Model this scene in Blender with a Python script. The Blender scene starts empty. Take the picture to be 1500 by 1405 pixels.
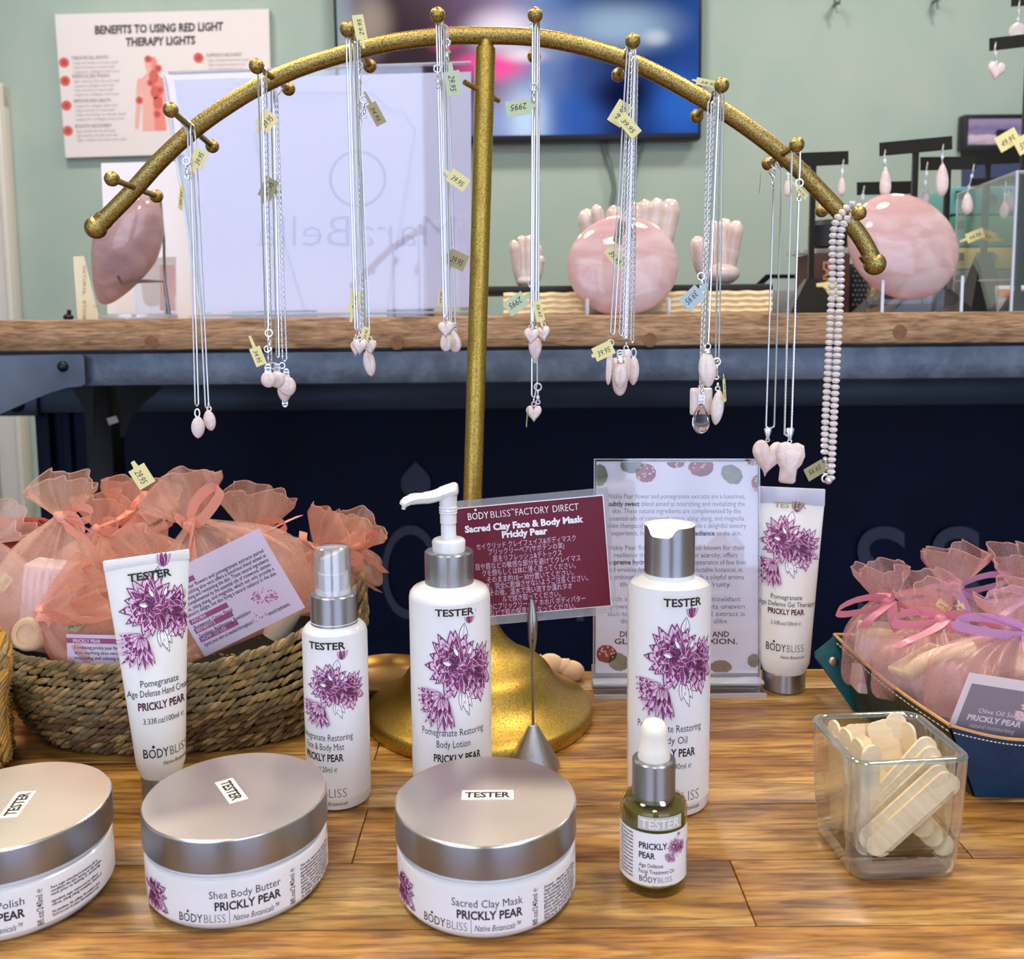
import bpy, math, random
from math import sin, cos, pi, radians, sqrt, atan2, asin
from mathutils import Vector, Matrix

# ------------------------------------------------------------------ camera, world, lights, exposure
SC = bpy.context.scene
COL = SC.collection
F, CX, CY = 1387.0, 750.0, 616.0            # focal length and optical centre, in pixels of the 1500 x 1405 frame
PITCH, ROLL, EYE = radians(6.0), radians(0.5), 0.294
_r, _f, _u = Vector((1, 0, 0)), Vector((0, cos(PITCH), -sin(PITCH))), Vector((0, sin(PITCH), cos(PITCH)))
RGT, UPV = cos(ROLL) * _r - sin(ROLL) * _u, cos(ROLL) * _u + sin(ROLL) * _r
CAM = Vector((0, 0, EYE))
cd = bpy.data.cameras.new('camera'); co = bpy.data.objects.new('camera', cd); COL.objects.link(co)
co.matrix_world = Matrix(((RGT.x, UPV.x, -_f.x, CAM.x), (RGT.y, UPV.y, -_f.y, CAM.y), (RGT.z, UPV.z, -_f.z, CAM.z), (0, 0, 0, 1)))
cd.sensor_width = 36.0; cd.sensor_fit = 'HORIZONTAL'; cd.lens = F / 1500 * 36
cd.shift_y = (CY - 702.5) / 1500
cd.clip_start = 0.02; cd.clip_end = 50
cd.dof.use_dof = True; cd.dof.focus_distance = 0.60; cd.dof.aperture_fstop = cd.lens / 2.3
SC.camera = co

SC.view_settings.view_transform = 'Standard'; SC.view_settings.look = 'None'
SC.view_settings.gamma = 1.0; SC.view_settings.use_curve_mapping = False
SC.view_settings.exposure = 0.62

wd = bpy.data.worlds.new('daylight'); SC.world = wd; wd.use_nodes = True
bg = wd.node_tree.nodes['Background']; bg.inputs[0].default_value = (0.62, 0.72, 1.0, 1); bg.inputs[1].default_value = 1.75

def lamp(name, loc, size, power, colour, rot=(0, 0, 0), shape='DISK', spread=pi):
    l = bpy.data.lights.new(name, 'AREA'); l.shape = shape; l.size = size; l.energy = power; l.color = colour; l.spread = spread
    o = bpy.data.objects.new(name, l); o.location = loc; o.rotation_euler = rot; COL.objects.link(o); return o
WARM = (1.0, 0.86, 0.68)
for i, (x, y) in enumerate(((-0.75, 0.55), (0.75, 0.55))):
    lamp('ceiling_lamp', (x, y, 1.90), 0.42, 13.5, WARM)
for i, (x, y) in enumerate(((-1.2, 2.2), (0.1, 2.2), (1.3, 2.2))):
    lamp('ceiling_lamp', (x, y, 1.90), 0.30, 8.0, (1.0, 0.90, 0.78))
lamp('ceiling_lamp', (0.0, -0.9, 1.90), 0.5, 10, (1.0, 0.93, 0.85))

def ray(px, py):
    return RGT * ((px - CX) / F) - UPV * ((py - CY) / F) + _f
def aty(px, py, y):                          # where the sight line through a pixel meets the upright plane at depth y
    d = ray(px, py); return CAM + d * (y / d.y)
def atz(px, py, z=0.0):                      # where it meets the level plane at height z
    d = ray(px, py); return CAM + d * ((z - EYE) / d.z)
MM = 0.001
V = Vector

# ------------------------------------------------------------------ materials
def lin(h):
    h = h.lstrip('#'); c = [int(h[i:i + 2], 16) / 255 for i in (0, 2, 4)]
    return tuple((x / 12.92 if x <= 0.04045 else ((x + 0.055) / 1.055) ** 2.4) for x in c) + (1.0,)
MATS = {}
def newmat(name):
    m = bpy.data.materials.new(name); m.use_nodes = True; m.node_tree.nodes.clear()
    MATS[name] = m; return m, m.node_tree.nodes, m.node_tree.links
def pbr(name, col, rough=0.5, metal=0.0, spec=0.5, var=None, vscale=40, vdetail=4, bump=0.0, bscale=200, stretch=(1, 1, 1),
        coat=0.0, trans=0.0, ior=1.45, sss=0.0, alpha=1.0, sheen=0.0, emit=None, estr=0.0, rvar=0.0, lo=0.35, hi=0.65):
    m, N, L = newmat(name)
    out = N.new('ShaderNodeOutputMaterial'); b = N.new('ShaderNodeBsdfPrincipled'); L.new(b.outputs[0], out.inputs[0])
    I = b.inputs
    I['Base Color'].default_value = lin(col); I['Roughness'].default_value = rough; I['Metallic'].default_value = metal
    I['Specular IOR Level'].default_value = spec; I['Coat Weight'].default_value = coat; I['Coat Roughness'].default_value = 0.08
    I['Transmission Weight'].default_value = trans; I['IOR'].default_value = ior; I['Alpha'].default_value = alpha
    I['Sheen Weight'].default_value = sheen
    if sss: I['Subsurface Weight'].default_value = sss; I['Subsurface Radius'].default_value = (0.01, 0.006, 0.005); I['Subsurface Scale'].default_value = 1.0
    if emit: I['Emission Color'].default_value = lin(emit); I['Emission Strength'].default_value = estr
    if var or bump or rvar:
        tc = N.new('ShaderNodeTexCoord'); mp = N.new('ShaderNodeMapping'); L.new(tc.outputs['Object'], mp.inputs[0])
        mp.inputs['Scale'].default_value = stretch
    if var or rvar:
        nz = N.new('ShaderNodeTexNoise'); L.new(mp.outputs[0], nz.inputs[0]); nz.inputs['Scale'].default_value = vscale; nz.inputs['Detail'].default_value = vdetail
        rp = N.new('ShaderNodeValToRGB'); L.new(nz.outputs[0], rp.inputs[0])
        rp.color_ramp.elements[0].position = lo; rp.color_ramp.elements[1].position = hi
        if var:
            rp.color_ramp.elements[0].color = lin(col); rp.color_ramp.elements[1].color = lin(var); L.new(rp.outputs[0], I['Base Color'])
        if rvar:
            mr = N.new('ShaderNodeMapRange'); L.new(nz.outputs[0], mr.inputs[0]); mr.inputs[3].default_value = max(0, rough - rvar); mr.inputs[4].default_value = rough + rvar
            L.new(mr.outputs[0], I['Roughness'])
    if bump:
        n2 = N.new('ShaderNodeTexNoise'); L.new(mp.outputs[0], n2.inputs[0]); n2.inputs['Scale'].default_value = bscale; n2.inputs['Detail'].default_value = 3
        bp = N.new('ShaderNodeBump'); bp.inputs['Strength'].default_value = bump; bp.inputs['Distance'].default_value = 0.001
        L.new(n2.outputs[0], bp.inputs['Height']); L.new(bp.outputs[0], I['Normal'])
    return m
def aniso(name, col, rough):
    # brushed around the axis: reflections smear up and down
    m, N, L = newmat(name); out = N.new('ShaderNodeOutputMaterial'); b = N.new('ShaderNodeBsdfPrincipled'); L.new(b.outputs[0], out.inputs[0])
    b.inputs['Base Color'].default_value = lin(col); b.inputs['Metallic'].default_value = 1; b.inputs['Roughness'].default_value = rough; b.inputs['Anisotropic'].default_value = 0.85; b.inputs['Anisotropic Rotation'].default_value = 0.25
    t = N.new('ShaderNodeTangent'); t.direction_type = 'RADIAL'; t.axis = 'Z'; L.new(t.outputs[0], b.inputs['Tangent'])
# printed and painted things
pbr('ink', '2a2526', 0.6); pbr('ink_grey', '6d6670', 0.6); pbr('ink_soft', '9a90a0', 0.6); pbr('plum', '7d2a66', 0.55); pbr('plum_mid', 'a65a92', 0.55)
pbr('plum_pale', 'e3c4dd', 0.55); pbr('plum_deep', '5a1f48', 0.55); pbr('white_print', 'f6f3f6', 0.5); pbr('maroon_ink', '5b2038', 0.6)
pbr('white_plastic', 'ecebea', 0.22, coat=0.25); pbr('label_white', 'eeedef', 0.38); pbr('milky_plastic', 'efede9', 0.3, sss=0.0)
aniso('brushed_aluminium', 'a6a8ae', 0.38); pbr('lid_top', 'd8d1c6', 0.36, 1.0, rvar=0.08, vscale=25, vdetail=3)
pbr('lid_edge', 'e8e4e0', 0.22, 1.0)
pbr('silver', 'efedef', 0.32, 1.0); pbr('steel', '9a9895', 0.28, 1.0); pbr('cone_metal', 'b4b2b0', 0.38, 1.0, bump=0.2, bscale=900)
pbr('tag_paper', 'efe6a4', 0.7); pbr('tag_green', 'c6d3b0', 0.7); pbr('tag_blue', 'b9cdd0', 0.7); pbr('tag_dark', 'a89f74', 0.7)
pbr('sticker', 'ece8e2', 0.6); pbr('sticker_clear', 'dedfd8', 0.3, alpha=0.75)
pbr('black_velvet', '060606', 0.9, sheen=0.3); pbr('black_shaded_metal', '07080a', 0.5); pbr('black_plastic', '0b0c0e', 0.35)
pbr('blue_iron', '4c5765', 0.40, 0.35, var='6c7886', vscale=30, bump=0.6, bscale=130, rvar=0.12, lo=0.4, hi=0.75)
pbr('iron_plate', '59616b', 0.38, 0.45, var='444c57', vscale=9, rvar=0.1)
pbr('bolt_iron', '2b2f35', 0.35, 0.8)
pbr('navy_paint', '030a26', 0.55, var='071436', vscale=7, rvar=0.08, spec=0.18); pbr('navy_rail', '263246', 0.4, 0.2, var='33425a', vscale=6, stretch=(1, 1, 6))
pbr('letter_grey', '4a4d60', 0.6, spec=0.2)
pbr('dark_panel_paint', '4a4d52', 0.7); pbr('sage_wall', 'afbeb3', 0.8, var='a3b9af', vscale=5.0, vdetail=6, bump=0.15, bscale=25, lo=0.3, hi=0.7)
pbr('ceiling_paint', 'efe8dc', 0.9); pbr('floor_paint', '6d5a49', 0.6); pbr('trim_white', 'ddd8cf', 0.5); pbr('door_beige', 'b3aa98', 0.6); pbr('teal_pale', 'a9bcb8', 0.6)
pbr('poster_white', 'ece4e4', 0.6); pbr('poster_ink', '343032', 0.7); pbr('poster_grey', 'b6a8a8', 0.7); pbr('poster_red', 'd8695f', 0.7); pbr('poster_red_dark', 'c9483f', 0.7)
pbr('body_pink', 'f3b4ab', 0.7); pbr('body_red', 'f09084', 0.7)
pbr('tv_frame', '101218', 0.35)
pbr('maroon_card', '6c1730', 0.4); pbr('paper_white', 'efedf4', 0.6); pbr('paper_lilac', 'd9d8e8', 0.55); pbr('lilac_ghost', 'c0bfd8', 0.55)
pbr('fruit_red', 'b23c4d', 0.6, var='8d2740', vscale=90); pbr('fruit_green', '8f9a7c', 0.6, var='6f7b62', vscale=90); pbr('fruit_brown', '9c8272', 0.6); pbr('fruit_spot', 'eacb9c', 0.6)
pbr('rim_leather', 'c79b62', 0.6, var='b5864f', vscale=60); pbr('leather_teal', '11606a', 0.42, var='0c4a52', vscale=60, bump=0.5, bscale=160)
pbr('leather_blue', '0b2c4e', 0.40, var='0d3d5f', vscale=35, bump=0.5, bscale=180); pbr('leather_green', '17332f', 0.45, var='22453c', vscale=50, bump=0.6, bscale=150); pbr('leather_inside', '1c1a33', 0.6)
pbr('snap_metal', 'c9b8a4', 0.3, 1.0); pbr('stitch', 'd8d6cc', 0.7)
pbr('craft_stick', 'ecd9b6', 0.6, var='dfc7a0', vscale=30, stretch=(1, 1, 8)); pbr('grass_tan', 'a88d5c', 0.6, var='7d6438', vscale=150); pbr('grass_olive', '80714e', 0.6, var='5f5235', vscale=150)
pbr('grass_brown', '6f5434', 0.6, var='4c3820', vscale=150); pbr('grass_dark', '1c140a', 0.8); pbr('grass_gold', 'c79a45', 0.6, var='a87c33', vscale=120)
pbr('red_rope', 'a23a26', 0.7, var='7f2718', vscale=150); pbr('satin_peach', 'f4a488', 0.32, sheen=0.3, coat=0.15); pbr('satin_pink', 'e58fa0', 0.30, sheen=0.3, coat=0.15); pbr('satin_mauve', 'd59ac4', 0.28, sheen=0.3, coat=0.2)
pbr('card_lilac', 'dccde0', 0.55); pbr('bar_plum', '9c4f7c', 0.6); pbr('cream_cake', 'f2e3b8', 0.6); pbr('soap_wrap', '8b7d86', 0.5); pbr('pale_box', 'e6d3d6', 0.5)
pbr('coral_piece', 'eec9a4', 0.5); pbr('bronze_tray', '8b6a35', 0.35, 0.8)
pbr('wicker_weave', 'e6d3aa', 0.75, var='d9c191', vscale=80, stretch=(1, 1, 3), bump=0.5, bscale=110)
pbr('book_brown', '4a2f28', 0.6); pbr('book_print', 'c08a6c', 0.6); pbr('mesh_black', '15171a', 0.6); pbr('mesh_grey', '6b7076', 0.6); pbr('box_teal', '6fb7b4', 0.6); pbr('box_green', '3f8f72', 0.55); pbr('box_yellow', 'd9c25a', 0.6)
pbr('box_orange', 'd98a3a', 0.6); pbr('laptop_grey', '8d9298', 0.5); pbr('paper_cream', 'e9dfc2', 0.6); pbr('pink_paper', 'e8c4c8', 0.6); pbr('blue_paper', '3b4668', 0.6)
pbr('bulb_rubber', 'f3ede0', 0.45, sss=0.0); pbr('oil_liquid', '77702a', 0.15, trans=0.15, ior=1.2); pbr('oil_bright', 'dcd63c', 0.2)
pbr('cable_grey', '6d7a74', 0.5); pbr('frame_dark', '1a1a1e', 0.4); pbr('lamp_nail', '8f958d', 0.4, 0.6)
pbr('tray_black', '131416', 0.6, bump=0.5, bscale=80)

def gold(name, c1, c2, rough, bump, bscale):
    m, N, L = newmat(name)
    out = N.new('ShaderNodeOutputMaterial'); b = N.new('ShaderNodeBsdfPrincipled'); L.new(b.outputs[0], out.inputs[0]); b.inputs['Metallic'].default_value = 1
    tc = N.new('ShaderNodeTexCoord'); nz = N.new('ShaderNodeTexNoise'); L.new(tc.outputs['Object'], nz.inputs[0]); nz.inputs['Scale'].default_value = bscale; nz.inputs['Detail'].default_value = 5
    rp = N.new('ShaderNodeValToRGB'); L.new(nz.outputs[0], rp.inputs[0]); rp.color_ramp.elements[0].position = 0.36; rp.color_ramp.elements[1].position = 0.56
    rp.color_ramp.elements[0].color = lin(c2); rp.color_ramp.elements[1].color = lin(c1); L.new(rp.outputs[0], b.inputs['Base Color'])
    mr = N.new('ShaderNodeMapRange'); L.new(nz.outputs[0], mr.inputs[0]); mr.inputs[3].default_value = rough + 0.15; mr.inputs[4].default_value = rough - 0.08; L.new(mr.outputs[0], b.inputs['Roughness'])
    bp = N.new('ShaderNodeBump'); bp.inputs['Strength'].default_value = bump; bp.inputs['Distance'].default_value = 0.0008; L.new(nz.outputs[0], bp.inputs['Height']); L.new(bp.outputs[0], b.inputs['Normal'])
gold('antique_gold', 'bfa765', '7d6630', 0.34, 0.45, 900); gold('bright_gold', 'cbab55', 'a08238', 0.36, 0.3, 1000)

def quartz(name, col, vein, scale, trans, rough=0.07):
    m, N, L = newmat(name)
    out = N.new('ShaderNodeOutputMaterial'); b = N.new('ShaderNodeBsdfPrincipled'); L.new(b.outputs[0], out.inputs[0])
    tc = N.new('ShaderNodeTexCoord'); mp = N.new('ShaderNodeMapping'); mp.inputs['Rotation'].default_value = (0.5, 0.6, 0.3); mp.inputs['Scale'].default_value = (1, 1, 2.6); L.new(tc.outputs['Object'], mp.inputs[0])
    nz = N.new('ShaderNodeTexNoise'); L.new(mp.outputs[0], nz.inputs[0]); nz.inputs['Scale'].default_value = scale; nz.inputs['Detail'].default_value = 6; nz.inputs['Distortion'].default_value = 1.2
    rp = N.new('ShaderNodeValToRGB'); L.new(nz.outputs[0], rp.inputs[0]); rp.color_ramp.elements[0].position = 0.42; rp.color_ramp.elements[1].position = 0.66
    rp.color_ramp.elements[0].color = lin(col); rp.color_ramp.elements[1].color = lin(vein); L.new(rp.outputs[0], b.inputs['Base Color'])
    I = b.inputs; I['Roughness'].default_value = rough; I['Transmission Weight'].default_value = trans; I['IOR'].default_value = 1.5; I['Coat Weight'].default_value = 0.4; I['Coat Roughness'].default_value = 0.03
    I['Subsurface Weight'].default_value = 0.35; I['Subsurface Radius'].default_value = (0.012, 0.007, 0.007); I['Subsurface Scale'].default_value = 1.0
quartz('rose_quartz', 'd9b0b0', 'e6cccb', 16, 0.15); quartz('rose_quartz_dark', 'b88f8f', 'cbaaa8', 14, 0.12); quartz('rose_quartz_pale', 'e3cabf', 'efe0d9', 22, 0.2)
quartz('pendant_pink', 'eed6d1', 'f7e8e3', 120, 0.12, 0.05); quartz('pendant_cream', 'f3dfd6', 'f9ede6', 120, 0.10, 0.05); quartz('bead_pink', 'f4e4e1', 'faf2f0', 160, 0.15, 0.06)
quartz('pendant_white', 'e8dbd8', 'f4efee', 90, 0.35)
def glass(name, col, rough=0.0, ior=1.46):
    m, N, L = newmat(name); out = N.new('ShaderNodeOutputMaterial'); g = N.new('ShaderNodeBsdfGlass'); g.inputs[0].default_value = lin(col); g.inputs['Roughness'].default_value = rough; g.inputs['IOR'].default_value = ior
    L.new(g.outputs[0], out.inputs[0])
glass('crystal', 'f6f2f2')
def thin(name, tint, base=0.04, edge=0.6, power=3.0, gloss='ffffff', haze=0.0, hazecol='ffffff'):
    # a thin clear sheet: see-through face on, shinier at grazing angles, with an optional milky share
    m, N, L = newmat(name); out = N.new('ShaderNodeOutputMaterial')
    t = N.new('ShaderNodeBsdfTransparent'); t.inputs[0].default_value = lin(tint); g = N.new('ShaderNodeBsdfGlossy'); g.inputs[0].default_value = lin(gloss); g.inputs['Roughness'].default_value = 0.03
    lw = N.new('ShaderNodeLayerWeight'); fr = N.new('ShaderNodeMath'); fr.operation = 'POWER'; fr.inputs[1].default_value = power; L.new(lw.outputs['Facing'], fr.inputs[0]); mr = N.new('ShaderNodeMapRange'); L.new(fr.outputs[0], mr.inputs[0]); mr.inputs[3].default_value = base; mr.inputs[4].default_value = edge
    mx = N.new('ShaderNodeMixShader'); L.new(mr.outputs[0], mx.inputs[0]); L.new(t.outputs[0], mx.inputs[1]); L.new(g.outputs[0], mx.inputs[2])
    last = mx
    if haze:
        d = N.new('ShaderNodeBsdfDiffuse'); d.inputs[0].default_value = lin(hazecol); m2 = N.new('ShaderNodeMixShader'); m2.inputs[0].default_value = haze
        L.new(mx.outputs[0], m2.inputs[1]); L.new(d.outputs[0], m2.inputs[2]); last = m2
    L.new(last.outputs[0], out.inputs[0])
thin('acrylic', 'fbfbfd', 0.06, 0.8); thin('cup_base', 'f0f6f4', 0.22, 0.95, 1.6, haze=0.16, hazecol='c3cdcf'); thin('cup_corner', 'f2f7f6', 0.13, 0.9, 1.6, haze=0.10, hazecol='d3dde0'); thin('cup_wall', 'fbfdfc', 0.055, 0.9, 2.6); thin('cup_rim', 'c9d5d1', 0.20, 0.85, 2.0, haze=0.16, hazecol='9fb0ab'); thin('acrylic_edge', 'dfe4ea', 0.25, 0.9, haze=0.35, hazecol='e8eaf2'); thin('laminate', 'f4f4f6', 0.10, 0.8, haze=0.22, hazecol='d9d9de')  # pale haze of cup_base and cup_corner stands in for light in the glass
thin('spray_cap_clear', 'f2f3f5', 0.10, 0.9, haze=0.06); thin('olive_glass', 'e9e6c4', 0.07, 0.9); thin('frosted_seal', 'eef0fa', 0.08, 0.7, haze=0.72, hazecol='e4e4f4')
def cupglass(name, tint, share):
    # thick clear glass: part of the light goes straight through, part is bent
    m, N, L = newmat(name); out = N.new('ShaderNodeOutputMaterial'); g = N.new('ShaderNodeBsdfGlass'); g.inputs[0].default_value = lin('f6fcfa'); g.inputs['IOR'].default_value = 1.30
    t = N.new('ShaderNodeBsdfTransparent'); t.inputs[0].default_value = lin(tint); mx = N.new('ShaderNodeMixShader'); mx.inputs[0].default_value = share
    lw = N.new('ShaderNodeLayerWeight'); mr = N.new('ShaderNodeMapRange'); L.new(lw.outputs['Facing'], mr.inputs[0]); mr.inputs[1].default_value = 0.2; mr.inputs[2].default_value = 0.9; mr.inputs[3].default_value = share; mr.inputs[4].default_value = 1.0; L.new(mr.outputs[0], mx.inputs[0])
    L.new(t.outputs[0], mx.inputs[1]); L.new(g.outputs[0], mx.inputs[2]); L.new(mx.outputs[0], out.inputs[0])
cupglass('cup_glass', 'fdfffe', 0.22)
def organza(name, col, spark, share):
    m, N, L = newmat(name); out = N.new('ShaderNodeOutputMaterial')
    tc = N.new('ShaderNodeTexCoord'); nz = N.new('ShaderNodeTexNoise'); L.new(tc.outputs['Object'], nz.inputs[0]); nz.inputs['Scale'].default_value = 1600; nz.inputs['Detail'].default_value = 1
    n2 = N.new('ShaderNodeTexNoise'); L.new(tc.outputs['Object'], n2.inputs[0]); n2.inputs['Scale'].default_value = 60; n2.inputs['Detail'].default_value = 4
    rp = N.new('ShaderNodeValToRGB'); L.new(nz.outputs[0], rp.inputs[0]); rp.color_ramp.elements[0].position = 0.50; rp.color_ramp.elements[1].position = 0.80
    rp.color_ramp.elements[0].color = lin(col); rp.color_ramp.elements[1].color = lin(spark)
    d = N.new('ShaderNodeBsdfDiffuse'); L.new(rp.outputs[0], d.inputs[0]); tr = N.new('ShaderNodeBsdfTranslucent'); L.new(rp.outputs[0], tr.inputs[0])
    mx = N.new('ShaderNodeMixShader'); mx.inputs[0].default_value = 0.42; L.new(d.outputs[0], mx.inputs[1]); L.new(tr.outputs[0], mx.inputs[2])
    gl = N.new('ShaderNodeBsdfGlossy'); gl.inputs[0].default_value = lin(spark); gl.inputs['Roughness'].default_value = 0.35
    m1 = N.new('ShaderNodeMixShader'); m1.inputs[0].default_value = 0.12; L.new(mx.outputs[0], m1.inputs[1]); L.new(gl.outputs[0], m1.inputs[2])
    tp = N.new('ShaderNodeBsdfTransparent')
    mr = N.new('ShaderNodeMapRange'); L.new(n2.outputs[0], mr.inputs[0]); mr.inputs[1].default_value = 0.3; mr.inputs[2].default_value = 0.7; mr.inputs[3].default_value = share - 0.06; mr.inputs[4].default_value = share + 0.06
    m2 = N.new('ShaderNodeMixShader'); L.new(mr.outputs[0], m2.inputs[0]); L.new(tp.outputs[0], m2.inputs[1]); L.new(m1.outputs[0], m2.inputs[2]); L.new(m2.outputs[0], out.inputs[0])
organza('organza_peach', 'f2b8a0', 'ffeadd', 0.36); organza('organza_deep', 'f0ac90', 'ffe0d0', 0.42); organza('organza_light', 'f3c0a6', 'fff0e4', 0.36); organza('organza_pink', 'f0b7b3', 'ffeae6', 0.33); organza('organza_pale', 'eec6bb', 'fff0e6', 0.45)

def wood(name, dark, mid, light, scale=1.0, rough=0.35, coat=0.2, axis=0, tint=True):
    m, N, L = newmat(name); out = N.new('ShaderNodeOutputMaterial'); b = N.new('ShaderNodeBsdfPrincipled'); L.new(b.outputs[0], out.inputs[0])
    b.inputs['Coat Weight'].default_value = coat; b.inputs['Coat Roughness'].default_value = 0.2
    tc = N.new('ShaderNodeTexCoord'); vm = N.new('ShaderNodeVectorMath'); vm.operation = 'ADD'; L.new(tc.outputs['Object'], vm.inputs[0])
    at = N.new('ShaderNodeAttribute'); at.attribute_name = 'plank'; L.new(at.outputs['Vector'], vm.inputs[1])
    mp = N.new('ShaderNodeMapping'); s = [15 * scale] * 3; s[axis] = 3.0 * scale; mp.inputs['Scale'].default_value = s; L.new(vm.outputs[0], mp.inputs[0])
    n1 = N.new('ShaderNodeTexNoise'); L.new(mp.outputs[0], n1.inputs[0]); n1.inputs['Scale'].default_value = 1.6; n1.inputs['Detail'].default_value = 6; n1.inputs['Distortion'].default_value = 1.6
    m2 = N.new('ShaderNodeMapping'); s2 = [210 * scale] * 3; s2[axis] = 20 * scale; m2.inputs['Scale'].default_value = s2; L.new(vm.outputs[0], m2.inputs[0])
    n2 = N.new('ShaderNodeTexNoise'); L.new(m2.outputs[0], n2.inputs[0]); n2.inputs['Scale'].default_value = 1.5; n2.inputs['Detail'].default_value = 5; n2.inputs['Distortion'].default_value = 0.5
    rp = N.new('ShaderNodeValToRGB'); L.new(n1.outputs[0], rp.inputs[0]); e = rp.color_ramp.elements; e[0].position = 0.30; e[0].color = lin(dark); e[1].position = 0.70; e[1].color = lin(light)
    k = e.new(0.5); k.color = lin(mid)
    r2 = N.new('ShaderNodeValToRGB'); L.new(n2.outputs[0], r2.inputs[0]); r2.color_ramp.elements[0].position = 0.36; r2.color_ramp.elements[1].position = 0.56
    r2.color_ramp.elements[0].color = (0.42, 0.36, 0.30, 1); r2.color_ramp.elements[1].color = (1, 1, 1, 1)
    mu = N.new('ShaderNodeMix'); mu.data_type = 'RGBA'; mu.blend_type = 'MULTIPLY'; mu.inputs[0].default_value = 0.85; L.new(rp.outputs[0], mu.inputs[6]); L.new(r2.outputs[0], mu.inputs[7])
    m3 = N.new('ShaderNodeMapping'); s3 = [75 * scale] * 3; s3[axis] = 6.5 * scale; m3.inputs['Scale'].default_value = s3; L.new(vm.outputs[0], m3.inputs[0])
    n3 = N.new('ShaderNodeTexNoise'); L.new(m3.outputs[0], n3.inputs[0]); n3.inputs['Scale'].default_value = 1.3; n3.inputs['Detail'].default_value = 7; n3.inputs['Roughness'].default_value = 0.65; n3.inputs['Distortion'].default_value = 1.8
    r3 = N.new('ShaderNodeValToRGB'); L.new(n3.outputs[0], r3.inputs[0]); r3.color_ramp.elements[0].position = 0.38; r3.color_ramp.elements[1].position = 0.58
    r3.color_ramp.elements[0].color = (0.50, 0.42, 0.34, 1); r3.color_ramp.elements[1].color = (1.06, 1.04, 1.0, 1)
    m3x = N.new('ShaderNodeMix'); m3x.data_type = 'RGBA'; m3x.blend_type = 'MULTIPLY'; m3x.inputs[0].default_value = 0.7; L.new(mu.outputs[2], m3x.inputs[6]); L.new(r3.outputs[0], m3x.inputs[7])
    last = m3x.outputs[2]
    if tint:
        a2 = N.new('ShaderNodeAttribute'); a2.attribute_name = 'tint'; mt = N.new('ShaderNodeMix'); mt.data_type = 'RGBA'; mt.blend_type = 'MULTIPLY'; mt.inputs[0].default_value = 1.0
        L.new(last, mt.inputs[6]); L.new(a2.outputs['Color'], mt.inputs[7]); last = mt.outputs[2]
    L.new(last, b.inputs['Base Color'])
    mr = N.new('ShaderNodeMapRange'); L.new(n2.outputs[0], mr.inputs[0]); mr.inputs[3].default_value = rough + 0.15; mr.inputs[4].default_value = rough - 0.05; L.new(mr.outputs[0], b.inputs['Roughness'])
    bp = N.new('ShaderNodeBump'); bp.inputs['Strength'].default_value = 0.25; bp.inputs['Distance'].default_value = 0.0006; L.new(n2.outputs[0], bp.inputs['Height']); L.new(bp.outputs[0], b.inputs['Normal'])
wood('acacia', '7d5220', 'b5843e', 'd4aa62', 1.0, 0.32, 0.25); wood('mango_wood', '9a7754', 'b5906a', 'c8a57f', 1.5, 0.55, 0.0, tint=False); wood('counter_wood', '9a6a34', 'b8854a', 'c99a5e', 1.0, 0.5, 0.0, tint=False)
pbr('wood_plug', '6d4a30', 0.6, var='83603f', vscale=90)

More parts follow.
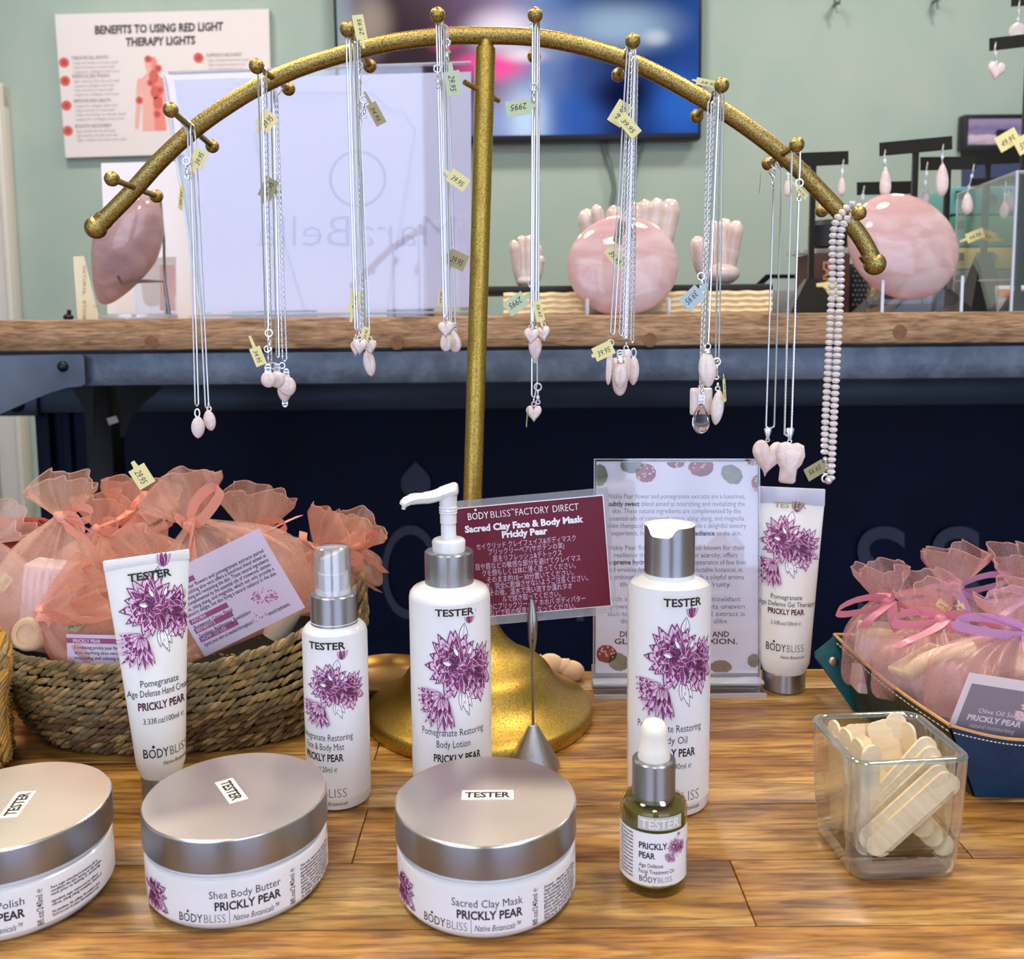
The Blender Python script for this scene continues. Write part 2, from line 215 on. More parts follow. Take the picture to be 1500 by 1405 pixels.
def tvscreen():
    m, N, L = newmat('tv_picture'); out = N.new('ShaderNodeOutputMaterial'); em = N.new('ShaderNodeEmission'); L.new(em.outputs[0], out.inputs[0]); em.inputs[1].default_value = 0.75
    tc = N.new('ShaderNodeTexCoord'); sx = N.new('ShaderNodeSeparateXYZ'); L.new(tc.outputs['Generated'], sx.inputs[0])
    rp = N.new('ShaderNodeValToRGB'); L.new(sx.outputs[0], rp.inputs[0]); e = rp.color_ramp.elements
    e[0].position = 0.0; e[0].color = lin('8f9aa6'); e[1].position = 1.0; e[1].color = lin('27478c')
    for p, c in ((0.05, '6d6472'), (0.14, '3d3036'), (0.26, '5b4652'), (0.36, '6a5470'), (0.46, '8d7a9a'), (0.56, '6f86b8'), (0.66, '3a5590'), (0.78, '1c2a5c'), (0.9, '223f7c')):
        k = e.new(p); k.color = lin(c)
    last = rp.outputs[0]
    def blob(cx, cz, rx, rz, col, s):
        nonlocal last
        cz, rz = cz * .52, rz * .52
        cb = N.new('ShaderNodeVectorMath'); cb.operation = 'SUBTRACT'; L.new(tc.outputs['Generated'], cb.inputs[0]); cb.inputs[1].default_value = (cx, 0.5, cz)
        ml = N.new('ShaderNodeVectorMath'); ml.operation = 'MULTIPLY'; L.new(cb.outputs[0], ml.inputs[0]); ml.inputs[1].default_value = (1 / rx, 0, 1 / rz)
        ln = N.new('ShaderNodeVectorMath'); ln.operation = 'LENGTH'; L.new(ml.outputs[0], ln.inputs[0])
        mr = N.new('ShaderNodeMapRange'); mr.interpolation_type = 'SMOOTHERSTEP'; L.new(ln.outputs['Value'], mr.inputs[0]); mr.inputs[1].default_value = 0; mr.inputs[2].default_value = 1; mr.inputs[3].default_value = s; mr.inputs[4].default_value = 0
        mx = N.new('ShaderNodeMix'); mx.data_type = 'RGBA'; L.new(mr.outputs[0], mx.inputs[0]); L.new(last, mx.inputs[6]); mx.inputs[7].default_value = lin(col); last = mx.outputs[2]
    blob(0.22, 0.55, 0.20, 0.7, '33272e', 0.85); blob(0.10, 0.85, 0.09, 0.35, 'b5a391', 0.6); blob(0.03, 0.5, 0.05, 0.8, '9fb2b4', 0.6)
    blob(0.42, 0.52, 0.16, 0.18, 'ff4f9f', 1.0); blob(0.46, 0.78, 0.16, 0.26, 'efe0f0', 0.95); blob(0.30, 0.72, 0.08, 0.14, 'e2407a', 0.8); blob(0.52, 0.60, 0.10, 0.10, 'f2dfe8', 0.8)
    blob(0.78, 0.80, 0.26, 0.30, '9db6cf', 0.85); blob(0.60, 0.72, 0.10, 0.3, '8c97b4', 0.6); blob(0.88, 0.72, 0.06, 0.1, 'cfd8e0', 0.6)
    blob(0.52, 0.12, 0.11, 0.42, 'bcd3f2', 0.95); blob(0.42, 0.10, 0.10, 0.30, '8aa6d8', 0.7); blob(0.66, 0.14, 0.12, 0.35, '2c58b0', 0.7); blob(0.80, 0.30, 0.16, 0.24, '0c1232', 0.95); blob(0.95, 0.22, 0.14, 0.40, '2f66c4', 0.8)
    L.new(last, em.inputs[0])
tvscreen()
def landscape():
    m, N, L = newmat('landscape_print'); out = N.new('ShaderNodeOutputMaterial'); b = N.new('ShaderNodeBsdfPrincipled'); L.new(b.outputs[0], out.inputs[0]); b.inputs['Roughness'].default_value = 0.4
    tc = N.new('ShaderNodeTexCoord'); sx = N.new('ShaderNodeSeparateXYZ'); L.new(tc.outputs['Generated'], sx.inputs[0])
    nz = N.new('ShaderNodeTexNoise'); nz.inputs['Scale'].default_value = 6; L.new(tc.outputs['Generated'], nz.inputs[0])
    ad = N.new('ShaderNodeMath'); ad.operation = 'MULTIPLY_ADD'; L.new(nz.outputs[0], ad.inputs[0]); ad.inputs[1].default_value = 0.35; L.new(sx.outputs[2], ad.inputs[2])
    rp = N.new('ShaderNodeValToRGB'); L.new(ad.outputs[0], rp.inputs[0]); e = rp.color_ramp.elements; e[0].color = lin('8d7fa0'); e[0].position = 0.15; e[1].color = lin('9c8ab4'); e[1].position = 1.15 if False else 1.0
    for p, c in ((0.35, 'cbb8c8'), (0.52, 'd8c6cc'), (0.62, '8d7ea6'), (0.8, '7d6f9c')):
        k = e.new(p); k.color = lin(c)
    L.new(rp.outputs[0], b.inputs['Base Color'])
landscape()

# ------------------------------------------------------------------ mesh builder
TXT = {}
def text2d(s, bold, shear):
    key = (s, bold, shear)
    if key not in TXT:
        c = bpy.data.curves.new('t', 'FONT'); c.body = s; c.size = 1; c.resolution_u = 8 if len(s) == 1 else 2; c.offset = bold; c.shear = shear
        o = bpy.data.objects.new('t', c); COL.objects.link(o)
        me = bpy.data.meshes.new_from_object(o.evaluated_get(bpy.context.evaluated_depsgraph_get()))
        TXT[key] = ([(v.co.x, v.co.y) for v in me.vertices], [tuple(p.vertices) for p in me.polygons])
        bpy.data.objects.remove(o); bpy.data.curves.remove(c); bpy.data.meshes.remove(me)
    return TXT[key]

class MB:
    def __init__(self, mx=None):
        self.v, self.f, self.m, self.s, self.slots = [], [], [], [], []
        self.mx = mx or Matrix(); self.tint = {}; self.plank = {}
    def slot(self, n):
        if n not in self.slots: self.slots.append(n)
        return self.slots.index(n)
    def add(self, vs, fs, mat, smooth=True, mx=None):
        k = len(self.v); M = self.mx @ mx if mx is not None else self.mx
        self.v += [M @ V(p) for p in vs]; sl = self.slot(mat)
        for f in fs: self.f.append(tuple(i + k for i in f)); self.m.append(sl); self.s.append(smooth)
        return k
    def rings(self, R, mat, closed=True, cap0=True, cap1=True, smooth=True, mx=None, loop=False):
        n = len(R[0]); vs = [p for r in R for p in r]; fs = []
        for i in range(len(R) - (0 if loop else 1)):
            j2 = (i + 1) % len(R)
            for j in range(n if closed else n - 1):
                fs.append((i * n + j, i * n + (j + 1) % n, j2 * n + (j + 1) % n, j2 * n + j))
        if cap0 and not loop and closed: fs.append(tuple(range(n - 1, -1, -1)))
        if cap1 and not loop and closed: fs.append(tuple((len(R) - 1) * n + j for j in range(n)))
        return self.add(vs, fs, mat, smooth, mx)
    def lathe(self, prof, mat, n=48, mx=None, cap0=True, cap1=True, sx=1, sy=1):
        R = [[(r * sx * cos(2 * pi * j / n), r * sy * sin(2 * pi * j / n), z) for j in range(n)] for r, z in prof]
        return self.rings(R, mat, cap0=cap0, cap1=cap1, mx=mx)
    def tube(self, pts, rad, mat, n=8, loop=False, mx=None, caps=True, flat=None):
        pts = [V(p) for p in pts]; m = len(pts); R = []; up = None
        for i, p in enumerate(pts):
            a = pts[(i - 1) % m] if (loop or i) else p; b = pts[(i + 1) % m] if (loop or i < m - 1) else p
            t = (b - a).normalized()
            if up is None:
                up = V((0, 0, 1)) if abs(t.z) < 0.9 else V((0, 1, 0))
            s = t.cross(up)
            if s.length < 1e-6: s = t.cross(V((1, 0, 0)))
            s.normalize(); u = s.cross(t).normalized(); up = u
            r = rad[i] if isinstance(rad, (list, tuple)) else rad
            e = 1.0 if flat is None else flat[i]
            R.append([p + s * (r * e * cos(2 * pi * j / n)) + u * (r / e * sin(2 * pi * j / n)) for j in range(n)])
        return self.rings(R, mat, cap0=caps, cap1=caps, mx=mx, loop=loop)
    def box(self, c, d, mat, mx=None, bev=0.0):
        x, y, z = (k / 2 for k in d); c = V(c)
        if not bev:
            vs = [c + V((sx * x, sy * y, sz * z)) for sz in (-1, 1) for sx, sy in ((-1, -1), (1, -1), (1, 1), (-1, 1))]
            return self.add(vs, [(3, 2, 1, 0), (4, 5, 6, 7), (0, 1, 5, 4), (1, 2, 6, 5), (2, 3, 7, 6), (3, 0, 4, 7)], mat, False, mx)
        def ring(z0, ins):
            b = min(bev, x * .99, y * .99); out = []
            for qx, qy, a0 in ((1, 1, 0), (-1, 1, 90), (-1, -1, 180), (1, -1, 270)):
                for k in range(4):
                    a = radians(a0 + 30 * k); out.append(c + V((qx * (x - b) + (b - ins) * cos(a), qy * (y - b) + (b - ins) * sin(a), z0)))
            return out
        b = min(bev, z * .99)
        return self.rings([ring(-z, b), ring(-z + .3 * b, .3 * b), ring(-z + b, 0), ring(z - b, 0), ring(z - .3 * b, .3 * b), ring(z, b)], mat, mx=mx)
    def ball(self, c, r, mat, n=20, m=12, sc=(1, 1, 1), mx=None):
        R = [[V(c) + V((r * sc[0] * sin(pi * i / m) * cos(2 * pi * j / n), r * sc[1] * sin(pi * i / m) * sin(2 * pi * j / n), -r * sc[2] * cos(pi * i / m))) for j in range(n)] for i in range(1, m)]
        return self.rings(R, mat, mx=mx)
    def sheet(self, S, u0, u1, v0, v1, mat, nu=1, nv=1, h=0.0, smooth=True):      # a patch of a surface S(u, v, h)
        vs = [S(u0 + (u1 - u0) * i / nu, v0 + (v1 - v0) * j / nv, h) for j in range(nv + 1) for i in range(nu + 1)]
        fs = [(j * (nu + 1) + i, j * (nu + 1) + i + 1, (j + 1) * (nu + 1) + i + 1, (j + 1) * (nu + 1) + i) for j in range(nv) for i in range(nu)]
        return self.add(vs, fs, mat, smooth)
    def poly(self, pts, S, mat, h=0.0):
        c = (sum(p[0] for p in pts) / len(pts), sum(p[1] for p in pts) / len(pts)); vs = [S(c[0], c[1], h)] + [S(p[0], p[1], h) for p in pts]; n = len(pts)
        return self.add(vs, [(0, 1 + i, 1 + (i + 1) % n) for i in range(n)], mat, False)
    def disc(self, cx, cy, r, S, mat, h=0.0, n=20, ry=None, jit=0.0, rnd=random):
        ry = ry or r
        return self.poly([(cx + r * cos(2 * pi * i / n) * (1 + jit * (rnd.random() - .5)), cy + ry * sin(2 * pi * i / n) * (1 + jit * (rnd.random() - .5))) for i in range(n)], S, mat, h)
    def prism(self, pts, S, h0, h1, mat, smooth=False):                            # an outline in (u, v) with thickness h0..h1
        n = len(pts); vs = [S(p[0], p[1], h0) for p in pts] + [S(p[0], p[1], h1) for p in pts]
        return self.add(vs, [tuple(range(n - 1, -1, -1)), tuple(range(n, 2 * n))] + [(i, (i + 1) % n, n + (i + 1) % n, n + i) for i in range(n)], mat, smooth)
    def text(self, s, u, v, size, S, mat, h=0.00015, al='C', bold=0.0, shear=0.0, fit=None, xs=0.86, rot=0.0, dv=1):
        vs, fs = text2d(s, bold, shear)
        if not vs: return
        x0, x1 = min(p[0] for p in vs), max(p[0] for p in vs); w = x1 - x0
        sx = fit / w if fit else size * xs
        off = {'L': x0, 'C': (x0 + x1) / 2, 'R': x1}[al]; c, q = cos(rot), sin(rot)
        out = []
        for x, y in vs:
            a, b = (x - off) * sx, y * size
            out.append(S(u + a * c - b * q, v + dv * (a * q + b * c), h))
        if dv < 0 and not isinstance(dv, bool): pass
        self.add(out, fs, mat, False)
    def ribbon(self, pts, wdir, w, mat, twist=None):
        pts = [V(p) for p in pts]; L, R = [], []
        for i, p in enumerate(pts):
            d = V(wdir[i] if isinstance(wdir, list) else wdir).normalized() * (w / 2)
            L.append(p - d); R.append(p + d)
        n = len(pts)
        self.add(L + R, [(i, i + 1, n + i + 1, n + i) for i in range(n - 1)], mat, True)
    def build(self, name, parent=None, org=None, sharp=35):
        me = bpy.data.meshes.new(name); o = V(org or (0, 0, 0)) if not parent else V((0, 0, 0)); q = parent
        while q: o += q.location; q = q.parent
        me.from_pydata([tuple(p - o) for p in self.v], [], self.f)
        me.polygons.foreach_set('material_index', self.m); me.polygons.foreach_set('use_smooth', self.s)
        for s in self.slots: me.materials.append(MATS[s])
        if sharp: me.set_sharp_from_angle(angle=radians(sharp))
        ob = bpy.data.objects.new(name, me); COL.objects.link(ob)
        if parent: ob.parent = parent
        else: ob.location = o
        return ob
def thing(name, label, cat, org, group=None):
    o = bpy.data.objects.new(name, None); COL.objects.link(o); o.location = org; o.empty_display_size = 0.02
    o['label'] = label; o['category'] = cat
    if group: o['group'] = group
    return o
def tag(o, label, cat, group=None):
    o['label'] = label; o['category'] = cat
    if group: o['group'] = group
    return o
def structure(o, label=None, cat=None):
    o['kind'] = 'structure'; return o
def cat_rom(P, k=8):
    P = [V(p) for p in P]; out = []
    for i in range(len(P) - 1):
        a = P[max(i - 1, 0)]; b = P[i]; c = P[i + 1]; d = P[min(i + 2, len(P) - 1)]
        for j in range(k):
            t = j / k; out.append(0.5 * ((2 * b) + (c - a) * t + (2 * a - 5 * b + 4 * c - d) * t * t + (3 * b - a - 3 * c + d) * t ** 3))
    return out + [P[-1]]
def upright(y):                                # (px, py, h): a real upright plane at depth y, h towards the viewer
    return lambda u, v, h=0.0: aty(u, v, y - h)
def cyl(r, c=(0, 0)):
    return lambda u, v, h=0.0: V((c[0] + (r + h) * sin(u / r), c[1] - (r + h) * cos(u / r), v))

# ------------------------------------------------------------------ the room
def simple_box(name, c, d, mat, bev=0.0):
    b = MB(); b.box(c, d, mat, bev=bev); return structure(b.build(name, org=c))
simple_box('floor', (0, 0.6, -0.79), (6.4, 6.2, 0.06), 'floor_paint')
simple_box('ceiling', (0, 0.6, 1.98), (6.4, 6.2, 0.06), 'ceiling_paint')
simple_box('wall_back', (0, 3.15, 0.6), (6.4, 0.1, 2.8), 'sage_wall')
simple_box('wall_left', (-3.1, 0.6, 0.6), (0.1, 6.2, 2.8), 'sage_wall')
simple_box('wall_right', (3.1, 0.6, 0.6), (0.1, 6.2, 2.8), 'sage_wall')
simple_box('added_dark_panel', (0.02, -2.45, 0.6), (0.9, 0.1, 2.8), 'dark_panel_paint')  # unseen panel added behind the camera to darken reflections in the metal lids
tl, tr = aty(-22, 300, 3.07).x, aty(17, 300, 3.07).x
ttop = aty(5, 122, 3.07).z
b = MB(); b.box(((tl + tr) / 2, 3.075, (ttop - 0.76) / 2), (tr - tl, 0.05, ttop + 0.76), 'trim_white', bev=0.008)
b.box((tr - 0.012, 3.055, (ttop - 0.76) / 2), (0.02, 0.03, ttop + 0.74), 'trim_white', bev=0.006)
b.box(((tl + tr) / 2 - 0.3, 3.075, ttop - 0.04), (tr - tl + 0.6, 0.045, 0.08), 'trim_white', bev=0.008)
structure(b.build('trim_1', org=((tl + tr) / 2, 3.08, 0)))
b = MB(); b.box((tl - 0.42, 3.085, (ttop - 0.84) / 2), (0.84, 0.03, ttop + 0.68), 'door_beige', bev=0.004)
for zc in (0.45, -0.3): b.box((tl - 0.42, 3.066, zc), (0.56, 0.015, 0.55), 'door_beige', bev=0.006)
structure(b.build('door_1', org=(tl - 0.42, 3.08, 0)))
# small fixings in the wall
for (px, py), lb in (((1221, 9), 'small metal nail sticking out of the sage wall beside the television'), ((1366, 4), 'small metal nail high on the sage wall above the earring displays')):
    p = aty(px, py, 3.09); b = MB(); b.tube([p, p + V((0, -.03, .004))], 0.006, 'lamp_nail', 8); b.ball(p + V((0, -.032, .004)), 0.012, 'lamp_nail', 10, 6)
    b.tube([p + V((0, -.03, 0)), p + V((0.004, -.032, -.03))], 0.004, 'lamp_nail', 6)
    tag(b.build('wall_nail', org=p), lb, 'nail')

# the television
Sw = upright(3.04)
A, B_ = aty(483, -190, 3.04), aty(1026, 206, 3.04)
tvc = V(((A.x + B_.x) / 2, 3.06, (A.z + B_.z) / 2)); tw, th_ = B_.x - A.x, A.z - B_.z
tv = thing('television', 'large flat television with a blurry blue and pink picture on the sage wall', 'television', (tvc.x, 3.09, tvc.z))
b = MB(Matrix.Translation(tvc) @ Matrix.Rotation(radians(-0.3), 4, 'Y')); b.box((0, 0, 0), (tw, 0.05, th_), 'tv_frame', bev=0.008); b.build('bezel', tv)
b = MB(Matrix.Translation(tvc) @ Matrix.Rotation(radians(-0.3), 4, 'Y')); b.box((0, -0.0262, 0.004), (tw - 0.022, 0.003, th_ - 0.032), 'tv_picture'); b.build('screen', tv)
for px0, px1, lb in (((883, 208), (897, 330), 'thin grey cable curving down the wall under the television, near its middle'), ((940, 206), (925, 300), 'thin grey cable hanging under the right half of the television')):
    P0, P1 = aty(*px0, 3.08), aty(*px1, 3.08); P2 = P1 + (V((.05, 0, -.45)))
    b = MB(); b.tube(cat_rom([P0 + V((0, 0, .05)), P0, (P0 * .5 + P1 * .5) + V((.02 if px0[0] < 900 else -.012, 0, 0)), P1, P2]), 0.0075, 'cable_grey', 8)
    tag(b.build('cable', org=P0), lb, 'cable')

# the poster
S = upright(3.075); PQ = [(80, 21), (394, 13), (399, 222), (96, 231)]
po = thing('poster', 'white poster about red light therapy with a red body drawing, on the wall', 'poster', aty(240, 122, 3.098))
b = MB(); b.prism(PQ, S, -0.02, 0.0, 'poster_white')
for s, u, v, fit, hh in (('BENEFITS TO USING RED LIGHT', 233, 47, 188, 17), ('THERAPY LIGHTS', 235, 66, 102, 17)):
    S2 = lambda a, c, h=0: S(a, c + (a - 235) * -0.03, h)
    b.text(s, u, v, hh, S2, 'poster_ink', 0.001, fit=fit, bold=0.035, dv=-1)
rr = random.Random(3)
S2 = lambda a, c, h=0: S(a + (c - 90) * 0.055, c + (a - 235) * -0.025, h)
for yy, head in ((87, 'STIMULATES CELL GROWTH'), (114, 'REDUCES PAIN'), (150, 'IMPROVES SKIN HEALTH'), (187, 'BOOSTS RECOVERY')):
    b.disc(94, yy + 1, 7.5, S2, 'poster_red', 0.001); b.disc(94, yy + 1, 3.5, S2, 'poster_red_dark', 0.0014)
    b.text(head, 105, yy - 3, 7, S2, 'poster_ink' if False else 'poster_grey', 0.001, al='L', fit=54, bold=0.03, dv=-1)
    for q in range(4 if yy > 100 and yy < 180 else 3):
        b.text(rr.choice(['light reaches the skin and cells', 'helps the body to renew itself', 'soothes tired muscles and joints', 'supports collagen and tone']), 107, yy + 4 + q * 6.5, 6, S2, 'poster_grey', 0.001, al='L', fit=rr.uniform(52, 76), dv=-1)
b.disc(291, 86, 7.5, S2, 'poster_red', 0.001); b.disc(291, 86, 3.5, S2, 'poster_red_dark', 0.0014)
b.text('SUPPORTS RECOVERY', 303, 85, 7, S2, 'poster_grey', 0.001, al='L', fit=52, bold=0.03, dv=-1)
for q in range(3): b.text('helps circulation and lowers stress', 305, 92 + q * 6.5, 6, S2, 'poster_grey', 0.001, al='L', fit=60 - 5 * q, dv=-1)
def bodyhalf(sg, mat):
    seg = [(0, 6, -35), (0, 9, -28), (0, 8.5, -21), (0, 6, -12), (0, 15, -4), (0, 16, 10), (0, 15, 24), (0, 16, 45), (0, 17.5, 73)]
    vs = []; fs = []
    for i, (a, c, y) in enumerate(seg):
        vs += [S2(221, 118 + y, .001), S2(221 + sg * c, 118 + y, .001)]
        if i: fs.append((2 * i - 2, 2 * i - 1, 2 * i + 1, 2 * i))
    b.add(vs, fs, mat, False)
    arm = [(15, 20, -4), (16, 23, 6), (17, 24, 24), (19, 26, 42), (22, 28, 62), (24, 28, 70)]
    vs = []; fs = []
    for i, (a, c, y) in enumerate(arm):
        vs += [S2(221 + sg * a, 118 + y, .0011), S2(221 + sg * c, 118 + y, .0011)]
        if i: fs.append((2 * i - 2, 2 * i - 1, 2 * i + 1, 2 * i))
    b.add(vs, fs, mat, False)
bodyhalf(-1, 'body_pink'); bodyhalf(1, 'body_red')
for u, v in ((217, 86), (231, 100), (219, 121), (232, 132), (201, 146), (226, 167)):
    b.disc(u, v, 5.5, S2, 'poster_red', 0.0016); b.disc(u, v, 2.5, S2, 'poster_red_dark', 0.002)
for u0, v0 in ((225, 135), (228, 150), (224, 112)): b.disc(u0, v0, 7, S2, 'poster_red', 0.0013, ry=10)
b.build('printed_panel', po)

# small framed landscape and the blue print under it, far right on the wall
for (x0, y0, x1, y1, mat, nm, lb) in ((1411, 168, 1530, 219, 'landscape_print', 'picture_frame', 'small dark framed purple landscape picture on the wall at the right edge'),):
    S = upright(3.06); o = aty((x0 + x1) / 2, (y0 + y1) / 2, 3.09); t = thing(nm, lb, 'picture', o)
    a, c = aty(x0, y0, 3.06), aty(x1, y1, 3.06)
    b = MB(); b.box(((a.x + c.x) / 2, 3.075, (a.z + c.z) / 2), (c.x - a.x, 0.04, a.z - c.z), 'frame_dark', bev=.004); b.build('frame', t)
    b = MB(); b.box(((a.x + c.x) / 2, 3.054, (a.z + c.z) / 2), (c.x - a.x - .03, 0.004, a.z - c.z - .03), mat); b.build('print', t)
    b = MB(); pp = aty(1469, 196, 3.05)
    for q in range(6): b.ball(pp + V((rr.uniform(-.02, .02), 0, rr.uniform(-.012, .012))), 0.014, 'frame_dark', 8, 5, sc=(1, .08, 1))
    b.build('tree_print', t)

# ------------------------------------------------------------------ the counter far behind, with the raised letters
ct = thing('sales_counter', 'dark navy counter with wooden top and raised grey letters behind the iron table', 'counter', (0.3, 2.2, -0.76))
zt, zr0, zr1 = 0.194, 0.171, 0.111
xl, xr = aty(58, 640, 2.0).x, 2.2
b = MB(); b.box(((xl + xr) / 2 - .08, 2.16, zt - 0.011), (xr - xl + .3, 0.56, 0.022), 'counter_wood', bev=.003); b.build('worktop', ct)
b = MB(); b.box(((xl + xr) / 2 - .04, 1.985, (zr0 + zr1) / 2), (xr - xl + .22, 0.03, zr0 - zr1), 'navy_rail', bev=.003); b.build('top_rail', ct)
b = MB(); b.box(((xl + xr) / 2, 2.02, (zr1 - .76) / 2), (xr - xl, 0.03, zr1 + .76), 'navy_paint')
b.box((xl + .014, 2.0, (zr1 - .76) / 2), (0.03, 0.03, zr1 + .76), 'navy_paint', bev=.003)
b.box((xl + .06, 2.0, (zr1 - .76) / 2), (0.02, 0.016, zr1 + .76), 'navy_paint', bev=.003)
b.box((xr - .02, 2.25, (zr1 - .76) / 2), (0.04, 0.45, zr1 + .76), 'navy_paint'); b.box((xl + .02, 2.25, (zr1 - .76) / 2), (0.04, 0.45, zr1 + .76), 'navy_paint')
Sl = upright(2.005)
for ch, px, w in (('B', 487, 66), ('O', 601, 84), ('D', 730, 78), ('Y', 850, 76), ('B', 975, 64), ('L', 1075, 50), ('I', 1165, 10), ('S', 1293, 74), ('S', 1402, 74)):
    b.text(ch, px, 912 if ch != 'O' else 908, 204, Sl, 'letter_grey', 0.010, fit=w, dv=-1, bold=-0.012 if ch != 'S' else 0.0)
    b.text(ch, px, 912 if ch != 'O' else 908, 204, Sl, 'letter_grey', 0.001, fit=w, dv=-1, bold=-0.012 if ch != 'S' else 0.0)
drop = [(609, 676)] + [(609 + 22 * sin(a), 708 - 22 * cos(a)) for a in [radians(d) for d in range(50, 311, 15)]]
b.prism(drop, Sl, 0.0, 0.010, 'letter_grey')
b.build('front_panel', ct)
b = MB(); p0 = aty(28, 592, 1.97); b.box((p0.x, 1.966, (zr0 + zr1) / 2), (0.085, 0.012, zr0 - zr1 + .01), 'navy_rail', bev=.003); b.build('corner_bracket', ct)
b = MB(); b.ball(p0 + V((0, -.012, 0)), 0.017, 'bolt_iron', 14, 8, sc=(1, .6, 1)); b.build('bolt', ct)

# ------------------------------------------------------------------ the iron and wood table behind
FY = 1.15
ZT = aty(750, 463, FY).z
ZB = aty(750, 509, FY).z; ZI = aty(750, 562, FY).z
bt = thing('industrial_table', 'long iron framed table with thick pale wooden top behind the jewelry stand', 'table', (0.1, 1.45, -0.76))
b = MB(); b.box((0.25, FY + .34, (ZT + ZB) / 2 + .0005), (2.6, 0.68, ZT - ZB), 'mango_wood', bev=.0025); b.build('tabletop', bt)
for px, py in ((222, 502), (582, 502), (952, 498), (1318, 486)):
    p = aty(px, py, FY); b = MB(); b.tube([p + V((0, .01, 0)), p + V((0, -.0008, 0))], 0.0085, 'wood_plug', 20); b.build('peg', bt)
b = MB(); b.box((0.25, FY + .022, (ZB + ZI) / 2 - .001), (2.56, 0.03, ZB - ZI - .004), 'blue_iron', bev=.002); b.build('front_beam', bt)
b = MB(); b.box((0.25, FY + .66, (ZB + ZI) / 2 - .001), (2.56, 0.03, ZB - ZI - .004), 'iron_plate', bev=.002); b.build('rear_beam', bt)
S = upright(FY + .004); gp = [(-150, 525), (119, 519), (123, 524), (125, 562), (119, 566), (98, 568), (72, 576), (40, 589), (0, 607), (-40, 634), (-80, 680), (-110, 760), (-150, 780)]
b = MB(); b.prism(gp, S, -0.004, 0.008, 'iron_plate'); b.build('corner_bracket', bt)
b = MB(); p = aty(92, 537, FY - .004); b.ball(p, 0.0068, 'bolt_iron', 16, 10, sc=(1, .75, 1)); b.build('bolt', bt)
lx0, lx1 = aty(-190, 700, FY).x, aty(-110, 700, FY).x
b = MB(); b.box(((lx0 + lx1) / 2, FY + .03, (ZI - .76) / 2), (lx1 - lx0, .06, ZI + .76), 'iron_plate', bev=.003); b.build('leg', bt)
b = MB(); b.box((1.46, FY + .03, (ZI - .76) / 2), (.06, .06, ZI + .76), 'iron_plate', bev=.003); b.build('leg', bt)
LY = 1.58
S = upright(LY); b = MB()
a0, a1 = aty(138, 690, LY), aty(176, 690, LY)
b.box(((a0.x + a1.x) / 2, LY, (ZI - .76) / 2), (a1.x - a0.x, .05, ZI + .76), 'black_shaded_metal', bev=.003)  # rear legs and brackets coloured black to stand in for their shadow
b.build('leg', bt)
for q in ([(100, 560), (138, 560), (138, 640), (134, 645), (131, 640), (126, 614), (117, 588)], [(176, 560), (236, 560), (236, 570), (212, 590), (192, 612), (184, 634), (180, 640), (176, 640)]):
    b = MB(); b.prism(q, S, 0.016, 0.026, 'black_shaded_metal'); b.build('corner_bracket', bt)
b = MB(); b.box((1.46, LY, (ZI - .76) / 2), (.06, .05, ZI + .76), 'black_shaded_metal', bev=.003); b.build('leg', bt)
S = upright(LY - .0265); b = MB(); b.prism([(156, 613), (170, 609), (174, 618), (160, 623)], S, 0, .001, 'sticker'); b.build('sticker', bt)

# ------------------------------------------------------------------ the front table of planks
ft = thing('wooden_table', 'warm brown planked wooden table in front carrying the skincare jars and bottles', 'table', (0, 0.4, -0.76))
rr = random.Random(11); YB = 0.772
b = MB(); tints = []; planks = []
def plank(x0, x1, y0, y1):
    n0 = len(b.v); b.box(((x0 + x1) / 2, (y0 + y1) / 2, -0.02), (x1 - x0 - .0005, y1 - y0 - .0005, 0.04), 'acacia', bev=0.0007)
    t = rr.uniform(.78, 1.12); w = rr.uniform(-.03, .05)
    tints.append((n0, len(b.v), (t + w, t, t - w * 1.2))); planks.append((rr.uniform(0, 60), rr.uniform(0, 60), rr.uniform(0, 60)))
rows = [(YB, .7305, [-.3, .29]), (.7305, .672, [.05]), (.672, .612, [-.095, .33]), (.612, .5497, [.02]), (.5497, .4895, [-.0897, .25]), (.4895, .4324, [.117]), (.4324, .378, [-.32])]
for y1, y0, cuts in rows:
    xs = [-.75] + sorted(cuts) + [.75]
    for i in range(len(xs) - 1): plank(xs[i], xs[i + 1], y0, y1)
top = b.build('tabletop', ft)
me = top.data
ca = me.color_attributes.new('tint', 'FLOAT_COLOR', 'POINT'); pa = me.attributes.new('plank', 'FLOAT_VECTOR', 'POINT')
for (n0, n1, t), pl in zip(tints, planks):
    for i in range(n0, n1): ca.data[i].color = (*t, 1); pa.data[i].vector = pl
b = MB(); b.box((0, .575, -.075), (1.4, .34, .07), 'iron_plate', bev=.004); b.build('apron', ft)
for x in (-.68, .68):
    for y in (.43, .72):
        b = MB(); b.box((x, y, -.40), (.06, .06, .72), 'iron_plate', bev=.004); b.build('leg', ft)

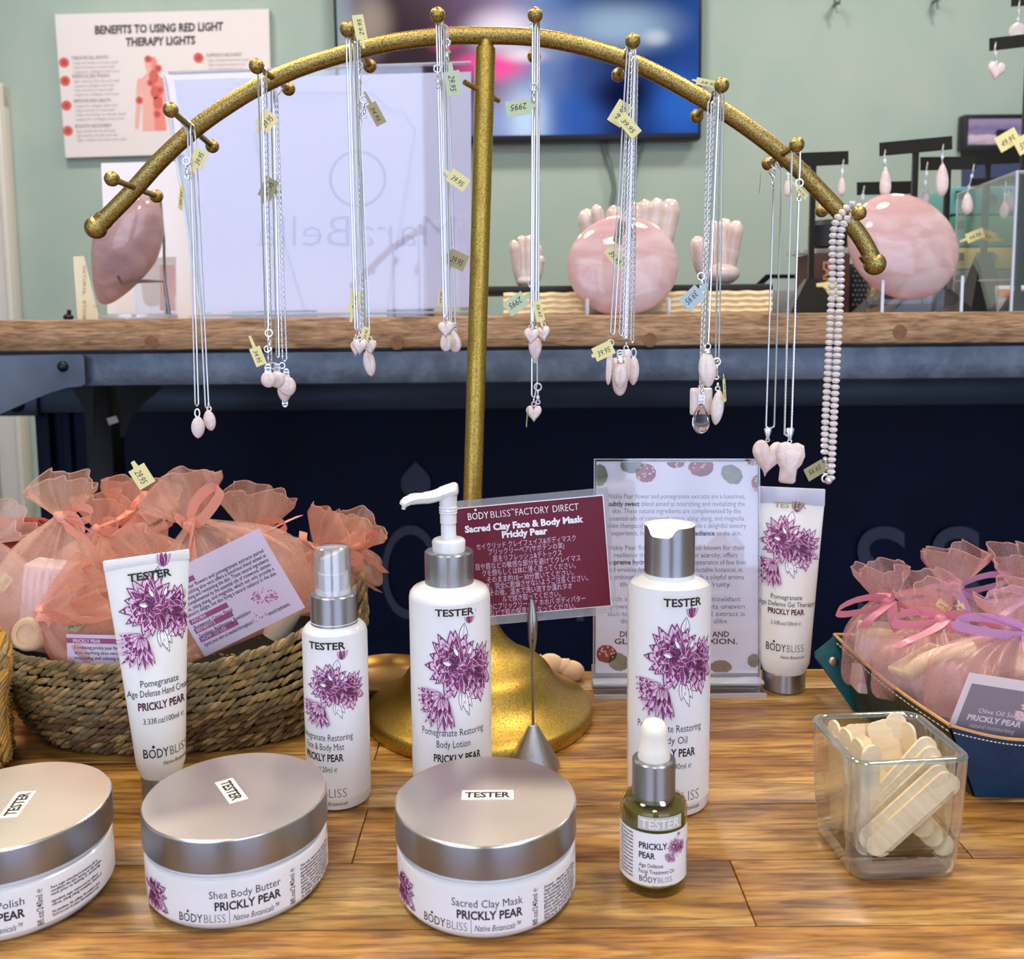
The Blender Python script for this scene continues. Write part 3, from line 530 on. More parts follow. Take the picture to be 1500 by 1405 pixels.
# ------------------------------------------------------------------ printed flowers
def flower(seed=5):
    # strips of petals: list of (left, spine, right) triples with an ink name, in a square about one unit wide
    rd = random.Random(seed); out = []
    def petal(cx, cy, ang, ln, wd, style, r0=0.0):
        ca, sa = cos(ang), sin(ang)
        bend = rd.uniform(-.12, .12)
        def pt(t, q):
            x = r0 + t * ln; y = q + bend * ln * t * t
            return (cx + x * ca - y * sa, cy + x * sa + y * ca)
        def leaf(t0, t1, k, ink):
            tri = []
            for i in range(6):
                t = t0 + (t1 - t0) * i / 5; s = i / 5
                w = wd * k * (sin(pi * min(1, s ** .75)) ** .9 + .04 * (1 - s)) if True else 0
                tri.append((pt(t, -w), pt(t, 0), pt(t, w)))
            out.append((tri, ink))
        if style == 'pale':
            leaf(0, 1, 1, 'plum'); leaf(.06, .93, .78, 'plum_pale')
            for q in (-.45, 0, .45):
                a = [(pt(t, wd * q * sin(pi * t) - wd * .13 * (1 - t)), pt(t, wd * q * sin(pi * t)), pt(t, wd * q * sin(pi * t) + wd * .13 * (1 - t))) for t in (0.02, .3, .55, rd.uniform(.65, .85))]
                out.append((a, 'plum'))
        elif style == 'mid':
            leaf(0, 1, 1.15, 'plum_pale'); leaf(0, .97, .92, 'plum')
            a = [(pt(t, -wd * .1), pt(t, 0), pt(t, wd * .1)) for t in (.35, .6, .8)]; out.append((a, 'plum_mid'))
        elif style == 'deep':
            leaf(0, 1, 1.12, 'plum_mid'); leaf(0, .96, .85, 'plum_deep')
        elif style == 'white':
            leaf(0, 1, 1, 'plum_deep'); leaf(.08, .92, .72, 'white_print')
        elif style == 'line':
            leaf(0, 1, 1, 'ink'); leaf(.05, .95, .84, 'white_print')
            a = [(pt(t, -wd * .05), pt(t, 0), pt(t, wd * .05)) for t in (.1, .5, .9)]; out.append((a, 'ink_grey'))
    for a, l in ((-60, .24), (-35, .26), (-100, .22), (-80, .3)): petal(.52, .34, radians(a), l, .045, 'line')
    petal(.56, .98, radians(250), .22, .012, 'line'); petal(.52, .80, radians(75), .20, .06, 'line')
    for a in (60, 90, 120, 75, 105): petal(.62, .98, radians(a), .17, .034, 'pale' if a in (60, 120) else 'mid')
    def burst(cx, cy, R, a0, a1, n, sq=1.0):
        for k, (fr, st, wf) in enumerate(((1.0, 'pale', .15), (.80, 'mid', .14), (.66, 'pale', .11), (.58, 'deep', .12), (.40, 'mid', .10), (.28, 'deep', .09))):
            m = max(4, int(n * (1 - k * .1)))
            for i in range(m):
                a = a0 + (a1 - a0) * (i + .5 * (k % 2) + rd.uniform(-.25, .25)) / m
                petal(cx, cy, a, R * fr * rd.uniform(.85, 1.08), R * wf * 1.3 * rd.uniform(.8, 1.15), st)
    burst(.72, .49, .32, radians(-140), radians(105), 12)
    burst(.42, .60, .36, radians(20), radians(310), 14)
    for i in range(5):
        a = rd.uniform(0, 2 * pi); petal(.52 + .14 * cos(a), .56 + .12 * sin(a), a, .12, .026, 'white')
    for i in range(16): petal(.50 + rd.uniform(-.1, .2), .56 + rd.uniform(-.1, .08), rd.uniform(0, 2 * pi), rd.uniform(.10, .2), .026, rd.choice(('deep', 'mid', 'mid')))
    petal(.40, .34, radians(215), .16, .03, 'pale')
    for k, (fr, st) in enumerate(((1.0, 'mid'), (.92, 'pale'), (.7, 'mid'), (.55, 'deep'), (.5, 'pale'))):
        for i in range(11 - k):
            a = radians(165 + 135 * (i + rd.uniform(.2, .8)) / (11 - k)); petal(.28, .28, a, .37 * fr * rd.uniform(.85, 1.1), .034, st)
    return out
FL = flower()
def art(b, S, u, v, sc, h=0.00015, step=2.5e-6, dv=1, rot=0.0, fade=None, clip=None, sy=1.0):
    c, s = cos(rot), sin(rot)
    def T(p):
        x, y = (p[0] - .5) * sc, (p[1] - .5) * sc * sy
        return (u + x * c - y * s, v + dv * (x * s + y * c))
    for i, (tri, ink) in enumerate(FL):
        P = [T(p) for t in tri for p in t]
        if clip and not all(clip(*p) for p in P): continue
        if fade: ink = fade.get(ink, ink)
        vs = [S(p[0], p[1], h + step * i) for p in P]; n = len(tri)
        b.add(vs, [f for k in range(n - 1) for f in ((3 * k, 3 * k + 1, 3 * k + 4, 3 * k + 3), (3 * k + 1, 3 * k + 2, 3 * k + 5, 3 * k + 4))], ink, False)
def logo(b, S, u, v, size, h=0.00015, w=None, dv=1, c1='ink', c2='ink_grey', sub=True, subr=1.0):
    # the wordmark: heavy first half, light second half, a drop over the O, a slanted line of script below
    W = w or size * 3.6; uv = lambda x: u - W / 2 + W * x
    b.text('BODY', uv(0), v, size, S, c1, h, al='L', fit=W * .52, bold=0.006, dv=dv); b.text('BLISS', uv(.55), v, size, S, c2, h, al='L', fit=W * .43, bold=-0.012, dv=dv)
    d = size * .17; cx = uv(.205); cy = v + dv * size * .86
    b.poly([(cx, cy + dv * d)] + [(cx + d * .6 * sin(radians(a)), cy - dv * d * .6 * cos(radians(a)) * 1) for a in range(120, -121, -24)], S, c1, h)
    if sub: b.text('Native Botanicals', uv(1.0), v - dv * size * .62, size * .42, S, c1, h, al='R', fit=W * .62, shear=0.32, dv=dv)

def zat(px, py, y): return aty(px, py, y).z
def facing(x, y): return -asin(x / sqrt(x * x + y * y))

# ------------------------------------------------------------------ wide cosmetic jars
FINE = ['Sweet - Playful - Soothing', 'Apply thin layer to the face, neck and', 'body, avoiding the eyes. Leave on for', 'ten minutes and rinse with warm water.', 'Ingredients: kaolin, aloe vera leaf juice,', 'glycerin, jojoba seed oil, prickly pear', 'flower extract, vitamin E, pomegranate', 'extract, rosewood, magnolia and ylang', 'ylang complex. No parabens. No sulfates.', 'Store in a cool dry place.']
FINE2 = ['This rich, natural body butter with', 'Pomegranate pampers dry skin. Apply with', 'special attention to elbows and heels.', 'Ingredients: shea butter, aloe vera', 'juice, jojoba seed oil, coconut oil, cocoa', 'butter, vitamin E, prickly pear flower', 'extract, citrus, rosewood, magnolia and', 'ylang ylang complex. No artificial colors.', 'No parabens. No sulfates. Not intended', 'to treat, prevent, or cure disease.']
FINE3 = ['Pure sugar drenched in botanical oils to', 'condition the skin, leaving no oily residue.', 'neck prior to bathing or showering.', '', 'Ingredients: sugar, sesame seed oil, safflower', 'citrus, ylang ylang complex, vitamin E.', '', 'No parabens. No sulfates. No artificial colors.', 'Store in a cool dry place. Not intended to treat.']
def jar(name, label, c, r, H, turn, title, fine, sticker_ang, sticker_at, lettering=True):
    o = thing(name, label, 'jar', (c[0], c[1], 0)); rz = facing(*c) + turn
    M = Matrix.Translation((c[0], c[1], 0)) @ Matrix.Rotation(rz, 4, 'Z'); LH = 0.0165; hb = H - LH
    b = MB(M); R = r
    b.lathe([(R - .012, 0.0008), (R - .0065, 0), (R - .003, .0012), (R - .0008, .004), (R - .0004, .008), (R, hb - .0065), (R - .0004, hb - .0045), (R - .0020, hb - .0032), (R - .0022, hb - .0012), (R - .004, hb + .001), (R - .004, hb + .004)], 'white_plastic', 96)
    Sx = cyl(R)
    b.sheet(Sx, -1.25 * R, 2.1 * R, .0055, hb - .0085, 'label_white', 64, 1, h=.00006)
    t = lambda s, u, v, z, **k: b.text(s, u * MM, v * MM, z * MM, Sx, k.pop('ink', 'ink'), **k)
    k = r / .0465
    t(title, 17.5 * k, 18.6, 5.6, al='R', fit=.0345 * len(title) / 16)
    t('PRICKLY PEAR', 17.5 * k, 12.6, 6.0, al='R', fit=.032, bold=0.03)
    logo(b, Sx, -21 * MM, 6.4 * MM, .0062, w=.024, sub=False)
    b.sheet(Sx, -.0078, -.0075, .0055, .0125, 'ink_grey', 1, 1, h=.0001)
    t('Native Botanicals™', -6, 6.8, 4.4, al='L', fit=.0225, shear=0.32)
    b.text('8fl.oz/240ml ℮', 25.5 * MM, 14.5 * MM, .0042, Sx, 'ink', fit=.0185, rot=pi / 2, bold=.006)
    for i, s in enumerate(fine):
        if s: t(s, 29.5, 21.6 - i * 1.78, 2.0, al='L', fit=(.027 + .0035 * ((i * 7) % 4) * .3), bold=.02, ink='ink' if i % 4 else 'maroon_ink')
    art(b, Sx, -.0620 * k, .0150, .044, clip=lambda u, v: .0058 < v < hb - .009 and u > -1.24 * R and u < -.034 * k)
    b.build('jar_body', o)
    b = MB(M); z0 = hb - .0005; rl = R + .0006
    b.lathe([(rl - .002, z0), (rl - .0003, z0), (rl, z0 + .0005), (rl, H - .0009)], 'brushed_aluminium', 96, cap0=False, cap1=False)
    b.lathe([(rl, H - .0009), (rl - .0003, H - .0003), (rl - .0009, H)], 'lid_edge', 96, cap0=False, cap1=False)
    b.lathe([(rl - .0009, H), (rl * .6, H), (.001, H)], 'lid_top', 96, cap0=False); lid = b.build('lid', o)
    b = MB(Matrix.Translation((c[0] + sticker_at[0], c[1] + sticker_at[1], H)) @ Matrix.Rotation(sticker_ang, 4, 'Z'))
    Sf = lambda u, v, h=0: V((u, v, h))
    b.prism([(-.0135, -.0048), (.0135, -.0048), (.0135, .0048), (-.0135, .0048)], Sf, .00003, .00025, 'sticker'); b.text('TESTER', 0, -.0027, .0077, Sf, 'ink', .0003, fit=.0235, bold=.035)
    b.build('sticker', lid)
def jc(xc, ybf, r):
    p = atz(xc, ybf); return (p.x * (1 + r / p.y), p.y + r)
Hj = .0492
jar('cosmetic_jar', 'white jar of clay mask with silver lid, its TESTER sticker straight and level', jc(714, 1384, .0462), .0462, Hj, radians(0), 'Sacred Clay Mask', FINE, 0.0, (.001, .002))
jar('cosmetic_jar', 'white jar of shea body butter with silver lid, TESTER sticker askew', jc(354, 1370, .0465), .0465, Hj - .001, radians(3), 'Shea Body Butter', FINE2, radians(-57), (-.003, .002))
jar('cosmetic_jar', 'white jar of body polish with silver lid, cut by the left edge of the photo', jc(33, 1392, .0468), .0468, Hj - .001, radians(-19), 'Sugar Body Polish', FINE3, radians(98), (.003, -.001))

# ------------------------------------------------------------------ bottles
def bottle_profile(r, hs, rn, hn):
    return [(r - .006, .0006), (r - .003, 0), (r - .0008, .0015), (r, .005), (r, hs - .006), (r - .0006, hs - .003), (r - .0025, hs - .0007), (r - .006, hs + .0005), (rn + .002, hs + .0022), (rn, hs + .003), (rn, hn)]
def tester_label(b, S, u, v, w, hgt, ink='ink', paper='sticker', size=None):
    b.sheet(S, u - w / 2 - .0012, u + w / 2 + .0012, v - hgt * .25, v + hgt * 1.05, paper, 8, 1, h=.00028)
    b.text('TESTER', u, v, size or hgt * 1.12, S, ink, .00042, fit=w, bold=.03)

# pump lotion bottle
c = (-.039, .563); r = .0247; yf = c[1] - r; ya = c[1]
o = thing('lotion_bottle', 'white pump bottle of body lotion in front of the gold stand', 'bottle', (c[0], c[1], 0))
M = Matrix.Translation((c[0], c[1], 0)) @ Matrix.Rotation(facing(*c) + radians(6), 4, 'Z')
hs = zat(655, 858, ya); hc0 = zat(655, 856, ya); hc1 = zat(655, 806, ya)
b = MB(M); b.lathe(bottle_profile(r, hs, .0135, hs + .004), 'white_plastic', 64); Sx = cyl(r)
zz = lambda py: zat(655, py, yf)
b.sheet(Sx, -.036, .036, zz(1178), zz(888), 'label_white', 40, 1, h=.00006)
art(b, Sx, .0035, zz(987), .0475, sy=1.28)
for s, py, w in (('Pomegranate Restoring', 1079, .0405), ('Body Lotion', 1096, .0205)): b.text(s, -.0016, zz(py), .0064, Sx, 'ink', fit=w)
b.text('PRICKLY PEAR', .0012, zz(1117), .0066, Sx, 'ink', fit=.030, bold=.03); b.text('8fl.oz/240ml ℮', .0005, zz(1134), .0050, Sx, 'ink', fit=.022)
logo(b, Sx, .0005, zz(1172), .0085, w=.034); bb = b.build('bottle_body', o); b = MB(M); tester_label(b, Sx, .0005, zz(903), .0235, .0052); b.build('sticker', bb)
b = MB(M); rc = .0148
b.lathe([(rc - .003, hs + .001), (rc - .0004, hs + .0008), (rc, hs + .0014), (rc, hc1 - .001), (rc - .0006, hc1 - .0002), (rc - .0018, hc1), (rc - .004, hc1 - .0003)], 'brushed_aluminium', 48); b.build('collar', o)
b = MB(M); z1 = zat(655, 790, ya)
b.lathe([(.0098, hc1 - .001), (.0102, z1 - .001), (.0096, z1), (.0088, z1 + .0005), (.0046, z1 + .0005), (.0046, zat(655, 770, ya)), (.0044, zat(655, 768, ya))] +
        [x for q in (768, 757) for x in ()] + [(.0050, zat(655, 766, ya)), (.0050, zat(655, 752, ya)), (.0056, zat(655, 751, ya)), (.0052, zat(655, 749, ya)), (.0057, zat(655, 747, ya)), (.0052, zat(655, 745, ya)), (.0058, zat(655, 743, ya)), (.0052, zat(655, 741, ya)), (.0056, zat(655, 725, ya)), (.0060, zat(655, 717, ya))], 'white_plastic', 32)
pst = b.build('pump_stem', o)
b = MB(); P = [aty(671, 716, ya), aty(664, 717, ya), aty(652, 721, ya), aty(636, 727, ya - .002), aty(620, 730, ya - .005), aty(606, 731, ya - .008), aty(595, 735, ya - .010), aty(589, 741, ya - .011)]
b.tube(cat_rom(P, 4), [.0036, .0046, .0052, .0056] + [.0055] * 6 + [.0050] * 6 + [.0046] * 6 + [.0040] * 3 + [.0036] * 2 + [.0030, .0026], 'white_plastic', 14, flat=[1.35] * 29)
b.tube([aty(592, 740, ya - .0105), aty(591, 746, ya - .0105)], .0012, 'white_plastic', 8); b.build('nozzle', pst)

# fine mist bottle
c = (-.1095, .5625); r = .0197; yf = c[1] - r; ya = c[1]
o = thing('mist_bottle', 'slim white spray bottle of face mist with clear cap, beside the seagrass basket', 'bottle', (c[0], c[1], 0))
M = Matrix.Translation((c[0], c[1], 0)) @ Matrix.Rotation(facing(*c) - radians(10), 4, 'Z')
hs = zat(480, 912, ya); zz = lambda py: zat(483, py, yf); Sx = cyl(r)
b = MB(M); b.lathe(bottle_profile(r, hs, .0125, hs + .003), 'white_plastic', 64)
b.sheet(Sx, -.03, .03, zz(1172), zz(934), 'label_white', 40, 1, h=.00006)
art(b, Sx, .0025, zz(1013), .0385, sy=1.02)
for s, py, w in (('Pomegranate Restoring', 1086, .037), ('Face & Body Mist', 1100, .026)): b.text(s, -.0060, zz(py), .0060, Sx, 'ink', fit=w)
b.text('PRICKLY PEAR', -.0070, zz(1116), .0064, Sx, 'ink', fit=.027, bold=.03); b.text('4fl.oz/120ml ℮', -.0070, zz(1132), .0052, Sx, 'ink', fit=.019)
logo(b, Sx, -.0085, zz(1169), .0080, w=.034); bb = b.build('bottle_body', o); b = MB(M); tester_label(b, Sx, -.0020, zz(952), .0228, .0054); b.build('sticker', bb)
h1 = zat(480, 868, ya); rc = .0143; b = MB(M)
b.lathe([(rc - .002, hs + .0005), (rc, hs + .0008), (rc, h1 - .0006), (rc - .0006, h1), (rc - .003, h1)], 'brushed_aluminium', 48); b.build('collar', o)
b = MB(M); zs = zat(480, 838, ya); zt_ = zat(480, 808, ya)
b.lathe([(.0105, h1 - .0005), (.0104, h1 + .003), (.0092, h1 + .0035), (.0092, zs), (.0078, zs + .0006), (.0074, zt_ - .004)], 'white_plastic', 32, cap1=False)
nn = 32; b.rings([[(.0074 * cos(2 * pi * j / nn), .0074 * sin(2 * pi * j / nn), zt_ - .004) for j in range(nn)], [(.0072 * cos(2 * pi * j / nn), .0072 * sin(2 * pi * j / nn), zt_ - .0015 + .003 * cos(2 * pi * j / nn)) for j in range(nn)], [(.0055 * cos(2 * pi * j / nn), .0055 * sin(2 * pi * j / nn), zt_ - .0006 + .0025 * cos(2 * pi * j / nn)) for j in range(nn)]], 'white_plastic', cap0=False)
b.tube([(0, -.007, zs + .005), (0, -.0082, zs + .005)], .0016, 'white_plastic', 10); b.build('spray_head', o)
b = MB(M); zc = zat(480, 800, ya)
b.lathe([(.0112, h1 + .0003), (.0108, zc - .003), (.0102, zc - .0008), (.0090, zc), (.004, zc + .0002), (.0005, zc + .0002), (.0005, zc - .0006), (.0088, zc - .0008), (.0098, zc - .0032), (.0104, h1 + .0003)], 'spray_cap_clear', 40); b.build('clear_cap', o)

# body oil bottle with disc cap
c = (.0938, .5566); r = .0249; yf = c[1] - r; ya = c[1]
o = thing('oil_bottle', 'tall white body oil bottle with a silver disc cap, behind the small dropper bottle', 'bottle', (c[0], c[1], 0))
M = Matrix.Translation((c[0], c[1], 0)) @ Matrix.Rotation(facing(*c) + radians(13), 4, 'Z')
hs = zat(983, 850, ya); zz = lambda py: zat(983, py, yf); Sx = cyl(r)
b = MB(M); b.lathe(bottle_profile(r, hs, .0135, hs + .004), 'white_plastic', 64)
b.sheet(Sx, -.036, .036, zz(1180), zz(866), 'label_white', 40, 1, h=.00006)
art(b, Sx, .0022, zz(975), .0490, sy=1.18)
for s, py, w in (('Pomegranate Restoring', 1073, .041), ('Body Oil', 1090, .0175)): b.text(s, -.0046 if w > .02 else -.0028, zz(py), .0064, Sx, 'ink', fit=w)
b.text('PRICKLY PEAR', -.0035, zz(1109), .0068, Sx, 'ink', fit=.030, bold=.03); b.text('8fl.oz/240ml ℮', -.0020, zz(1127), .0052, Sx, 'ink', fit=.0215)
logo(b, Sx, -.0030, zz(1175), .0090, w=.037); bb = b.build('bottle_body', o); b = MB(M); tester_label(b, Sx, .0030, zz(889), .0235, .0058, size=.0066); b.build('sticker', bb)
b = MB(M); z0, z1, z2 = zat(983, 846, ya), zat(983, 836, ya), zat(983, 768, ya); rc = .0150
b.lathe([(rc - .001, hs), (rc - .0003, hs + .0005), (rc - .0003, z1)], 'white_plastic', 48, cap1=False)
nn = 48
def capring(z, rr_, notch):
    return [(rr_ * cos(2 * pi * j / nn), rr_ * sin(2 * pi * j / nn), z - (notch * min(1, max(0, cos(2 * pi * j / nn - radians(236)) - .80) / .12))) for j in range(nn)]
b.rings([capring(z1 - .0004, rc, 0), capring(z1 + .01, rc, 0), capring(z2 - .007, rc, 0), capring(z2, rc, .0055)], 'brushed_aluminium', cap0=True, cap1=False)
b.rings([capring(z2, rc, .0055), capring(z2, rc - .0012, .0055), capring(z2 - .0012, rc - .0014, .0045), capring(z2 - .0022, rc * .75, .0)], 'white_plastic', cap0=False, cap1=True)
b.build('disc_cap', o)

# small dropper bottle
c = (.0724, .4722); r = .0174; yf = c[1] - r; ya = c[1]
o = thing('dropper_bottle', 'small glass dropper bottle of olive facial oil with white rubber bulb', 'bottle', (c[0], c[1], 0))
M = Matrix.Translation((c[0], c[1], 0)) @ Matrix.Rotation(facing(*c) + radians(2), 4, 'Z')
hs = zat(961, 1163, ya); zz = lambda py: zat(961, py, yf); Sx = cyl(r)
b = MB(M); b.lathe([(r - .003, .0002), (r - .001, 0), (r, .0025), (r, hs - .005), (r - .001, hs - .002), (r - .004, hs + .0005), (.010, hs + .002), (.0088, hs + .003), (.0088, hs + .006)], 'olive_glass', 56); b.build('glass_bottle', o)
b = MB(M); ri = r - .0013; zl = zz(1207) + .003
b.lathe([(ri - .002, .0035), (ri, .005), (ri, .0085)], 'oil_bright', 40, cap1=False); b.lathe([(ri, .0085), (ri, zl), (.0005, zl)], 'oil_liquid', 40, cap0=False); b.build('oil', o)
b = MB(M); b.sheet(Sx, -.030, .030, zz(1299), zz(1222), 'label_white', 48, 1, h=.0001)
for s, py in (('PRICKLY', 1245), ('PEAR', 1259)): b.text(s, -.0080, zz(py), .0046, Sx, 'ink', .0002, al='L', fit=.0153 * len(s) / 7.3, bold=.03)
for s, py, w in (('Age Defense', 1272, .0125), ('Facial Treatment Oil', 1281, .0185)): b.text(s, -.0080, zz(py), .0031, Sx, 'ink', .0002, al='L', fit=w, bold=.006)
logo(b, Sx, .0010, zz(1293.5), .0043, w=.0175, h=.0002)
art(b, Sx, .0120, zz(1246), .0125, h=.0002, step=1e-6)
for i in range(13):
    b.text(['botanical oils of sesame', 'jojoba, prickly pear seed', 'rosehip, pomegranate, vitamin'][i % 3], -.0115, zz(1228 + i * 5.3), .0017, Sx, 'ink', .0002, al='R', fit=.0105, bold=.02)
    b.text(['apply at night', 'to clean skin', 'avoid eyes'][i % 3], .0215, zz(1250 + i * 3.8), .0015, Sx, 'ink', .0002, al='L', fit=.006, bold=.02)
b.build('paper_label', o)
b = MB(M); b.sheet(Sx, -.0085, .0150, zz(1217), zz(1198), 'sticker_clear', 12, 1, h=.0004); b.text('TESTER', .0032, zz(1214), .0068, Sx, 'sticker', .0006, fit=.0205, bold=.02); b.build('sticker', o)
h0, h1 = zat(961, 1166, ya), zat(961, 1110, ya); rc = .0112
b = MB(M); b.lathe([(rc - .001, h0), (rc, h0 + .0004), (rc, h1 - .0006), (rc - .0006, h1), (rc - .005, h1 + .0001)], 'brushed_aluminium', 48); b.build('collar', o)
b = MB(M); zb = zat(966, 1053, ya)
b.lathe([(.0082, h1), (.0085, h1 + .001), (.0076, h1 + .006), (.0068, h1 + .012), (.0070, zb - .007), (.0066, zb - .004), (.0050, zb - .0015), (.0025, zb - .0002), (.0003, zb)], 'bulb_rubber', 32); b.build('rubber_bulb', o)
b = MB(M); b.tube([(0, 0, h0 + .002), (0, 0, .012)], .0026, 'acrylic', 12); b.build('glass_pipette', o)

# ------------------------------------------------------------------ squeeze tubes standing on their caps
def squeeze(name, label, c, rc, hcap, H, wtop, turn, lean, draw, body='milky_plastic', sealmat='white_plastic', seal=.006):
    o = thing(name, label, 'tube', (c[0], c[1], 0))
    M = Matrix.Translation((c[0], c[1], 0)) @ Matrix.Rotation(facing(*c) + turn, 4, 'Z') @ Matrix.Rotation(lean, 4, 'Y')
    b = MB(M); b.lathe([(rc - .002, 0), (rc - .0006, .0003), (rc, .001), (rc, hcap - .0006), (rc - .0006, hcap)], 'brushed_aluminium', 48); b.build('cap', o)
    r0 = rc * 1.16
    def ab(z):
        t = min(1, max(0, (z - hcap) / (H - seal - hcap))); e = min(1, t / .06); base = rc + (r0 - rc) * (e ** .5)
        return base + (wtop - r0) * t ** 1.1 * e, max(.0009, base * (1 - t ** 1.5) ** .85)
    def S(u, v, h=0.0):
        a, d = ab(v); x = max(-.9999, min(.9999, u / a)); return V((u, -(d * sqrt(1 - x * x) + h), v))
    b = MB(M); n = 48; R = []
    for k in range(26):
        z = hcap + (H - seal - hcap) * (k / 25) ** .9; a, d = ab(z); R.append([(a * cos(2 * pi * j / n), d * sin(2 * pi * j / n), z) for j in range(n)])
    b.rings(R, body); draw(b, S); b.build('tube_body', o)
    b = MB(M); b.box((0, 0, H - seal / 2 - .0003), (wtop * 2 + .0008, .0017, seal + .0006), sealmat, bev=.0008)
    b.build('crimped_end', o)
c = (-.2185, .561); ya = c[1]; yf = ya - .010
zh = lambda py: zat(222, py, yf)
def dr(b, S):
    for s, py, w in (('Pomegranate', 1004, .0222), ('Age Defense Hand Cream', 1018, .0365)): b.text(s, .0010, zh(py), .0060, S, 'ink', .0003, fit=w)
    b.text('PRICKLY PEAR', .0015, zh(1037), .0066, S, 'maroon_ink', .0003, fit=.0275, bold=.03); b.text('3.33fl.oz/100ml ℮', .0018, zh(1057), .0050, S, 'ink', .0003, fit=.0238)
    logo(b, S, .0022, zh(1106), .0080, h=.0003, w=.0270); b.text('TESTER', .0005, zh(852), .0062, S, 'ink', .0011, fit=.0250, bold=.03)
    art(b, S, .0032, zh(902), .0470, h=.0003, sy=1.18, clip=lambda u, v: abs(u) < .0212)
squeeze('cream_tube', 'white hand cream tube on a silver cap, in front of the seagrass basket', c, .0122, zh(1150) + .004, zat(215, 812, ya), .0243, radians(9), radians(-1.0), dr)
c = (.2157, .7328); ya = c[1]; yf = ya - .013
zg = lambda py: zat(1162, py, yf)
def dr(b, S):
    for s, py, w in (('Pomegranate', 878, .0235), ('Age Defense Gel Therapy', 888, .0425)): b.text(s, .0005, zg(py), .0055, S, 'ink', .0003, fit=w)
    b.text('PRICKLY PEAR', .0005, zg(899), .0060, S, 'maroon_ink', .0003, fit=.0275, bold=.03); b.text('3.33fl.oz/100ml ℮', .0005, zg(914), .0042, S, 'ink', .0003, fit=.0225)
    logo(b, S, .0005, zg(952), .0085, h=.0003, w=.029); b.text('TESTER', .0015, zg(748), .0062, S, 'tag_dark', .0018, fit=.024, bold=.02)
    art(b, S, .0008, zg(803), .0490, h=.0003, sy=1.12, clip=lambda u, v: abs(u) < .0255)
squeeze('gel_tube', 'white gel tube on a silver cap, between the acrylic sign and teal tray', c, .0168, zg(988), zat(1166, 714, ya), .0268, 0, radians(0.3), dr, sealmat='frosted_seal', seal=.013)

# ------------------------------------------------------------------ gold necklace stand
SY = .676
st = thing('necklace_stand', 'gold arched necklace stand with ball pegs and round domed foot', 'jewelry stand', (-.026, SY, 0))
arch_px = [(143, 332), (190.6, 284), (236, 234), (284, 190), (334, 154), (384.6, 124), (440, 99), (500, 80), (555, 66), (600, 58.5), (655, 53), (712, 52), (784, 55), (850, 67), (915, 87), (960, 107), (1003, 130), (1075, 173), (1147, 227), (1202, 281), (1254, 338), (1280, 382)]
AP = cat_rom([aty(x, y, SY) for x, y in arch_px], 6)
b = MB(); b.tube(AP, .0059, 'antique_gold', 20); b.build('arched_bar', st)
for (x, y), (x2, y2) in (((143, 331), (152, 322)), ((1279.5, 384), (1272, 373))):
    b = MB(); p, q = aty(x, y, SY), aty(x2, y2, SY); p = p + (p - q) * .25; b.ball(p, .0079, 'antique_gold', 24, 16); b.tube([p, q, q + (q - p) * .25], [.0062, .0066, .0064], 'antique_gold', 20); b.build('end_ball', st)
ptop, pbot = aty(712, 56, SY), aty(692, 742, SY)
pd = (pbot - ptop); pfoot = ptop + pd * ((ptop.z - .075) / (ptop.z - pbot.z))
b = MB(); b.tube([ptop + pd * (0.0), ptop + pd * .018, ptop + pd * .02, ptop + pd * .03, pfoot], [.0045, .0056, .0066, .0068, .0068], 'bright_gold', 24); b.build('pole', st)
b = MB(); q = aty(706, 133, SY); b.tube([q + V((-.0115, -.012, .003)), q + V((.0115, .012, -.004))], .0019, 'antique_gold', 10); b.build('cross_pin', st)
FRONT = [(164, 262), (250, 161), (376, 97), (509, 43), (641, 22), (784, 22), (927, 60), (1057, 125), (1167, 212), (1258, 312)]
PEG = []
for x, y in FRONT:
    pf = aty(x, y, SY - .042); best = min(AP, key=lambda p: (p - (pf + V((0, .042, 0)))).length)
    q = V((pf.x, SY, pf.z)) if True else best
    q = V((best.x * .6 + pf.x * .4, SY, best.z)); d = (q - pf)
    rear = q + d.normalized() * .040
    b = MB(); b.tube([pf, rear], .0021, 'antique_gold', 10); pgo = b.build('peg', st)
    for e in (pf, rear):
        b = MB(); b.ball(e, .0050, 'antique_gold', 20, 12); b.build('ball_knob', pgo)
    PEG.append((pf, q, rear))
b = MB(Matrix.Translation((-.0262, .684, 0)))
prof = [(.078, .0005), (.0825, 0), (.0842, .0015), (.0845, .005), (.0835, .0095), (.080, .0122), (.0745, .0148), (.068, .0185), (.062, .0232), (.0572, .029), (.0535, .0348), (.0505, .0385), (.0462, .0418), (.0400, .0450), (.0330, .0490), (.0260, .0545), (.0200, .0610), (.0155, .0685), (.0120, .0775), (.0095, .088), (.0080, .098)]
fine_p = cat_rom([V((r, 0, z)) for r, z in prof], 3); b.lathe([(p.x, p.z) for p in fine_p], 'bright_gold', 96); b.build('round_foot', st)

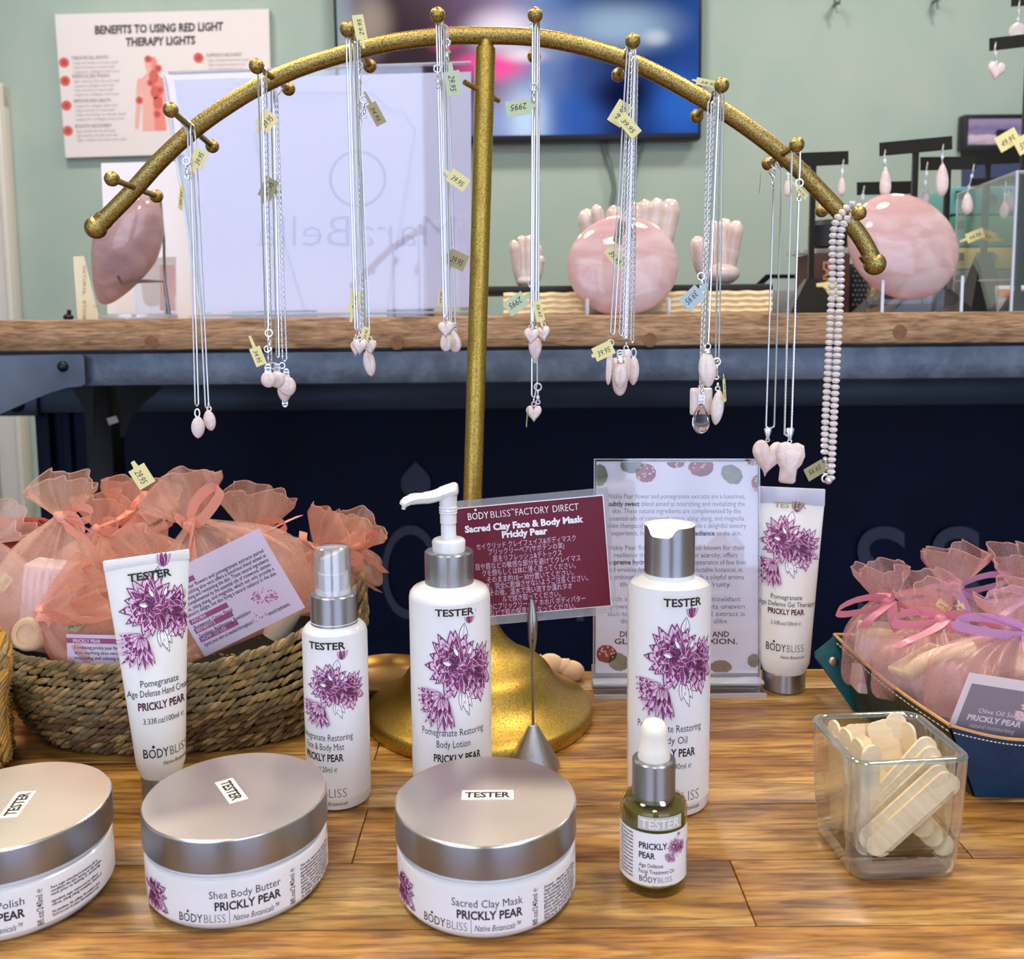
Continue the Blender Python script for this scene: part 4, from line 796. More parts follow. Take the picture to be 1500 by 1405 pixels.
# ------------------------------------------------------------------ necklaces
CORD = {}
def chain(b, P, r=.00055, style='box', mat='silver'):
    P = [V(p) for p in P]; L = sum((P[i + 1] - P[i]).length for i in range(len(P) - 1)); step = .0011 if style != 'link' else .0010
    n = max(4, int(L / step)); out = []; acc = 0; i = 0; seg = (P[1] - P[0]).length
    for k in range(n + 1):
        d = L * k / n
        while d > acc + seg + 1e-9 and i < len(P) - 2: acc += seg; i += 1; seg = (P[i + 1] - P[i]).length
        out.append(P[i] + (P[i + 1] - P[i]) * ((d - acc) / seg if seg else 0))
    m = len(out)
    if style == 'link': b.tube(out, [r * (1.12 if k % 2 else .75) for k in range(m)], mat, 6, flat=[(1.4 if (k // 2) % 2 else .72) for k in range(m)])
    elif style == 'snake': b.tube(out, r, mat, 6)
    else: b.tube(out, [r * (1.25 if k % 2 else .9) for k in range(m)], mat, 5)
def ring(b, c, R, r, mat='silver', ax='y', n=14, sq=1.0):
    b.tube([c + (V((R * cos(2 * pi * k / n), 0, R * sq * sin(2 * pi * k / n))) if ax == 'y' else V((0, R * cos(2 * pi * k / n), R * sq * sin(2 * pi * k / n)))) for k in range(n)], r, mat, 6, loop=True)
def heart2d(n=40):
    P = [(16 * sin(t) ** 3, 13 * cos(t) - 5 * cos(2 * t) - 2 * cos(3 * t) - cos(4 * t)) for t in [2 * pi * k / n for k in range(n)]]
    return [(x / 32, (y + 2.5) / 29) for x, y in P]
def outline_stone(b, c, w, h, d, O, mat, rot=0.0, rz=0.0):
    # a polished stone: outline O (unit box) swept to a rounded edge
    M = Matrix.Translation(c) @ Matrix.Rotation(rz, 4, 'Z') @ Matrix.Rotation(rot, 4, 'Y'); R = []
    for a in (-90, -65, -35, 0, 35, 65, 90):
        k = cos(radians(a)) if abs(a) < 90 else .25
        k = .45 + .55 * k if abs(a) < 90 else .30
        R.append([(x * w * k, d / 2 * sin(radians(a)), y * h * k) for x, y in O])
    b.rings(R, mat, mx=M)
def drop2d(n=32, p=1.6):
    return [(.5 * sin(2 * pi * k / n) * (sin(pi * ((k / n) if k <= n / 2 else 1 - k / n))) ** (p - 1), .5 * cos(2 * pi * k / n)) for k in range(n)]
def leaf2d(n=32, p=.85):
    return [(.5 * (1 if sin(2 * pi * k / n) >= 0 else -1) * abs(sin(2 * pi * k / n)) ** 1.25, .5 * cos(2 * pi * k / n)) for k in range(n)]
def oval2d(n=28): return [(.5 * sin(2 * pi * k / n), .5 * cos(2 * pi * k / n)) for k in range(n)]
def rrect2d(q=.18): return [(x * .5 - (q * .5) * (x) + q * .5 * cos(radians(a)) * 1, z * .5 - q * .5 * z + q * .5 * sin(radians(a))) for x, z, a0 in ((1, 1, 0), (-1, 1, 90), (-1, -1, 180), (1, -1, 270)) for a in range(a0, a0 + 91, 30)]
def bullet2d(n=20): return [(.5, .42), (.42, .5), (-.42, .5), (-.5, .42)] + [(-.5 * cos(radians(a)), -.1 - .4 * sin(radians(a))) for a in range(0, 181, 15)]
def angel2d(): return [(0, .46), (.2, .5), (.42, .44), (.5, .22), (.42, 0), (.28, -.14), (.27, -.46), (.2, -.5), (-.2, -.5), (-.27, -.46), (-.28, -.14), (-.42, 0), (-.5, .22), (-.42, .44), (-.2, .5)]
STONE = {'heart': heart2d, 'drop': drop2d, 'leaf': leaf2d, 'oval': oval2d, 'rect': rrect2d, 'bullet': bullet2d, 'angel': angel2d}
WRIT = []
def price_tag(parent, px, py, y, ang, text='39.95', w=30, h=20, mat='tag_paper', stem=14, yaw=0.0, name='price_tag'):
    # paper tag: a strip with a written plate at its end; ang turns it in the picture, yaw turns it edge on
    k = (y - .0) * .00072
    c0 = aty(px, py, y); M = Matrix.Translation(c0) @ Matrix.Rotation(yaw, 4, 'Z') @ Matrix.Rotation(ang, 4, 'Y')
    s = k * 1.0; a, c = w / 2 * s, h / 2 * s
    b = MB(M); Sg = lambda u, v, hh=0: V((u, -hh, v))
    b.prism([(-a, -c), (a, -c), (a, c), (-a, c)], Sg, 0, .0002, mat)
    if stem: b.prism([(-a - stem * s, -c * .22), (-a, -c * .3), (-a, c * .3), (-a - stem * s, c * .22)], Sg, 0, .0002, mat)
    b.text(text, 0, -c * .5, h * s * .55, Sg, 'ink', .0003, fit=a * 1.35, shear=.25)
    return b.build(name, parent)
ORD = {}
def necklace(peg, y, strands, pend, label, style='box', tags=(), clasp=None, mat='pendant_pink', r=.00055, bail='ring', group=None, extra=None, topdy=0.0):
    # strands: ((x_top, y_top, x_bottom, y_bottom) in the picture, two sides of one loop); pend: (kind, x, y, w, h, depth, rot)
    (xa, ya, xb, yb), (xc, yc, xd, yd) = strands; k = y / F
    A, Bq, Cq, D = aty(xa, ya, y), aty(xb, yb, y), aty(xc, yc, y + .0015), aty(xd, yd, y + .0015)
    pf, q, rear = PEG[peg]; t = (y - pf.y) / (q.y - pf.y); axis = pf + (q - pf) * t
    top = V((axis.x, y + .0007, axis.z + .0021 + r * 1.1))
    o = thing('necklace', label, 'necklace', top, group)
    kind, px, py, w, h, d, rot = pend
    c = aty(px, py, y + .0007); W, Hh = w * k, h * k
    b = MB(); mid = aty((xb + xd) / 2, max(yb, yd) + 3, y + .0007)
    sh = [axis + V((-.0023 - r, 0, .0004)), axis + V((.0023 + r, .0014, .0004))] if xa <= xc else [axis + V((.0023 + r, 0, .0004)), axis + V((-.0023 - r, .0014, .0004))]
    chain(b, [mid, Bq, A, sh[0], top, sh[1], Cq, D, mid], r, style); b.build('chain', o)
    b = MB(); tp = V((c.x, c.y, c.z + Hh * .5 * cos(rot)))
    if bail == 'cone':
        b.lathe([(.0010, 0), (.0014, .002), (.0030, .0075), (.0026, .0085), (.0010, .0088)], 'silver', 16, mx=Matrix.Translation(tp + V((0, 0, .001))) , sy=.55); ring(b, tp + V((0, 0, .0006)), .0013, .0004)
    elif bail == 'wire':
        for q_ in range(5): ring(b, tp + V((0, 0, -.001 + q_ * .0011)), .0016 + .0004 * (q_ % 2), .0004, ax='y')
        ring(b, (tp + mid) / 2 + V((0, 0, .001)), .0021, .0005)
    elif bail == 'cap':
        b.ball(tp + V((0, 0, -.001)), .0026, 'silver', 14, 8); ring(b, tp + V((0, 0, .003)), .002, .0005)
    elif bail == 'teardrop':
        ring(b, tp + V((0, 0, .0022)), .0017, .00055, sq=1.7)
    else:
        ring(b, tp + V((0, 0, .0010)), .0015, .0005); ring(b, tp + V((0, 0, .0034)), .0014, .0005, ax='x')
    b.build('bail', o)
    b = MB(); outline_stone(b, c, W, Hh, d * MM, STONE[kind](), mat, rot); b.build('pendant', o)
    if clasp:
        b = MB(); cc = aty(clasp[0], clasp[1], y - .001); ring(b, cc, .0024, .0006)
        ring(b, cc + V((0, 0, -.0042)), .0016, .0005, ax='x'); b.ball(cc + V((0, 0, -.0075)), .0016, 'silver', 8, 6, sc=(.8, .8, 1.6)); ring(b, cc + V((0, 0, -.0105)), .0013, .0005); b.build('clasp', o)
    for tg in tags: price_tag(o, *tg[:2], y - .003 - .0006 * len(tags), *tg[2:])
    if extra: extra(o, y)
    return o
Z = 0.0
R_ = radians
# first peg with chains (second from the left end)
necklace(1, .662, ((275, 196, 286, 592), (279, 200, 291, 592)), ('leaf', 290, 626, 20, 33, 5, R_(3)), 'silver necklace with pointed pink drop, lower left of the leftmost hanging pair', 'snake', tags=[(265, 290, R_(105), '39.95', 34, 12, 'tag_paper', 8, R_(80))], clasp=(273, 236), bail='teardrop')
necklace(1, .668, ((281, 200, 301, 596), (287, 206, 306, 596)), ('leaf', 307, 616, 18, 31, 5, R_(-8)), 'silver necklace with pointed pink drop, upper right of the leftmost hanging pair', 'snake', tags=[(291, 232, R_(-62), '39.95', 27, 20, 'tag_paper', 16, 0)], bail='ring')
G = 'necklaces on the third peg'
necklace(2, .636, ((378, 108, 389, 480), (383, 108, 393, 480)), ('oval', 393, 556, 22, 24, 5, 0), 'silver necklace with round pink drop and a folded tag, on third peg from left', tags=[(378, 522, R_(70), '34.95', 28, 16, 'tag_paper', 18, R_(20))], clasp=(394, 488), bail='wire')
necklace(2, .644, ((386, 108, 393, 530), (390, 110, 398, 530)), ('oval', 406, 556, 23, 25, 5, 0), 'silver necklace with round pink drop overlapping its round neighbour, on third peg', 'link', tags=[(391, 177, R_(-48), '39.95', 26, 22, 'tag_paper', 10, R_(15))], bail='wire')
necklace(2, .690, ((397, 120, 405, 522), (401, 128, 409, 522)), ('leaf', 420, 565, 27, 32, 6, R_(-22)), 'silver necklace with rounded diamond pink stone on the third peg', 'box', tags=[(393, 276, R_(-65), '39.95', 30, 20, 'tag_dark', 8, R_(20))], bail='wire')
necklace(2, .698, ((403, 140, 414, 527), (406, 140, 420, 527)), ('drop', 417, 576, 25, 30, 6, R_(180)), 'silver necklace with lowest pink drop hanging on the third peg', 'link', clasp=(402, 258), bail='wire')
necklace(3, .636, ((507, 58, 520, 482), (512, 58, 524, 482)), ('heart', 527, 509, 22, 24, 5, R_(5)), 'silver necklace with small pink heart, left of the two hearts on fourth peg', 'snake', tags=[(527, 40, R_(-100), '29.95', 34, 16, 'tag_paper', 12, R_(15))], bail='ring')
necklace(3, .643, ((514, 60, 526, 488), (518, 62, 531, 488)), ('heart', 542, 510, 21, 23, 5, R_(-8)), 'silver necklace with small pink heart and yellow tag, right heart on fourth peg', 'snake', tags=[(519, 442, R_(-78), '34.95', 32, 15, 'tag_paper', 14, R_(25)), (535, 490, R_(-75), '29.95', 22, 11, 'tag_paper', 6, R_(30))], bail='ring')
necklace(3, .650, ((520, 62, 536, 486), (523, 64, 541, 486)), ('leaf', 541, 532, 18, 40, 5, R_(-8)), 'silver necklace with long pink leaf stone, lowest on the fourth peg', 'box', tags=[(551, 167, R_(62), '34.95', 32, 16, 'tag_dark', 18, R_(15))], bail='ring', clasp=(533, 146))
necklace(3, .657, ((524, 64, 528, 484), (527, 66, 533, 484)), ('heart', 522, 512, 19, 24, 4, R_(10)), 'silver necklace with half hidden pink heart at back of the fourth peg', 'link', bail='ring', clasp=(526, 96))
necklace(4, .636, ((639, 36, 650, 466), (643, 36, 654, 466)), ('heart', 653, 484, 23, 25, 5, 0), 'silver necklace with puffy pink heart in front on the fifth peg', 'snake', tags=[(664, 122, R_(82), '29.95', 34, 22, 'tag_green', 12, 0)], bail='ring', clasp=(641, 101))
necklace(4, .643, ((646, 36, 655, 470), (650, 38, 659, 470)), ('drop', 653, 500, 20, 30, 5, 0), 'silver necklace with pink drop hidden behind the puffy heart on the fifth peg', 'snake', tags=[(671, 264, R_(35), '39.95', 30, 20, 'tag_paper', 8, 0), (645, 436, R_(-80), '39.95', 26, 9, 'tag_paper', 0, R_(60))], bail='ring')
necklace(4, .651, ((653, 38, 661, 476), (656, 40, 667, 476)), ('drop', 666, 500, 22, 33, 5, R_(-6)), 'silver necklace with pink teardrop to the right on the fifth peg', 'box', tags=[(670, 381, R_(25), '39.95', 28, 24, 'tag_dark', 4, 0)], bail='wire', clasp=(654, 63))
necklace(5, .634, ((780, 40, 778, 470), (784, 40, 781, 470)), ('heart', 778, 494, 22, 25, 5, R_(6)), 'silver necklace with pink heart on the left of three stones, sixth peg', 'snake', tags=[(760, 158, R_(172), '2995', 36, 22, 'tag_green', 6, 0)], bail='ring', clasp=(782, 128))
necklace(5, .641, ((787, 40, 785, 470), (790, 40, 789, 470)), ('heart', 796, 490, 21, 24, 5, R_(-10)), 'silver necklace with pink heart on the right of three stones, sixth peg', 'snake', tags=[(756, 445, R_(146), '2995', 32, 23, 'tag_green', 18, 0), (789, 456, R_(-105), '29.95', 30, 14, 'tag_paper', 8, R_(25))], bail='ring', clasp=(779, 416))
necklace(5, .649, ((784, 44, 782, 478), (788, 44, 787, 478)), ('drop', 784, 512, 23, 36, 5, R_(180)), 'silver necklace with pointed pink stone between and below two hearts, sixth peg', 'box', bail='ring')
necklace(5, .657, ((781, 46, 779, 580), (788, 46, 787, 560)), ('heart', 782, 607, 23, 26, 5, 0), 'long silver necklace with low pink heart and round clasp, on the sixth peg', 'snake', tags=[(772, 612, R_(112), '29.95', 28, 6, 'tag_dark', 4, R_(75))], bail='ring', clasp=(788, 567))
necklace(6, .636, ((918, 80, 894, 488), (922, 80, 900, 488)), ('bullet', 892, 541, 9, 46, 4, R_(3)), 'silver necklace with slim pink point and yellow tag, leftmost on the seventh peg', 'snake', tags=[(884, 514, R_(-25), '39.95', 30, 21, 'tag_paper', 4, 0)], bail='wire')
necklace(6, .643, ((922, 84, 907, 490), (926, 84, 912, 490)), ('bullet', 908, 552, 23, 56, 7, 0), 'silver necklace with wide round ended pink stone and silver cap, seventh peg', 'link', tags=[(908, 166, R_(-58), '39.95', 34, 22, 'tag_paper', 0, 0)], bail='cap')
necklace(6, .634, ((926, 80, 912, 495), (930, 80, 917, 495)), ('leaf', 909, 549, 20, 42, 6, R_(3)), 'silver necklace with pointed pink stone in front of the wide one, seventh peg', 'link', tags=[(921, 184, R_(48), '39.95', 36, 18, 'tag_paper', 0, 0)], bail='cap')
necklace(6, .650, ((929, 84, 915, 494), (931, 86, 919, 494)), ('bullet', 917, 536, 14, 48, 5, 0), 'silver necklace with narrow upright pink stone, upper middle of the seventh peg', 'snake', tags=[(902, 377, R_(52), '39.95', 34, 19, 'tag_paper', 0, 0), (908, 340, R_(-70), '39.95', 34, 16, 'tag_dark', 0, R_(30))], bail='ring')
necklace(6, .657, ((931, 88, 924, 500), (934, 90, 928, 500)), ('leaf', 928, 543, 17, 43, 5, R_(2)), 'darker link necklace with pink oval point, rightmost on the seventh peg', 'link', bail='teardrop', clasp=(926, 326))
necklace(7, .634, ((1050, 142, 1033, 502), (1053, 142, 1038, 502)), ('leaf', 1036, 541, 26, 54, 7, R_(-4)), 'silver necklace with large pale leaf stone, topmost on the eighth peg', 'box', tags=[(1014, 437, R_(136), '39.95', 32, 24, 'tag_blue', 14, 0)], bail='cap', mat='pendant_cream', clasp=(1027, 405))
necklace(7, .650, ((1037, 154, 1025, 562), (1042, 152, 1028, 562)), ('rect', 1027, 588, 33, 40, 5, 0), 'silver necklace with flat squared pink stone behind clear drop, eighth peg', 'link', bail='ring', tags=[(1038, 122, R_(12), '39.95', 36, 10, 'tag_paper', 6, 0)], mat='pendant_cream')
necklace(7, .638, ((1046, 142, 1027, 575), (1049, 142, 1030, 575)), ('drop', 1027, 613, 31, 46, 9, 0), 'silver necklace with clear quartz teardrop, lowest on the eighth peg', 'link', bail='wire', mat='crystal')
necklace(7, .645, ((1056, 142, 1048, 528), (1060, 144, 1053, 528)), ('leaf', 1051, 597, 19, 52, 5, R_(6)), 'silver necklace with pale oval stone and edge-on yellow tag, eighth peg', 'box', tags=[(1061, 572, R_(80), '39.95', 34, 9, 'tag_paper', 8, R_(55))], bail='ring', mat='pendant_cream', clasp=(1050, 530))
necklace(8, .704, ((1134, 248, 1122, 625), (1145, 250, 1134, 625)), ('heart', 1124, 672, 48, 54, 9, R_(8)), 'silver necklace with large flat pink heart, left pendant on the ninth peg', 'box', tags=[(1113, 268, R_(120), '59.95', 34, 6, 'tag_dark', 4, R_(70))], bail='cone', clasp=(1132, 252), r=.00055)
necklace(8, .636, ((1160, 222, 1149, 636), (1172, 222, 1159, 636)), ('angel', 1156, 678, 45, 62, 10, R_(6)), 'silver necklace with pink angel pendant overlapping the large heart, ninth peg', 'box', tags=[(1174, 282, R_(35), '59.95', 24, 9, 'tag_paper', 14, R_(30))], bail='cone', clasp=(1171, 268), r=.0006)

# beaded strand on the last peg
y = .645; k = y / F
o = thing('bead_necklace', 'long necklace of pale pink crystal beads hung over the lowest right peg', 'necklace', aty(1232, 305, y))
pf, q, rear = PEG[9]; ax = pf + (q - pf) * ((y - pf.y) / (q.y - pf.y))
pL = cat_rom([ax + V((-.0008, 0, .0052)), ax + V((-.0048, .001, .0022)), aty(1222, 335, y), aty(1219, 420, y), aty(1214, 520, y), aty(1209, 620, y), aty(1208, 668, y)], 24)
pR = cat_rom([ax + V((-.0008, 0, .0052)), ax + V((.0042, -.001, .0012)), aty(1233, 335, y - .003), aty(1231, 420, y - .003), aty(1226, 520, y - .003), aty(1221, 620, y - .003), aty(1217, 700, y - .003)], 24)
b = MB(); cnt = 0
def beads(P, start):
    acc = 0.0; last = None
    for i in range(len(P)):
        if last is None or (P[i] - last).length >= .0040:
            d = (P[min(i + 1, len(P) - 1)] - P[max(i - 1, 0)]).normalized(); rot = d.to_track_quat('Z', 'Y').to_matrix().to_4x4()
            b.lathe([(.0006, -.00195), (.0019, -.0016), (.0029, -.0004), (.0029, .0004), (.0019, .0016), (.0006, .00195)], 'bead_pink', 12, mx=Matrix.Translation(P[i]) @ rot); last = P[i]
def dense(P):
    out = []
    for i in range(len(P) - 1):
        m = max(1, int((P[i + 1] - P[i]).length / .0003))
        out += [P[i] + (P[i + 1] - P[i]) * (j / m) for j in range(m)]
    return out + [P[-1]]
beads(dense(pL), 0); beads(dense(pR), 1); ob = b.build('bead_strand', o)
b = MB(); b.ball(aty(1209, 673, y), .0019, 'silver', 10, 8); ring(b, aty(1209, 681, y), .0016, .0006, ax='x'); ring(b, aty(1210, 690, y), .0022, .0007); b.ball(aty(1214, 704, y - .003), .0026, 'silver', 12, 8); ring(b, aty(1209, 701, y), .0024, .0007); b.build('clasp', o)
price_tag(o, 1194, 689, y - .002, R_(-28) + pi, '59.95', 32, 20, 'tag_dark', 12, R_(10))

# ------------------------------------------------------------------ clip holder with the dark red sign
o = thing('sign_clip_holder', 'silver cone memo holder gripping the dark red sign by its lower edge', 'clip holder', (.0123, .603, 0))
cx, cy = .0123, .603
b = MB(Matrix.Translation((cx, cy, 0))); zc = zat(779, 1061, cy); b.lathe([(.0165, .0), (.0175, .0008), (.0172, .002), (.0030, zc - .0006), (.0016, zc)], 'cone_metal', 48); b.build('cone_base', o)
b = MB(); b.tube([V((cx, cy, zc - .002)), aty(779, 985, cy - .001), aty(780, 935, cy - .002)], .00095, 'steel', 10); b.build('rod', o)
b = MB(); ycl = .5995
b.tube([aty(780, 955, ycl + .002), aty(780, 935, ycl), aty(780, 905, ycl), aty(779, 884, ycl + .0012), aty(778.5, 878, ycl + .002)], [.0013, .0024, .0028, .0016, .0011], 'steel', 12, flat=[1.2] * 5)
for px in (775.5, 785): b.ball(aty(px, 918, ycl - .0002), .0011, 'steel', 8, 6)
b.ball(aty(780, 939, ycl - .0022), .0007, 'black_shaded_metal', 8, 6)
b.tube([aty(780, 935, .6075), aty(780, 905, .6085), aty(779, 886, .6065)], [.0018, .0022, .0014], 'steel', 10); b.tube([aty(780, 925, .599), aty(780, 925, .608)], .0012, 'steel', 8); b.build('clip', o)
YS = .6045; TR, BR, wv = V((889, 714, 0)), V((903, 899, 0)), V((-236, 21.5, 0)); dn = BR - TR
def Ssign(u, v, h=0.0):        # u from the right edge leftwards 0..1, v downwards 0..1
    p = TR + wv * u + dn * v; return aty(p.x, p.y, YS - h)
o = thing('laminated_sign', 'dark red laminated sign with white Japanese text tilted behind the lotion pump', 'sign', Ssign(.5, 1))
ins = .035
b = MB(); b.prism([(-.005, 0), (1.0, 0), (1.0, 1.0), (-.005, 1.0)], Ssign, -.0004, .0004, 'laminate'); b.build('laminate_sleeve', o)
b = MB(); b.prism([(.025, .055), (.955, .055), (.955, .935), (.025, .935)], Ssign, .0006, .00085, 'white_print'); b.sheet(Ssign, .031, .95, .063, .93, 'maroon_card', 1, 1, h=.0010)
def Stx(u, v, h=0.0):          # written in sign pixels, measured along the tilted baseline
    p = V((u, v, 0)); return aty(p.x, p.y, YS - h)
ang = atan2(-21.5, 236)
def sign_line(s, px, py, size, fit, bold=0.0, ink='white_print', al='C'): b.text(s, px, py, size, Stx, ink, .0013, fit=fit, bold=bold, rot=-ang, dv=-1, al=al)
sign_line('BODY', 701, 760.6, 14.5, 30.5, .006); sign_line('BLISS', 733.5, 757.6, 14.5, 29, -.012); sign_line('FACTORY', 780, 753.3, 14.5, 49, -.006); sign_line('DIRECT', 829, 748.8, 14.5, 38, -.006); b.disc(696.5, 747, 1.8, Stx, 'white_print', .0013)
sign_line('™', 750.5, 749.5, 6, 5)
sign_line('Sacred Clay Face & Body Mask', 768, 772.5, 13.5, 174, .042); sign_line('Prickly Pear', 769, 785, 13.5, 67, .042)
for s, px, py, w in (('セイクリッド クレイフェイス&ボディマスク', 771, 798.5, 146), ('プリックリーペア(サボテンの実)', 771, 808, 112), ('肌をリフレッシュ&デトックス', 773, 818, 101), ('目や唇などの敏感な部分を避けてクレイマス', 774, 828, 154), ('クを顔もしくは体に薄く塗ってください。', 775, 838, 137), ('そのまま約10－30分置いてください。', 777, 848, 127), ('その際、完全に乾燥させないようご注意ください。', 779, 857.5, 166), ('その後、温水で洗い流すか濡れタオ', 778, 867.5, 121), ('ルで拭き取ってください。', 779, 877.5, 86), ('その後にプリックリーペア ホホバ ボディバター', 779, 887.5, 158), ('などで肌の保湿を行なってください。', 781, 897, 126)):
    sign_line(s, px, py, 10.5, w, -.004, 'plum_pale')
b.build('card', o)

# ------------------------------------------------------------------ acrylic stand with the prickly pear sheet
YA = .7315
o = thing('acrylic_sign_holder', 'clear acrylic stand holding a printed prickly pear sheet, behind the oil bottle', 'sign holder', (.13, .72, 0))
S = upright(YA)
b = MB(); b.prism([(871, 673), (1112.5, 673), (1113, 1000), (869, 1000)], S, .0004, .0022, 'acrylic'); b.prism([(871, 673), (1112.5, 673), (1113, 1000), (869, 1000)], S, -.003, -.0012, 'acrylic')
for q in ([(871, 672), (1112.5, 672), (1112.5, 673.4), (871, 673.4)], [(870, 672), (871.6, 672), (870.2, 1000), (868.4, 1000)], [(1111.8, 672), (1113.2, 672), (1114.2, 1000), (1112.6, 1000)]): b.prism(q, S, -.003, .0022, 'acrylic_edge')
b.build('front_sleeve', o)
xl, xr = aty(868, 1000, .7265).x, aty(1116, 1000, .7265).x
b = MB(); b.box(((xl + xr) / 2, .726, .0016), (xr - xl, .026, .0028), 'acrylic', bev=.0006); b.box(((xl + xr) / 2, .7125, .0016), (xr - xl, .0012, .0030), 'acrylic_edge')
b.box(((xl + xr) / 2, .7245, .0088), (xr - xl, .012, .0022), 'acrylic_edge', bev=.0005); b.box(((xl + xr) / 2, .735, .010), (xr - xl, .003, .018), 'acrylic_edge'); b.build('foot', o)
o = thing('printed_sheet', 'pale lilac info sheet with fruit pictures inside the acrylic stand', 'paper', aty(992, 985, YA))
b = MB(); b.prism([(873.5, 676), (1110.5, 676), (1110.5, 986), (872, 986)], S, -.0008, -.0004, 'paper_white')
T = lambda s, px, py, fit, ink='ink_grey', bold=-.004, size=10.4, al='C': b.text(s, px, py, size, S, ink, -.0002, fit=fit, dv=-1, bold=bold, al=al)
for i, (s, x0, x1) in enumerate((('Prickly Pear flower and pomegranate extracts are a luxurious,', 890, 1092), ('', 0, 0), ('skin. These natural ingredients are complemented by the', 897, 1085), ('essential oils of rosewood, citrus, ylang ylang, and magnolia', 892, 1090), ('(white champaca) come together to provide a delightful sensory', 886, 1093), ('experience, but also bring a natural', 896, 1016), ('', 0, 0), ('Prickly Pear flowers come from cacti known for their', 888, 1091), ('resilience through heat and water scarcity, offers', 900, 1080), ('', 0, 0), ('and wrinkles for a bright look. This delectable botanical, in', 890, 1087), ('combination with pomegranate lends a playful aroma', 894, 1090), ('that is sweet and lightly fruity.', 908, 1072), ('', 0, 0), ('Rich in C and E vitamins, our antioxidant', 892, 1085), ('powerhouse helps and combats uneven', 894, 1091), ('skin tone for a radiant look. CO2 extract is', 890, 1091), ('the choice of dry and oily skin alike.', 909, 1067))):
    py = 730.5 + i * 10.75 + (0)
    if s: T(s, (x0 + x1) / 2, py, x1 - x0)
T('subtly sweet', 891, 741.5, 46, 'ink', .025, al='L'); T('blend aimed at nourishing and revitalizing the', 940, 741.5, 151, al='L')
T('radiance', 1047, 784.5, 32, 'ink', .025, al='R'); T('to the skin.', 1050, 784.5, 36, al='L')
T('supreme hydration', 891, 827, 72, 'ink', .025, al='L'); T('to soften the appearance of fine lines', 966, 827, 127, al='L')
T('DISCOVER RADIANT SKIN AND', 988, 933, 160, 'ink', .02, 11.5); T('GLOWING COMPLEXION.', 990, 943.5, 180, 'ink', .02, 11.5)
rr = random.Random(4)
def fruit(px, py, rx, ry, mat, spots='fruit_spot', n=12, rot=0):
    P = []
    for k in range(26):
        a = 2 * pi * k / 26; q = 1 + rr.uniform(-.05, .05); x, z = rx * q * cos(a), ry * q * sin(a)
        P.append((min(1110, max(874, px + x * cos(rot) - z * sin(rot))), max(677, min(985, py + x * sin(rot) + z * cos(rot)))))
    b.poly(P, S, mat, -.0002)
    for k in range(n):
        a, d = rr.uniform(0, 6.3), sqrt(rr.random()) * .85; x, y_ = px + rx * d * cos(a), py + ry * d * sin(a)
        if 876 < x < 1108 and 679 < y_ < 983: b.disc(x, y_, 1.5, S, spots, -.00005, 8)
fruit(925, 682, 17, 11, 'fruit_green', 'fruit_brown'); fruit(946, 693, 15, 14, 'fruit_red'); fruit(990, 678, 13, 8, 'fruit_red'); fruit(1027, 684, 18, 14, 'fruit_red'); fruit(1072, 695, 17, 13, 'fruit_green', 'fruit_brown', rot=.6)
fruit(878, 696, 12, 16, 'fruit_green', 'fruit_brown'); fruit(1110, 708, 9, 12, 'fruit_red'); fruit(1104, 678, 8, 4, 'fruit_red'); fruit(888, 958, 15, 13, 'fruit_red'); fruit(906, 970, 15, 13, 'fruit_green', 'fruit_brown', rot=.4); fruit(1056, 977, 16, 10, 'fruit_brown', 'fruit_green'); fruit(1104, 968, 9, 10, 'fruit_green', 'fruit_brown')
b.build('sheet', o) if False else tag(b.build('printed_sheet', org=aty(992, 985, YA)), o['label'], 'paper'); bpy.data.objects.remove(o)

# ------------------------------------------------------------------ glass cup and craft sticks
cc = V((.2035, .4965, 0)); crz = radians(4)
o = thing('square_glass_cup', 'thick square glass cup full of small wooden craft sticks', 'glass cup', cc)
M = Matrix.Translation(cc) @ Matrix.Rotation(crz, 4, 'Z')
def rsq(hx, hy, rad, z, n=6):
    return [(sx * (hx - rad) + rad * cos(radians(a0 + 90 * k / n)), sy * (hy - rad) + rad * sin(radians(a0 + 90 * k / n)), z) for sx, sy, a0 in ((1, 1, 0), (-1, 1, 90), (-1, -1, 180), (1, -1, 270)) for k in range(n + 1)]
HX, HY, HC = .0325, .0315, .0672
def corners(b):               # pale haze on the rounded corners stands in for the brightness of thick glass
    nf = 28 * 2 if True else 0; k = len(b.f) - nf; sl = b.slot('cup_corner')
    for i in range(nf):
        if (i % 28) % 7 < 6: b.m[k + i] = sl
b = MB(M); wl = .0052
b.rings([rsq(HX - .009, HY - .009, .005, .0), rsq(HX - .0065, HY - .0065, .007, .0), rsq(HX - .0042, HY - .0042, .009, .0012), rsq(HX - .0028, HY - .0028, .010, .006), rsq(HX - .0024, HY - .0024, .010, .0125)], 'cup_base', cap1=False)
b.rings([rsq(HX - .0024, HY - .0024, .010, .0125), rsq(HX - .0012, HY - .0012, .010, .03), rsq(HX, HY, .010, HC - .0015)], 'cup_wall', cap0=False, cap1=False); corners(b)
b.rings([rsq(HX, HY, .010, HC - .0015), rsq(HX - .0006, HY - .0006, .0095, HC - .0003), rsq(HX - .0018, HY - .0018, .0085, HC), rsq(HX - wl + .0006, HY - wl + .0006, .0066, HC - .0003), rsq(HX - wl, HY - wl, .006, HC - .0015)], 'cup_rim', cap0=False, cap1=False)
b.rings([rsq(HX - wl, HY - wl, .006, HC - .0015), rsq(HX - wl - .0008, HY - wl - .0008, .006, .03), rsq(HX - wl - .0022, HY - wl - .0022, .007, .0145)], 'cup_wall', cap0=False, cap1=False); corners(b)
